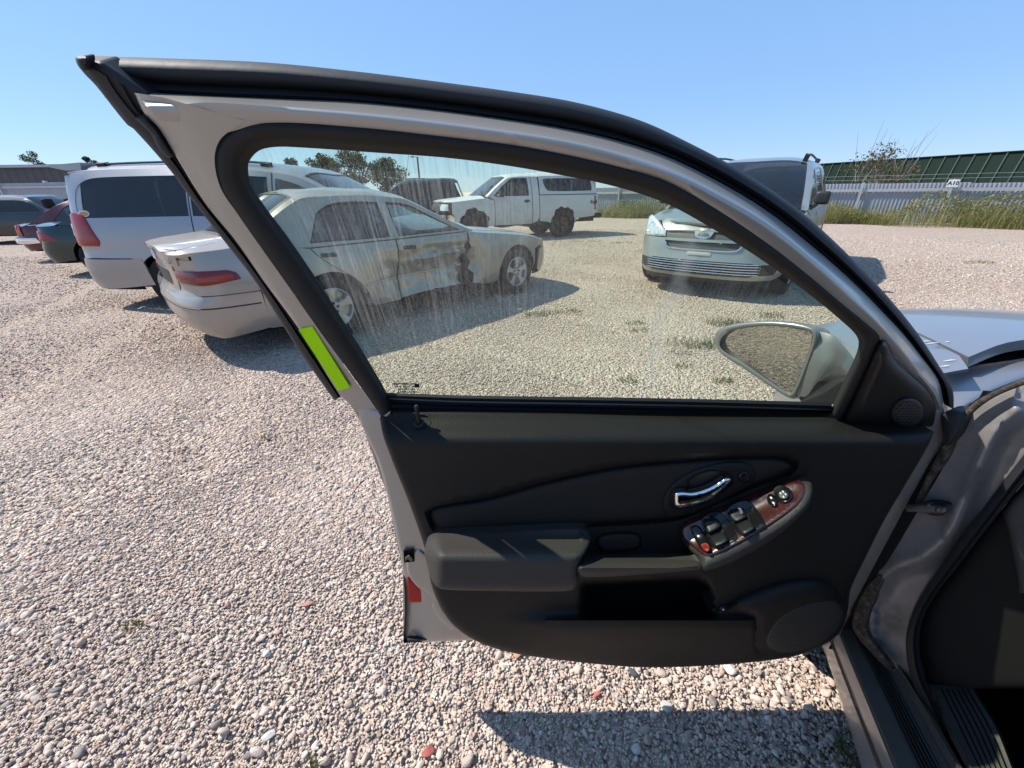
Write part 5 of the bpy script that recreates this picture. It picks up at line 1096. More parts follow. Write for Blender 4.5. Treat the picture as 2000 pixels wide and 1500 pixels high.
# inner panel
D(patch('trim_panel', TRIM, PV, M_trim, None, off=0, bulge=.012, rr=12, skirt=.05, sp=9, step=8, fn=trim_h, ang=75, lines=[shrink(insB, 3.2), shrink(insB, -3.2), shrink(pocB, 2), shrink(pocB, 9), shrink(pocB, 15)]))
D(patch('door_insert', [(x + (6 if x < 1000 and y > 985 and x < 860 else -6 if x > 1500 else 0), y + (-5 if (y > 1000 or (x > 1390 and y > 920)) and x > 870 else 7 if x > 850 and y < 991 else 0), 1) for x, y, *_ in INS], PV, M_cloth, None, off=-.006, bulge=.014, rr=16, skirt=.01, sp=14, step=10, fn=base))
ARM = [(829, 1078, 1), (836, 1056, 1), (858, 1042, 1), (1000, 1036, 1), (1120, 1031, 1), (1146, 1036, 1), (1154, 1052, 1), (1146, 1074, 1), (1134, 1094, 1), (1127, 1112, 1), (1130, 1135, 1), (1122, 1150, 1), (1100, 1155, 1), (960, 1154, 1), (862, 1150, 1), (846, 1138, 1), (833, 1100, 1)]
D(patch('armrest', ARM, PV, M_trim2, None, off=.014, bulge=.007, rr=14, skirt=.06, sp=8, step=7, fn=lambda x, y: base(x, y) + .054 * ss(y, 1034, 1094) * (.35 + .65 * ss(x, 824, 862)) * 1.0, ang=80))
D(patch('pull_handle', [(1126, 1102, 1), (1136, 1087, 1), (1200, 1083, 1), (1355, 1080, 1), (1367, 1094, 1), (1371, 1110, 1), (1345, 1115, 1), (1230, 1124, 1), (1140, 1127, 1), (1127, 1118, 1)], PV, M_trim2, None, off=.004, bulge=.012, rr=12, skirt=.03, sp=6, fn=lambda x, y: base(x, y) + .062 * ss(y, 1076, 1110)))
def along(x, y): return (x - 1350) * .464 + (y - 1050) * .885          # distance below the long edge of the switch plate
def plate(x, y): return base(x, y) + .010 + .055 * ss(along(x, y), -20, 72)
D(patch('armrest_rim', [(1330, 1052), (1345, 1027, 1), (1440, 985, 1), (1520, 950, 1), (1560, 938, 1), (1584, 943, 1), (1588, 962, 1), (1578, 990, 1), (1540, 1030, 1), (1490, 1066, 1), (1430, 1098, 1), (1382, 1114, 1), (1370, 1112, 1), (1366, 1092, 1), (1346, 1074, 1)], PV, M_trim2, None, off=.0, bulge=.012, rr=14, skirt=.06, sp=9, fn=plate, ang=80))
D(patch('switch_bezel', [(1331, 1040, 1), (1340, 1026, 1), (1440, 986, 1), (1520, 951, 1), (1556, 939, 1), (1571, 946, 1), (1572, 966, 1), (1552, 992, 1), (1490, 1036, 1), (1430, 1070, 1), (1392, 1086, 1), (1374, 1085, 1), (1352, 1068, 1), (1336, 1054, 1)], PV, M_wood, None, off=.010, bulge=.005, rr=7, skirt=.006, sp=8, fn=plate, ang=80))
for wl in ([(1373, 1015, 1), (1392, 1004, 1), (1408, 1004, 1), (1418, 1012, 1), (1437, 1044, 1), (1438, 1052, 1), (1430, 1057, 1), (1402, 1068, 1), (1390, 1065, 1), (1373, 1025, 1)],
           [(1421, 998, 1), (1437, 985, 1), (1456, 980, 1), (1469, 986, 1), (1493, 1022, 1), (1491, 1028, 1), (1453, 1044, 1), (1440, 1038, 1), (1421, 1006, 1)]):
    cx, cy = np.mean([p[:2] for p in wl], 0)
    D(patch('switch_well', [(cx + (x - cx) * 1.07, cy + (y - cy) * 1.07, 1) for x, y, _ in wl], PV, M_gloss, None, off=.0152, bulge=.0012, rr=2, skirt=.002, sp=8, fn=plate))
    D(patch('switch_hollow', wl, PV, M_wood, None, off=.0160, bulge=-.006, rr=5, skirt=.0, sp=5, fn=plate))
for ky in ([(1374, 1019), (1400, 1013), (1406, 1020), (1408, 1028), (1386, 1042), (1380, 1038)], [(1387, 1048), (1411, 1039), (1420, 1047), (1422, 1056), (1399, 1068), (1392, 1064)],
           [(1423, 1003), (1449, 991), (1457, 1003), (1458, 1010), (1436, 1020)], [(1438, 1024), (1463, 1014), (1473, 1025), (1474, 1033), (1451, 1044)]):
    D(patch('window_switch', [(x, y, 1) for x, y in ky], PV, M_plast, None, off=.0165, bulge=.006, rr=7, skirt=.012, sp=5, fn=lambda x, y: plate(x, y) + .004 * ss(y, min(p[1] for p in ky), max(p[1] for p in ky))))
D(patch('lock_switch', [(1349, 1033, 1), (1360, 1026, 1), (1370, 1033, 1), (1390, 1070, 1), (1385, 1078, 1), (1376, 1078, 1), (1367, 1070, 1)], PV, M_gloss, None, off=.0155, bulge=.004, rr=6, skirt=.01, sp=5, fn=plate))
D(patch('lock_switch_mark', [(1372, 1070, 1), (1380, 1066, 1), (1387, 1070, 1), (1384, 1077, 1), (1377, 1077, 1)], PV, solid('red_switch_mark', (.20, .012, .010), .45), None, off=.0212, bulge=.003, rr=4, skirt=.006, sp=4, fn=plate))
def disc(cx, cy, rx, ry, rot=0, n=18):
    c, s = math.cos(rot), math.sin(rot); return [(cx + rx * math.cos(t) * c - ry * math.sin(t) * s, cy + rx * math.cos(t) * s + ry * math.sin(t) * c, 1) for t in np.linspace(0, 2 * math.pi, n, endpoint=False)]
D(patch('mirror_knob_ring', disc(1531, 967, 18, 15.5), PV, M_gloss, None, off=.0155, bulge=.003, rr=5, skirt=.01, sp=6, fn=plate))
D(patch('mirror_knob', disc(1530, 966, 12.5, 10.5), PV, M_plast, None, off=.0185, bulge=.004, rr=4, skirt=.01, sp=5, fn=plate))
for dx, dy in ((-5, -2), (5, 0), (0, -5), (1, 5)): D(patch('knob_mark', disc(1530 + dx, 966 + dy, 1.5, 1.5, n=6), PV, M_print, None, off=.0228, skirt=.002, sp=4, fn=plate))
D(patch('mirror_select_switch', disc(1509, 978, 9, 13.5, -.5), PV, M_gloss, None, off=.0155, bulge=.004, rr=6, skirt=.01, sp=5, fn=plate))
for dy in (-5, 5): D(patch('select_mark', disc(1509 + dy * .45, 978 + dy, 2.2, 1.6, n=6), PV, M_print, None, off=.0205, skirt=.002, sp=4, fn=plate))
D(patch('map_light_lens', [(1167, 1060, 1), (1178, 1047, 1), (1238, 1044, 1), (1250, 1053, 1), (1246, 1067, 1), (1236, 1072, 1), (1178, 1074, 1)], PV, M_cloth, None, off=.0145, bulge=.004, rr=6, skirt=.012, sp=8, fn=base))
D(patch('map_light_gap', [(1163, 1060, 1), (1176, 1043, 1), (1240, 1040, 1), (1254, 1053, 1), (1250, 1070, 1), (1238, 1076, 1), (1176, 1078, 1)], PV, M_void, None, off=.0128, skirt=.003, sp=12, fn=base))
# inner handle in its cup
D(patch('handle_bezel', [(1292, 990, 1), (1298, 962, 1), (1325, 934, 1), (1375, 911, 1), (1430, 902, 1), (1462, 905, 1), (1476, 920, 1), (1474, 938, 1), (1440, 962, 1), (1370, 996, 1), (1312, 1012, 1), (1296, 1004, 1)], PV, M_trim, None, off=.006, bulge=.008, rr=14, skirt=.02, sp=8, fn=base))
D(patch('handle_cup', [(1311, 988, 1), (1319, 970, 1), (1343, 955, 1), (1346, 938, 1), (1368, 925, 1), (1400, 920, 1), (1424, 928, 1), (1434, 941, 1), (1420, 956, 1), (1380, 980, 1), (1325, 994, 1)], PV, M_gloss, None, off=.0165, bulge=-.030, rr=20, skirt=0, sp=6, fn=base))
D(patch('handle', [(1313, 978, 1), (1316, 962, 1), (1330, 958, 1), (1352, 959, 1), (1378, 952, 1), (1400, 941, 1), (1417, 931, 1), (1430, 936, 1), (1416, 957, 1), (1388, 979, 1), (1352, 991, 1), (1318, 993, 1)], PV, M_chrome, None, off=.023, bulge=.011, rr=11, skirt=.006, sp=4, step=4, fn=base, ang=85))
D(patch('lock_button', [(1441, 932, 1), (1448, 922, 1), (1460, 922, 1), (1467, 934, 1), (1462, 942, 1), (1448, 942, 1)], PV, M_gloss, None, off=.013, bulge=.004, rr=5, skirt=.01, sp=4, fn=base))
# speaker bulge, grille, boot release
SPK = [(1384, 1192), (1412, 1178, 1), (1452, 1156, 1), (1520, 1131, 1), (1580, 1124, 1), (1625, 1136, 1), (1650, 1168, 1), (1653, 1205, 1), (1630, 1242, 1), (1585, 1268, 1), (1520, 1282, 1), (1455, 1268, 1), (1440, 1240, 1), (1452, 1216, 1), (1400, 1212)]
D(patch('speaker_housing', SPK, PV, M_trim, None, off=-.004, bulge=.034, rr=46, skirt=.04, sp=9, step=8, fn=base, ang=80))
def grille_mat(name, sc, col):
    k = NM(name); v = k.n('TexVoronoi', Scale=sc, Randomness=0.0); k.l(k.coord((0.0001, 1, 1)), v.inputs['Vector'])
    h = k.ramp(v.outputs['Distance'], [(.30, (0, 0, 0)), (.42, (1, 1, 1))]); k.set(**{'Base Color': k.mix(h, (.001, .001, .001), col), 'Roughness': .55, 'Normal': k.bump(h, .6, .002)}); return k.m
D(patch('speaker_grille', disc(1571, 1222, 82, 44, -.42, 28), PV, grille_mat('speaker_mesh', 240, (.030, .029, .028)), None, off=.025, bulge=.006, rr=14, skirt=.004, sp=10, fn=base))
D(patch('boot_release_plate', [(1384, 1190), (1440, 1160, 1), (1462, 1205), (1402, 1211)], PV, M_trim, None, off=.0, bulge=.012, rr=8, skirt=.03, sp=9, fn=base))
D(patch('boot_release_ring', disc(1415, 1194, 13, 12), PV, M_gloss, None, off=.0125, bulge=.004, rr=5, skirt=.01, sp=5, fn=base)); D(patch('boot_release_button', disc(1415, 1194, 9, 8.5), PV, M_plast, None, off=.0150, bulge=.004, rr=5, skirt=.01, sp=4, fn=base))
D(patch('boot_release_mark', [(1411, 1189), (1414, 1190), (1418, 1195), (1421, 1199), (1417, 1199), (1412, 1195)], PV, M_print, None, off=.0195, skirt=.001, sp=4, fn=base))
# sail panel with tweeter
D(patch('sail_panel', [(1642, 828), (1655, 800, 1), (1690, 722, 1), (1715, 668, 1), (1726, 660, 1), (1736, 670, 1), (1750, 698, 1), (1784, 732, 1), (1812, 758, 1), (1827, 785, 1), (1829, 842), (1692, 842)], PU, M_plast, None, off=.004, bulge=.024, rr=34, skirt=.02, sp=9, step=8, ang=80))
D(patch('tweeter_bezel', disc(1772, 806, 33, 30, -.3), PU, M_trim2, None, off=.022, bulge=.012, rr=9, skirt=.01, sp=7)); D(patch('tweeter_grille', disc(1771, 807, 22, 21), PU, grille_mat('tweeter_mesh', 150, (.045, .045, .045)), None, off=.0345, bulge=.001, rr=4, skirt=.004, sp=6))
# mark tape, small print on the glass, lock knob
D(patch('lime_tape', [(583, 644.5), (610, 638), (684, 757), (661, 763)], PU, M_tape, None, off=.0068, skirt=.002, sp=12))
lk = PV.at([(818, 826)], .030)[0]
mb = MB(); mb.lathe([(.0001, .036), (.003, .0355), (.0042, .033), (.0040, .029), (.0034, .026), (.0036, .014), (.0040, .0), (.0040, -.01)], lk, (0, -.08, 1), 14); D(mb.build('lock_knob', M_plast))
mb = MB(); mb.lathe([(.0042, .002), (.008, .003), (.0095, .0015), (.0095, -.004)], lk + np.array([0, .0, -.001]), (0, -.35, 1), 18); D(mb.build('lock_grommet', M_rub))
D(patch('lock_recess', disc(824, 823, 17, 13), PV, M_trim2, None, off=.0135, bulge=-.004, rr=9, skirt=0, sp=6, fn=lambda x, y: base(x, y)))
def ptext(name, s, px, py, size, pl, off, ang, mat, bold=0.0):
    o = pl.at([(px, py)], off)[0]; c, s_ = math.cos(ang), math.sin(ang); x = pl.at([(px + 20 * c, py - 20 * s_)], off)[0] - o; y = pl.at([(px - 20 * s_, py - 20 * c)], off)[0] - o
    return D(text(name, s, size, frame3(o, x, y), mat, None, .0002, bold))
ptext('switch_print', 'AUTO', 1447, 999, .0062, PV, float(plate(1447., 999.)) + .0275, R(-65), M_print)
M_ink = solid('black_ink', (.01, .012, .012), .6)
for i, s in enumerate(('TEMPERED  M20', 'AS-2  DOT 178', '43R-001122', 'LAMINATED')): ptext('glass_print', s, 790 + 2 * i, 750 + i * 5.2, .0062, PU, -.0225, 0, M_ink, .0002)
D(patch('glass_mark', [(810, 750), (819, 750), (819, 757), (810, 757)], PU, M_ink, None, off=-.0233, skirt=.0005, sp=6))

# outside mirror beyond the glass
PM = Plane((.86, .51, .02), PU.at([(1500, 700)], -.235)[0])
rimo = [(1396, 664), (1403, 645), (1432, 634), (1490, 628), (1545, 631), (1585, 640), (1596, 650), (1592, 675), (1572, 730), (1552, 773), (1541, 777), (1505, 755), (1450, 718), (1408, 690)]
rimi = [(1405, 671), (1414, 655), (1440, 643), (1492, 637), (1540, 639), (1580, 647), (1587, 655), (1583, 676), (1564, 727), (1548, 763), (1540, 767), (1508, 748), (1456, 712), (1414, 686)]
back = lambda d, g: [(1500 + (x - 1500) * g + d * .9, 700 + (y - 700) * g) for x, y in rimo]
M_mpaint = paint('mirror_housing_paint', (.22, .225, .22), .6, .3, .25)
D(rails('mirror_housing', [(rimi, PM, -.010), (rimi, PM, -.001), (lerp(rimi, rimo, .5), PM, .0015), (rimo, PM, -.001), (back(4, 1.02), PM, -.02), (back(14, 1.02), PM, -.06), (back(30, .98), PM, -.10), (back(50, .78), PM, -.135), (back(60, .3), PM, -.15)], M_mpaint, None, per=5, closed=True, ang=80))
def mirror_m():
    k = NM('mirror_silver'); k.set(**{'Base Color': (.50, .48, .43), 'Metallic': 1.0, 'Roughness': .015}); return k.m
D(patch('mirror_glass', [(x, y, 1) for x, y in rimi], Plane((.89, .455, .02), PM.at([(1490, 700)], -.006)[0]), mirror_m(), None, off=0, skirt=0, sp=60))
ao = [(1590, 645), (1625, 655), (1660, 690), (1684, 730)]; a1 = [(1588, 690), (1615, 690), (1640, 712), (1670, 745)]; a2 = [(1555, 772), (1575, 774), (1600, 745), (1650, 752)]
D(rails('mirror_arm', [(ao, PM, [-.10, -.09, -.08, -.06]), (ao, PM, [-.02, -.02, -.02, -.02]), (a1, PM, [.0, .0, .0, .0]), (a2, PM, [-.004, -.01, -.015, -.02]), (a2, PM, [-.10, -.09, -.08, -.06])], M_mpaint, None, per=6, ang=60))
D(rails('mirror_foot', [([(1560, 777), (1600, 740), (1640, 715), (1690, 700)], PM, -.035), ([(1565, 785), (1605, 770), (1645, 745), (1690, 740)], PM, .0), ([(1575, 800), (1610, 796), (1650, 790), (1690, 790)], PM, -.02)], M_plast, None, per=5))
# ------------------------------------------------------------------ the rest of the silver car
M_hsil = paint('silver_car_paint', (.28, .29, .315), .6, .28, .30, (.29, .27, .245), flake=.05)
M_jamb = NM('dirty_silver_jamb')
_k = M_jamb; _d = _k.ramp(_k.noise(11, 6, .68), [(.44, (0, 0, 0)), (.70, (1, 1, 1))])
_k.set(**{'Base Color': _k.mix(_k.math('MULTIPLY', _d, .8), (.225, .212, .203), (.10, .083, .066)), 'Metallic': .2, 'Roughness': _k.math('ADD', .42, _k.math('MULTIPLY', _d, .3)), 'Coat Weight': .12, 'Coat Roughness': .2, 'Normal': _k.bump(_k.noise(260, 3), .06, .002)}); M_jamb = _k.m
M_grime = NM('caked_dirt'); M_grime.set(**{'Base Color': M_grime.ramp(M_grime.noise(70, 6, .75), [(.35, (.012, .009, .007)), (.55, (.07, .055, .042)), (.75, (.22, .19, .16))]), 'Roughness': .95, 'Normal': M_grime.bump(M_grime.noise(160, 5, .7), .8, .004)}); M_grime = M_grime.m
M_kick = leather('black_kick_panel', (.0075, .007, .0065), .7, dust=.06); M_floor = solid('black_carpet', (.004, .004, .0045), .95, spec=.1, bump=(220, .5, .004)); M_scuff = leather('dusty_scuff_plate', (.055, .053, .044), .6, .1, 1.0); M_dash = leather('grey_dash_plastic', (.045, .044, .042), .6, .2, .4)
def build_host():
    c = Car('silver_sedan', None, None, None, None,
        outl=[(3.62, 0), (3.60, .30), (3.50, .60), (3.32, .78), (3.05, .85), (2.6, .875), (1.5, .888), (.5, .888), (-.3, .88), (-.75, .86), (-1.02, .78), (-1.12, .58), (-1.15, .30), (-1.16, 0)],
        side=[(.18, -.08), (.25, -.05), (.32, -.02), (.45, -.002), (.6, .0), (.75, -.006), (.88, -.022), (.95, -.05), (1.0, -.085), (1.1, -.14), (1.25, -.21), (1.36, -.28), (1.42, -.34)],
        front=[(.18, -.14), (.3, -.02), (.5, 0), (.62, -.03), (.72, -.09), (.85, -.25), (1.0, -.5)], rear=[(.2, -.14), (.3, -.03), (.5, 0), (.62, -.01), (.9, -.05), (1.05, -.08)],
        zt=[(3.6, .85), (3.4, .935), (3.0, 1.01), (2.6, 1.045), (2.3, 1.045), (2.12, 1.055), (1.95, 1.11), (1.5, 1.30), (1.15, 1.43), (.6, 1.485), (0, 1.46), (-.3, 1.40), (-.9, 1.12), (-1.0, 1.10), (-1.15, 1.08)],
        ze=[(3.6, .77), (3.4, .85), (3.0, .93), (2.6, .965), (2.3, .985), (2.12, 1.0), (1.95, 1.05), (1.5, 1.22), (1.15, 1.34), (.6, 1.395), (0, 1.375), (-.3, 1.32), (-.9, 1.05), (-1.0, 1.03), (-1.15, 1.01)], root=host)
    M = M_hsil; AF = 2.70
    af = archpts(AF, .32, .365, .28); ar = archpts(0, .32, .36, .28)
    for sg in (-1, 1):
        g = dict(sg=sg)
        c.panel('front_fender', 'side', [(2.46, .25), (2.46, .86)] + tops(c, [2.47, 2.55, 2.8, 3.0, 3.1]) + [(3.1, .62), (3.08, .3)] + af, M, sp=.05, thick=.006, **g)
        c.panel('fender_top', 'topv', [(2.60, .846), (3.1, .796), (3.1, 1), (2.6, 1), (2.50, 1), (2.52, .88)], M, sp=.05, thick=.006, **g)
        c.panel('rear_door', 'side', [(1.12, .27), (1.12, .94), (.2, .93), (.25, .7), (.45, .4), (.5, .27)], M, sp=.1, **g)
        c.panel('rear_fender', 'side', [(-.60, .28), (-.62, .62), (-1.0, .70), (-1.0, .97), (-.6, .98), (.18, .92), (.22, .7), (.40, .42)] + archpts(0, .32, .36, .30), M, sp=.1, **g)
        c.panel('headlamp', 's', [(.40, .60), (.45, .70), (.8, .76), (1.15, .80), (1.12, .66), (.8, .58)], M_lclear, off=.002, bulge=.01, rr=.03, sp=.06, **g)
        c.panel('front_bumper', 's', [(0, .22), (0, .62), (.4, .60), (.8, .58), (1.12, .66), (1.25, .66), (1.26, .30), (1.0, .22)], M, sp=.07, **g)
        c.panel('rear_bumper', 's', [(c.L, .24), (c.L, .62), (c.L - 1.2, .62), (c.L - 1.25, .28), (c.L - .9, .24)], M, sp=.1, **g)
        cab = tops(c, [1.1, .9, .6, .3, 0, -.2, -.4, -.6, -.85]) + [(-.9, .99), (.2, .94), (1.1, .955)]
        w = [(.95, .98), (.95, 1.30), (.5, 1.31, 1), (.1, 1.28, 1), (-.25, 1.0)]
        c.panel('cabin_side', 'side', cab, M, holes=[w], sp=.1, **g); c.panel('rear_side_window', 'side', w, G_green, off=-.01, thick=0, sp=.15, **g)
        c.panel('windscreen_pillar', 'topv', [(2.05, .90), (1.5, .88), (1.12, .88), (1.12, 1), (1.5, 1), (2.0, 1)], M, sp=.05, **g)
        c.panel('roof_rail', 'side', [(1.12, float(c.ze(1.12)) - .07)] + tops(c, [1.12, .9, .7]) + [(.7, float(c.ze(.7)) - .07)], M, sp=.08, **g)
    c.panel('far_front_door', 'side', [(2.28, .26), (2.28, .89), (1.14, .93), (1.14, .27)], M, sp=.12, sg=-1)
    c.panel('far_door_window', 'side', [(1.14, .98), (1.16, 1.29), (1.5, 1.16), (1.95, .98)], G_green, sp=.12, sg=-1, thick=0)
    c.panel('bonnet', 'topv', [(2.58, -.84), (3.1, -.79), (3.38, -.66), (3.46, 0), (3.38, .66), (3.1, .79), (2.58, .84), (2.68, .66, 1), (2.75, .3, 1), (2.76, 0, 1), (2.75, -.3, 1), (2.68, -.66, 1)], M, sg=1, sp=.06, off=.002, label='silver bonnet with paint scratches')
    for px, py, w in ((1822, 640, .010), (1834, 645, .016), (1862, 647, .006), (1815, 655, .006), (1836, 681, .030), (1850, 687, .007), (1870, 676, .012), (1864, 683, .008)):
        q = host_inv @ np.append(on_z([(px, py)], 1.035)[0], 1); c.panel('paint_scratch', 'top', [(q[0], q[1] - w), (q[0] + .0022, q[1] - w * .2), (q[0] + .001, q[1] + w), (q[0] - .0018, q[1] + w * .3)], M_print, sg=1, off=.0035, thick=.001, sp=.05)
    c.panel('cowl', 'topv', [(2.62, -.80), (2.30, -.84), (2.02, -.9), (2.03, .9), (2.30, .84), (2.62, .80), (2.76, 0)], M_dark, sg=1, off=-.075, sp=.08)
    c.panel('windscreen', 'topv', [(2.04, -.90), (1.5, -.88), (1.14, -.88), (1.17, 0), (1.14, .88), (1.5, .88), (2.04, .90), (2.06, 0)], G_clear, sg=1, sp=.15, off=-.006, thick=0)
    c.panel('roof', 'topv', [(1.13, -1), (-.2, -1), (-.16, 0), (-.2, 1), (1.13, 1), (1.16, 0)], M, sg=1, sp=.1, thick=.04)
    c.panel('rear_window', 'topv', [(-.2, -.88), (-.85, -.86), (-.87, 0), (-.85, .86), (-.2, .88), (-.17, 0)], G_green, sg=1, sp=.15, thick=0)
    c.panel('boot_lid', 'topv', [(-.88, -1), (-1.12, -1), (-1.15, 0), (-1.12, 1), (-.88, 1)], M, sg=1, sp=.1); c.panel('boot_rear', 'rear', [(-.8, .62), (.8, .62), (.78, 1.0), (-.78, 1.0)], M, sg=1, sp=.12)
    c.panel('front_grille', 'front', [(-.38, .60), (.38, .60), (.42, .70), (-.42, .70)], M_blk, sg=1, sp=.08)
    c.wheels((AF, 0), .32, .20, .86); c.wells((AF, 0), .365, .855, .32)
    # cabin: floor, firewall, dash, far side, seats
    B = lambda n, x0, x1, y0, y1, z0, z1, m: MB().box(((x0 + x1) / 2, (y0 + y1) / 2, (z0 + z1) / 2), (x1 - x0, y1 - y0, z1 - z0)).build(n, m, host)
    B('cabin_floor', -.6, 2.44, -.76, .70, .22, .27, M_floor); B('firewall', 2.42, 2.48, -.80, .70, .24, .97, M_floor); B('far_door_trim', -.3, 2.05, -.82, -.77, .27, .95, M_trim)
    B('dashboard', 1.80, 2.42, -.76, .68, .70, .99, M_dash); B('centre_console', .4, 1.75, -.12, .12, .27, .55, M_trim); B('underbody', -1.0, 3.2, -.72, .72, .17, .215, M_dark)
    B('pillar_base', .98, 1.12, .72, .84, .3, .95, M_dark)
    for y in (-.37, .37): c.seat(.62, y, .48, M_dkseat)
    c.wheel_steer((1.45, .37, .88))
    return c
HC = build_host()
Hh = lambda o: (tohost(o), setattr(o, 'parent', host), o)[2]
PJ = Plane((.909, .414, 0), (.765, .625, 0))
ridge = catmull([(1985, 800), (1948, 832), (1905, 920), (1878, 985), (1850, 1042), (1800, 1086), (1770, 1096), (1735, 1115), (1712, 1150)], 10)
def dline(P, L):
    d = np.full(len(P), 1e9)
    for a, b in zip(L[:-1], L[1:]):
        v = b - a; t = np.clip(((P - a) @ v) / (v @ v), 0, 1); d = np.minimum(d, np.linalg.norm(P - a - t[:, None] * v, axis=1))
    return d
def jamb_h(x, y):
    P = np.stack([x, y], 1); d = dline(P, ridge); sx = np.interp(y, ridge[:, 1], ridge[:, 0]); side = np.where(x > sx, 1, -1)
    h = .010 * np.exp(-(d / 11) ** 2) + np.where(side > 0, -.022 * ss(d, 0, 40), -.006 * ss(d, 0, 50))
    return h + .005 * np.exp(-((x - 1905) / 60) ** 2 - ((y - 845) / 26) ** 2)
JAMB = [(1850, 805), (1868, 838, 1), (1880, 828, 1), (1910, 795, 1), (1955, 768, 1), (2030, 735), (2030, 862), (1900, 1022, 1), (1836, 1110, 1), (1792, 1180, 1), (1775, 1235, 1), (1776, 1290, 1), (1800, 1352), (1745, 1310, 1), (1690, 1245, 1), (1660, 1200), (1690, 1130, 1), (1760, 1000, 1), (1815, 900, 1), (1836, 850, 1)]
Hh(patch('door_jamb', JAMB, PJ, M_jamb, None, off=-.01, bulge=.004, rr=8, skirt=.05, sp=10, step=8, fn=jamb_h, ang=80))
ZF = Plane((.10, .10, -1), (1.10, .95, .965))
Hh(patch('fender_end', [(1834, 748, 1), (1832, 712), (1848, 716), (1900, 712, 1), (2000, 698, 1), (2050, 690), (2050, 724), (1945, 763, 1), (1900, 790, 1), (1877, 816, 1), (1864, 836), (1852, 815, 1), (1846, 780, 1)], ZF, M_hsil, None, off=0, bulge=.012, rr=16, skirt=.03, sp=10, ang=80))
Hh(patch('bonnet_gap', [(1836, 718), (1856, 700, 1), (1900, 688, 1), (2000, 677, 1), (2050, 672), (2050, 692), (2000, 700), (1900, 714), (1846, 726)], ZF, M_void, None, off=.004, skirt=.01, sp=14))
Hh(patch('washer_trim', [(1850, 722, 1), (1872, 706, 1), (1900, 700, 1), (1914, 705, 1), (1905, 712, 1), (1870, 719, 1)], ZF, M_plast, None, off=.006, bulge=.005, rr=6, skirt=.01, sp=6))
Hh(patch('hinge_gap_patch', [(1838, 812, 1), (1858, 800, 1), (1884, 806, 1), (1878, 838, 1), (1868, 856, 1), (1848, 872, 1), (1842, 845, 1)], PJ, M_rub, None, off=.014, bulge=.012, rr=10, skirt=.03, sp=7))  # added dark patch over the fender corner, standing for the dirty dark hinge gap
# dirt along the pillar's edge, rust at the foot
Hh(patch('pillar_dirt', [(1868, 845, 1), (1862, 870, 1), (1848, 900, 1), (1822, 935, 1), (1806, 965, 1), (1796, 985, 1), (1786, 985, 1), (1800, 950, 1), (1822, 905, 1), (1844, 865, 1), (1858, 842, 1)], PJ, M_grime, None, off=.004, bulge=.003, rr=5, skirt=.01, sp=7))
Hh(patch('pillar_dirt', [(1664, 1215, 1), (1684, 1160, 1), (1716, 1122, 1), (1728, 1128, 1), (1712, 1165, 1), (1694, 1210, 1), (1696, 1240, 1), (1722, 1275, 1), (1745, 1308, 1), (1730, 1303, 1), (1690, 1262, 1), (1670, 1236, 1)], PJ, M_grime, None, off=.0, bulge=.004, rr=8, skirt=.01, sp=7))
Hh(patch('pillar_gap', [(1850, 860), (1870, 840), (1838, 915, 1), (1800, 980, 1), (1745, 1075, 1), (1700, 1155, 1), (1672, 1215), (1660, 1200, 1), (1690, 1135, 1), (1760, 1005, 1), (1815, 905, 1)], PJ, M_dark, None, off=-.004, skirt=.01, sp=18))
# fender edge dirt line, hinge bracket and door check
Hh(patch('fender_edge_dirt', [(1866, 835, 1), (1876, 815, 1), (1900, 788, 1), (1945, 762, 1), (2030, 728), (2030, 741), (1950, 772, 1), (1912, 795, 1), (1884, 822, 1), (1872, 845, 1)], PJ, M_grime, None, off=.012, bulge=.004, rr=5, skirt=.01, sp=8))
Hh(patch('check_strap', [(1768, 990), (1808, 985, 1), (1850, 992), (1848, 1003), (1800, 1001, 1), (1770, 1000)], PJ, M_metal, None, off=.020, bulge=.004, rr=4, skirt=.02, sp=6))
Hh(patch('check_bracket', [(1800, 986, 1), (1815, 982, 1), (1842, 986, 1), (1850, 992, 1), (1842, 1006, 1), (1812, 1004, 1)], PJ, M_plast, None, off=.012, bulge=.006, rr=7, skirt=.02, sp=6))
Hh(patch('bolt', disc(1832, 996, 6.5, 6), PJ, M_metal, None, off=.024, bulge=.004, rr=4, skirt=.01, sp=4)); Hh(patch('bolt', disc(1812, 988, 6.5, 5), PJ, M_metal, None, off=.022, bulge=.004, rr=4, skirt=.01, sp=4))
wso = [(2060, 820), (2000, 888), (1900, 1020), (1836, 1108), (1790, 1180), (1771, 1235), (1771, 1285), (1785, 1340), (1815, 1392), (1838, 1440)]
wsi = [(2060, 880), (2000, 942), (1930, 1030), (1870, 1108), (1826, 1165), (1801, 1215), (1797, 1270), (1806, 1318), (1822, 1362), (1850, 1430)]
Hh(rails('opening_weatherstrip', [(wso, PJ, -.03), (wso, PJ, .004), (lerp(wso, wsi, .2), PJ, .014), (lerp(wso, wsi, .5), PJ, .016), (lerp(wso, wsi, .68), PJ, .006), (lerp(wso, wsi, .75), PJ, .010), (lerp(wso, wsi, .95), PJ, .004), (wsi, PJ, -.02)], M_rub, None, per=7, ang=80))
Hh(patch('kick_panel', [(2060, 870), (1925, 1035, 1), (1866, 1112, 1), (1822, 1168, 1), (1799, 1220, 1), (1797, 1275, 1), (1812, 1335), (1900, 1345), (2060, 1345)], PJ, M_kick, None, off=-.05, bulge=.01, rr=20, skirt=.02, sp=22))
Hh(patch('dash_end', [(2060, 900), (1985, 965, 1), (1957, 1002), (1968, 1036, 1), (1985, 1120, 1), (1990, 1158), (2060, 1165)], PJ, M_dash, None, off=-.035, bulge=.012, rr=16, skirt=.03, sp=16))
Z = lambda z: Plane((0, 0, -1), (0, 0, z))
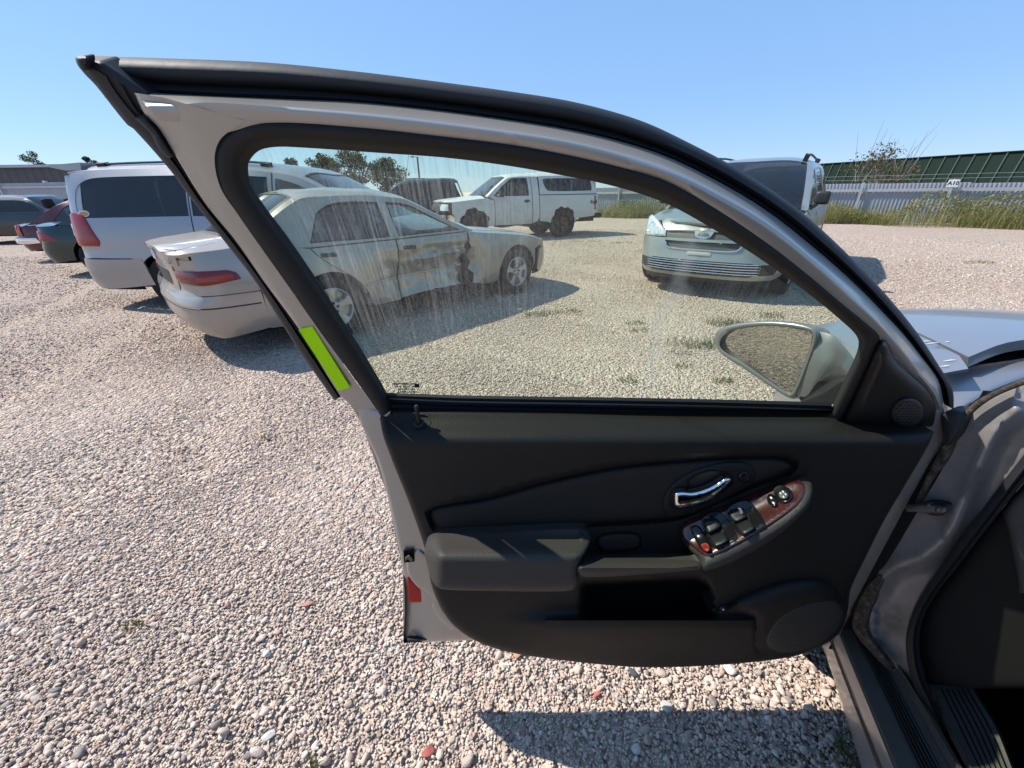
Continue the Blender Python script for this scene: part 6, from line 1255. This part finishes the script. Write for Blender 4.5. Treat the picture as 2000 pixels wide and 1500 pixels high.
def zr(name, rl, m, per=5): return Hh(rails(name, [(p, Z(z), 0) for p, z in rl], m, None, per=per, ang=60))
A0 = [(1600, 1230), (1612, 1262), (1640, 1345), (1681, 1476), (1720, 1600)]; B0 = [(1612, 1225), (1624, 1255), (1655, 1335), (1718, 1495), (1762, 1605)]; C0 = [(1628, 1212), (1640, 1241), (1672, 1320), (1746, 1500), (1790, 1605)]; C1 = [(1626, 1205), (1643, 1238), (1676, 1316), (1752, 1498), (1796, 1603)]
D0 = [(1655, 1195), (1690, 1225), (1745, 1300), (1800, 1358), (1830, 1420), (1870, 1500), (1925, 1610)]
D0 = [(1665, 1190), (1692, 1228), (1752, 1322), (1835, 1468), (1915, 1610)]; E0 = [(1690, 1190), (1720, 1240), (1790, 1345), (1880, 1500), (1945, 1612)]
zr('sill_outer', [([(x - 4, y + 4) for x, y in A0], .19), (A0, .235), (B0, .30), (lerp(B0, C0, .15), .315), (C0, .355)], M_hsil)
zr('sill_dirt_line', [(lerp(A0, B0, .82), .298), (lerp(A0, B0, 1.06), .312)], M_grime)
zr('sill_step', [(C0, .352), (C1, .362), (lerp(C1, D0, .3), .366), (lerp(C1, D0, .75), .372), (D0, .380)], M_scuff)
for k in range(7):
    t = .45 + .075 * k; zr('sill_rib', [(lerp(C1, D0, t), .372), (lerp(C1, D0, t + .02), .378), (lerp(C1, D0, t + .04), .373)], M_plast)
zr('sill_flange', [(D0, .378), (lerp(D0, E0, .25), .398), (lerp(D0, E0, .5), .40), (lerp(D0, E0, .7), .412), (E0, .405)], M_scuff)
F0 = [(1880, 1290), (1900, 1346), (1945, 1423), (1976, 1500), (2020, 1612)]; E1 = [(1770, 1290), (1822, 1346), (1858, 1423), (1897, 1500), (1955, 1612)]
zr('scuff_plate', [(lerp(E1, F0, -.12), .392), (lerp(E1, F0, 0), .406), (lerp(E1, F0, .04), .400), (lerp(E1, F0, .5), .398), (lerp(E1, F0, .96), .396), (F0, .398), (lerp(E1, F0, 1.06), .36)], M_scuff)
for k in range(6):
    t = .20 + .13 * k; zr('scuff_groove', [(lerp(E1, F0, t)[1:], .4010), (lerp(E1, F0, t + .035)[1:], .4012)], M_void)
# ------------------------------------------------------------------ fences, buildings, trees, weeds
def corr_mat(name, col, dirt=(.30, .28, .25), metal=.3, rough=.42, spec=.5):
    k = NM(name); k.set(**{'Specular IOR Level': spec}); st = k.noise(1.0, 5, .7, k.coord((14, 14, .8))); f = k.ramp(st, [(.45, (0, 0, 0)), (.75, (1, 1, 1))])
    k.set(**{'Base Color': k.mix(k.math('MULTIPLY', f, .45), col, dirt), 'Metallic': metal, 'Roughness': rough, 'Normal': k.bump(k.noise(3, 4), .1, .05)}); return k.m
M_zinc = corr_mat('galvanised_sheet', (.37, .395, .43), (.26, .25, .24)); M_post = corr_mat('galvanised_post', (.45, .46, .475)); M_groof = corr_mat('dark_green_roof_sheet', (.010, .021, .016), (.022, .03, .026), .0, .7, .08)
M_rib = corr_mat('green_roof_rib', (.035, .06, .048), (.05, .06, .055), .0, .6, .2)
M_wall = corr_mat('grey_metal_wall', (.105, .100, .095), (.07, .065, .06), .1, .6); M_rooflip = corr_mat('pale_roof_edge', (.45, .46, .48))
M_sign = solid('white_sign', (.72, .72, .70), .5, vary=.04); M_letter = solid('black_letters', (.012, .012, .012), .6)
def corrugated(name, x0, x1, z0, z1, pitch, depth, mat, parent, y=0.0, flat=.45):
    xs = []; k = x0
    while k < x1:
        xs += [(k, 0), (k + pitch * flat, 0), (k + pitch * (flat + .12), depth), (k + pitch * .88, depth)]; k += pitch
    V = [(x, y - d, z) for x, d in xs if x <= x1 + 1e-6 for z in (z0, z1)]; n = len(V) // 2
    return mk(name, V, [(2 * i, 2 * i + 2, 2 * i + 3, 2 * i + 1) for i in range(n - 1)], mat, parent, smooth=False)
def fence(name, A, B, h, label, posts, sheet=2.6, wire=True):
    A, B = np.array(A, float), np.array(B, float); d = B - A; L = np.linalg.norm(d); yaw = math.atan2(d[1], d[0])
    f = empty(name, (A[0], A[1], 0), yaw, label, 'fence'); s = 0.0; i = 0
    while s < L:
        e = min(L, s + sheet); dz = .03 * math.sin(i * 2.7) + .02 * math.sin(i * 1.3)
        corrugated('sheet_panel', s, e + .05, .05, h + dz, .115, .022, M_zinc, f, y=.010 * (i % 2)); s = e; i += 1
    for z in (h - .24,): 
        mb = MB(); mb.box((L / 2, -.075, z), (L, .05, .11)); mb.build('rail', M_post, f)
    for p in posts: MB().box((p, -.13, h / 2 + .02), (.085, .06, h + .06)).build('post', M_post, f)
    for k in range(2 if wire else 0): MB().tube([(0, .02, h + .15 + .14 * k), (L / 2, .02, h + .13 + .14 * k), (L, .02, h + .15 + .14 * k)], .004, 4).build('top_wire', M_post, f)
    return f, yaw, L
FA = on_z([(1120, 424)])[0] + np.array([.9, 1.2, 0]); FB = np.array([17.9, 15.2, 0.0]); FD = (FB - FA) / np.linalg.norm(FB - FA)
FA = FA - FD * 8; FB = FB + FD * 16; FNRM = np.array([FD[1], -FD[0], 0])           # towards the camera
def along_fence(px, py):                                                       # distance along the fence where a sight line meets it
    P = on_plane([(px, py)], FNRM, FNRM @ FA)[0]; return float((P - FA) @ FD), P[2]
FL = float(np.linalg.norm(FB - FA)); FH = along_fence(1800, 357)[1]
ps = [along_fence(px, 365)[0] for px in (1212, 1684, 1860)]
fence('metal_fence', FA, FB, FH, 'pale corrugated metal fence with weeds at its foot, right side', ps + [ps[1] - 6.5, ps[2] + 5, ps[2] + 10])
sx, sz = along_fence(1860, 358)
sg = empty('sign', FA + FD * sx + FNRM * .22 + np.array([0, 0, sz - .26]), math.atan2(FD[1], FD[0]), 'white A10 sign on a post of the metal fence', 'sign')
SW = .30; MB().box((0, 0, .26), (SW, .012, .25)).build('sign_plate', M_sign, sg); text('sign_text', 'A10', .175, frame3((0, -.010, .26), (1, 0, 0), (0, 0, 1)), M_letter, sg, .001, .003)
pb = MB(); pb.box((0, .03, -.45), (.07, .05, 1.7)); pb.build('post_top', M_post, sg)
# dark green roof behind the fence
def roofed(name, pa, pb, zr_, label, run=.55, drop=2.3, ext=(0, 0)):
    a, b = on_z([pa], zr_)[0], on_z([pb], zr_)[0]; d = b - a; L = np.linalg.norm(d); d /= L; a = a - d * ext[0]; L += sum(ext)
    f = empty(name, (a[0], a[1], 0), math.atan2(d[1], d[0]), label, 'building'); n = np.array([d[1], -d[0], 0]); sl = math.hypot(run, drop)
    V = []; 
    mk('roof', [(0, 0, zr_), (L, 0, zr_), (L, -run, zr_ - drop), (0, -run, zr_ - drop), (0, run, zr_ - drop), (L, run, zr_ - drop)], [(0, 1, 2, 3), (0, 4, 5, 1)], M_groof, f, smooth=False)
    k = .3; i = 0
    proto = None
    while k < L:
        if proto is None:
            proto = MB().add([(-.06, 0, .0), (.06, 0, .0), (.06, -run, -drop), (-.06, -run, -drop), (-.045, -.09, .05), (.045, -.09, .05), (.045, -run - .09, -drop + .05), (-.045, -run - .09, -drop + .05)], [(4, 5, 6, 7), (0, 4, 7, 3), (1, 2, 6, 5), (3, 7, 6, 2)]).build('roof_rib', M_rib, f, smooth=False)
            o = proto
        else:
            o = bpy.data.objects.new('roof_rib', proto.data); COL.objects.link(o); o.parent = f
        o.location = (k, 0, zr_); k += .95
    mk('wall', [(0, -run + .3, 0), (L, -run + .3, 0), (L, -run + .3, zr_ - drop + .05), (0, -run + .3, zr_ - drop + .05)], [(0, 1, 2, 3)], M_groof, f, smooth=False)
    MB().box((L / 2, 0, zr_ + .03), (L, .3, .05)).build('ridge_cap', M_groof, f)
    return f
roofed('green_building', (1600, 321), (2000, 295), 3.5, 'long building with ribbed dark green metal roof behind the right fence', ext=(12, 10))
# grey flat building and fence at far left
def left_building():
    P = on_y([(0, 317), (230, 325)], 32.0); a, b = P[0], P[1]; zt_ = (a[2] + b[2]) / 2
    f = empty('grey_building', (a[0] - 25, 32, 0), 0, 'low grey flat roofed building behind the left fence and minivan', 'building'); L = 42.0
    corrugated('wall', 0, L, 0, zt_ - .15, .6, .05, M_wall, f); mk('roof', [(0, -.25, zt_), (L, -.25, zt_), (L, 14, zt_ + .2), (0, 14, zt_ + .2)], [(0, 1, 2, 3)], M_rooflip, f, smooth=False)
    MB().box((L / 2, -.2, zt_ - .09), (L, .14, .16)).build('roof_edge', M_rooflip, f)
    for x in (23.5, 27.6): MB().box((x, -.12, zt_ - 1.1), (.22, .18, .2)).build('wall_lamp', M_sign, f)
left_building()
Pz = on_y([(60, 356)], 25.0)[0]
fence('metal_fence', (-62, 25), (-14, 25), float(Pz[2]), 'corrugated metal fence in front of the grey building, left side', [24, 29, 34, 39], wire=False)

def foliage_mat(name, a, b, c):
    k = NM(name); oi = k.n('ObjectInfo'); g = k.n('NewGeometry')
    k.set(**{'Base Color': k.ramp(g.outputs['Random Per Island'], [(0, a), (.5, b), (1, c)]), 'Roughness': .6, 'Specular IOR Level': .25})
    tl = k.n('BsdfTranslucent'); k.l(k.ramp(g.outputs['Random Per Island'], [(0, a), (1, c)]), tl.inputs[0]); m = k.n('MixShader'); m.inputs[0].default_value = .42
    k.l(k.b.outputs[0], m.inputs[1]); k.l(tl.outputs[0], m.inputs[2]); k.l(m.outputs[0], k.o.inputs[0]); return k.m
M_leaf = foliage_mat('tree_leaves', (.030, .050, .018), (.055, .080, .028), (.085, .105, .042)); M_leaf2 = foliage_mat('olive_leaves', (.06, .065, .025), (.10, .095, .04), (.14, .12, .055))
M_bark = solid('bark', (.10, .08, .065), .9); M_twig = solid('bare_twigs', (.22, .19, .17), .9)
def leaves(P, size, q, squash=1.0):
    n = len(P); N = q.normal(size=(n, 3)); N /= np.linalg.norm(N, axis=1)[:, None]; A = np.cross(N, q.normal(size=(n, 3))); A /= np.linalg.norm(A, axis=1)[:, None]; B = np.cross(N, A)
    s = size * q.uniform(.6, 1.35, (n, 1)); V = np.stack([P - A * s * .5, P + B * s * .28, P + A * s * .5, P - B * s * .28], 1).reshape(-1, 3)
    return V, [(4 * i, 4 * i + 1, 4 * i + 2, 4 * i + 3) for i in range(n)]
def tree(loc, h, wd, label, seed, n=2600, leaf=.16, mat=None, clumps=26, base=.25, lean=0.0, bare=0, cat='tree', name='tree', group=None):
    q = np.random.default_rng(seed); t = empty(name, loc, 0, label, cat, group)
    mb = MB(); mb.tube([(0, 0, -.1), (.02 * h * lean, 0, h * .3), (.06 * h * lean, 0, h * .62)], [.045 * h * .6, .035 * h * .6, .018 * h * .6], 8)
    C = []
    for i in range(clumps):
        u = q.uniform(0, 1); z = h * (base + (1 - base) * u ** .85); prof = math.sin(math.pi * min(1, (u * .86 + .14))) ** .6
        a = q.uniform(0, 6.28); r = wd / 2 * prof * q.uniform(.25, 1.0); c = np.array([r * math.cos(a) + lean * z * .12, r * math.sin(a), z]); C.append((c, wd * q.uniform(.10, .20)))
        mb.tube([(.05 * h * lean * .5, 0, h * q.uniform(.25, .5)), c * np.array([.5, .5, 1]) * np.array([1, 1, .85]), c], [.014 * h * .5, .008 * h * .5, .003 * h], 5, False)
    for _ in range(bare):
        a = q.uniform(0, 6.28); o = np.array([wd * .22 * math.cos(a), wd * .22 * math.sin(a), h * .6]); e = o + np.array([q.uniform(-.3, .45) * wd * .5, q.uniform(-.2, .2) * wd, h * q.uniform(.5, .95)])
        mb.tube([o, (o + e) / 2 + q.normal(0, .05, 3) * h * .3, e], [.018, .012, .004], 4, False)
    mb.build('trunk', M_bark if not bare else M_twig, t)
    P = []
    for c, r in C:
        m = int(n / clumps); v = q.normal(size=(m, 3)); v /= np.linalg.norm(v, axis=1)[:, None]; P.append(c + v * r * q.uniform(.2, 1.1, (m, 1)) ** .6 * np.array([1, 1, .8]))
    V, F = leaves(np.vstack(P), leaf, q); mk('crown', V, F, mat or M_leaf, t, smooth=False); return t
def at_dist(px, py, y): return on_y([(px, py)], y)[0]
for i, (px, top, y, wd, sd, lab, lean) in enumerate((
        (52, 298, 52, 2.6, 3, 'small tree crown above the grey roof, nearer the left edge of the two', .5), (165, 306, 52, 2.0, 4, 'small tree crown above the grey roof, nearer the white minivan of the two', .5),
        (560, 312, 50, 2.4, 5, 'small leaning tree seen just above the white minivan roof', .6), (622, 303, 48, 3.2, 6, 'open crowned tree left of the bushy tree, through the door glass', .3),
        (678, 300, 46, 4.6, 7, 'broad bushy tree in the middle of three, through the door glass', .0), (752, 314, 48, 4.4, 8, 'rounded dense tree nearest the black SUV, through the door glass', .2))):
    P = at_dist(px, top, y); tree((P[0], y, 0), float(P[2]), wd, lab, sd, lean=lean, n=2200 if wd < 3 else 3600, leaf=.24 if wd > 3 else .2, clumps=16 if wd < 3 else 30, base=.34, group=None)
bx, bz = along_fence(1730, 318); PB = FA + FD * bx - FNRM * 2.2
tree((PB[0], PB[1], 0), 2.55, 3.6, 'olive bush with bare grey twigs rising behind the metal fence', 21, n=1900, leaf=.10, mat=M_leaf2, clumps=30, base=.3, bare=16, cat='bush', name='bush')
PP = at_dist(815, 306, 55); pl_ = empty('light_pole', (PP[0], 55, 0), 0, 'thin utility light pole standing above the black SUV', 'pole')
MB().tube([(0, 0, 0), (0, 0, PP[2])], [.13, .10], 8).build('pole', M_bark, pl_); MB().tube([(0, 0, PP[2] - .1), (-.45, -.1, PP[2] + .02)], .035, 6).build('arm', M_post, pl_); MB().box((-.6, -.1, PP[2] - .02), (.38, .22, .16)).build('lamp_head', M_post, pl_)

# weeds along the fence, tufts in the gravel
M_weed = foliage_mat('weed_blades', (.13, .155, .05), (.25, .255, .09), (.44, .385, .17)); M_tuft = foliage_mat('grass_tuft_blades', (.05, .075, .02), (.09, .12, .03), (.16, .17, .06))
def blades(n, P, H, wid, lean, q, segs=2):
    a = q.uniform(0, 6.28, n); d = np.stack([np.cos(a), np.sin(a), np.zeros(n)], 1); side = np.stack([-d[:, 1], d[:, 0], np.zeros(n)], 1); L = (q.uniform(.2, 1, n) * lean)[:, None]; H = H[:, None]; w = wid * q.uniform(.6, 1.4, (n, 1))
    p0 = P; p1 = P + np.array([0, 0, .55]) * H + d * L * H * .3; p2 = P + np.array([0, 0, 1.0]) * H * (1 - .25 * L) + d * L * H
    V = np.stack([p0 - side * w, p0 + side * w, p1 + side * w * .8, p1 - side * w * .8, p2], 1).reshape(-1, 3); F = []
    for i in range(n): k = 5 * i; F += [(k, k + 1, k + 2, k + 3), (k + 3, k + 2, k + 4)]
    return V, F
def weeds():
    q = np.random.default_rng(5); n = 30000; s = q.uniform(0, FL, n)
    wob = .35 * np.sin(s * .9) + .25 * np.sin(s * 2.3 + 1); front = 1.15 + wob; back = q.uniform(0, 1, n) ** .8
    dist = .12 + back * front * 1.15; P = FA + FD * s[:, None] + FNRM * dist[:, None]
    dens = .55 + .45 * np.sin(s * 1.35 + .6 * np.sin(s * .5)); keep = q.random(n) < .18 + .82 * dens ** 1.6; P, s, dist = P[keep], s[keep], dist[keep]; n = len(P)
    H = (.72 + .50 * (.5 + .5 * np.sin(s * 1.1 + .8)) * (.5 + .5 * np.sin(s * .37))) * q.uniform(.4, 1.25, n) * (1.05 - .5 * (dist - .1) / 1.6)
    V, F = blades(n, P, H, .007, .65, q); nv = len(V)
    m = 26000; s2 = q.uniform(0, FL, m); hump = np.clip(.5 + .5 * np.sin(s2 * 1.1 + .8) + .3 * np.sin(s2 * 2.6), 0, 1.3); d2 = .3 + q.uniform(0, 1, m) * .8
    Pl = FA + FD * s2[:, None] + FNRM * d2[:, None] + np.array([0, 0, 1.0]) * (q.uniform(.05, 1, m) ** .8 * (.35 + .85 * hump))[:, None]
    V2, F2 = leaves(Pl, .075, q); V = np.vstack([V, V2]); F = F + [tuple(i + nv for i in f) for f in F2]
    return mk('weeds', V, F, M_weed, smooth=False, kind='stuff')
weeds()
def tufts():
    q = np.random.default_rng(9); VV = []; FF = []; k = 0
    for px, py, r, n, h in ((1058, 613, .13, 130, .05), (1108, 609, .10, 70, .045), (1040, 618, .08, 50, .04), (1418, 632, .14, 150, .06), (1440, 636, .10, 90, .05), (1352, 672, .16, 150, .06), (1376, 676, .10, 90, .05), (1242, 632, .08, 60, .04), (1250, 646, .08, 50, .04), (1500, 618, .12, 90, .05), (1415, 745, .05, 60, .035), (1228, 745, .06, 60, .03), (1330, 716, .06, 40, .03), (1325, 690, .06, 40, .03), (1910, 513, .18, 90, .05), (1215, 475, .2, 80, .06), (1160, 472, .15, 60, .05), (1250, 492, .15, 50, .05),
                            (262, 1222, .02, 26, .018), (527, 854, .03, 22, .022), (620, 1490, .015, 18, .02), (1690, 1482, .05, 60, .05), (735, 640, .1, 20, .04)):
        c = on_z([(px, py)])[0]; a = q.uniform(0, 6.28, n); rr = r * np.sqrt(q.random(n)); P = c + np.stack([rr * np.cos(a) * 1.6, rr * np.sin(a), np.zeros(n)], 1)
        V, F = blades(n, P, h * q.uniform(.5, 1.3, n), .0028, 1.3, q); VV.append(V); FF += [tuple(i + k for i in f) for f in F]; k += len(V)
    return mk('grass', np.vstack(VV), FF, M_tuft, smooth=False, kind='stuff')
tufts()
# single stones that stand out of the gravel
def stone(px, py, r, col, label, sq=(1.25, .9, .62), rz=.4, seed=1):
    me = pebble_mesh(70 + seed, 3); k = NM('stone_%s' % label.split()[0]); k.set(**{'Base Color': k.mix(k.noise(5, 5, .7), tuple(c * .75 for c in col), tuple(min(1, c * 1.2) for c in col)), 'Roughness': .85, 'Normal': k.bump(k.noise(6, 4), .3, .1)})
    me.materials.clear(); me.materials.append(k.m); P = on_z([(px, py)])[0]; me.transform(Matrix.Diagonal((r * sq[0], r * sq[1], r * sq[2], 1)))
    o = bpy.data.objects.new('stone', me); COL.objects.link(o); o.location = (P[0], P[1], r * .30); o.rotation_euler = (.1, .15, rz); tag(o, label, 'stone')
stone(601, 1182, .017, (.46, .21, .17), 'brick red stone left of the door sill', seed=1); stone(836, 1468, .017, (.36, .10, .08), 'dark red stone near the lower edge below the door corner', seed=2)
stone(1012, 1278, .018, (.50, .25, .13), 'orange brown stone just under the curved door bottom', seed=3); stone(1425, 1308, .024, (.60, .55, .49), 'long pale stone with a brown side under the door', (.8, 1.3, .7), .2, 4)
stone(1236, 1316, .018, (.07, .08, .085), 'dark slate chip under the middle of the door', (.7, 1.3, .5), .6, 5); stone(1300, 1382, .022, (.58, .53, .47), 'large pale stone just above the door shadow', (1, 1, .7), 0, 6)
stone(521, 1278, .016, (.62, .59, .55), 'pale rounded stone left of the dark stones', (1, 1, .8), 0, 7); stone(1166, 1358, .012, (.55, .14, .11), 'small red chip between door bottom and door shadow', seed=8)
stone(1210, 1366, .012, (.33, .33, .32), 'small grey rod shaped stone above the door shadow', (1.6, .6, .6), .0, 9); stone(526, 1440, .02, (.60, .56, .50), 'pale stone at the lower edge, left of the red one', (1.1, .9, .75), .9, 10)
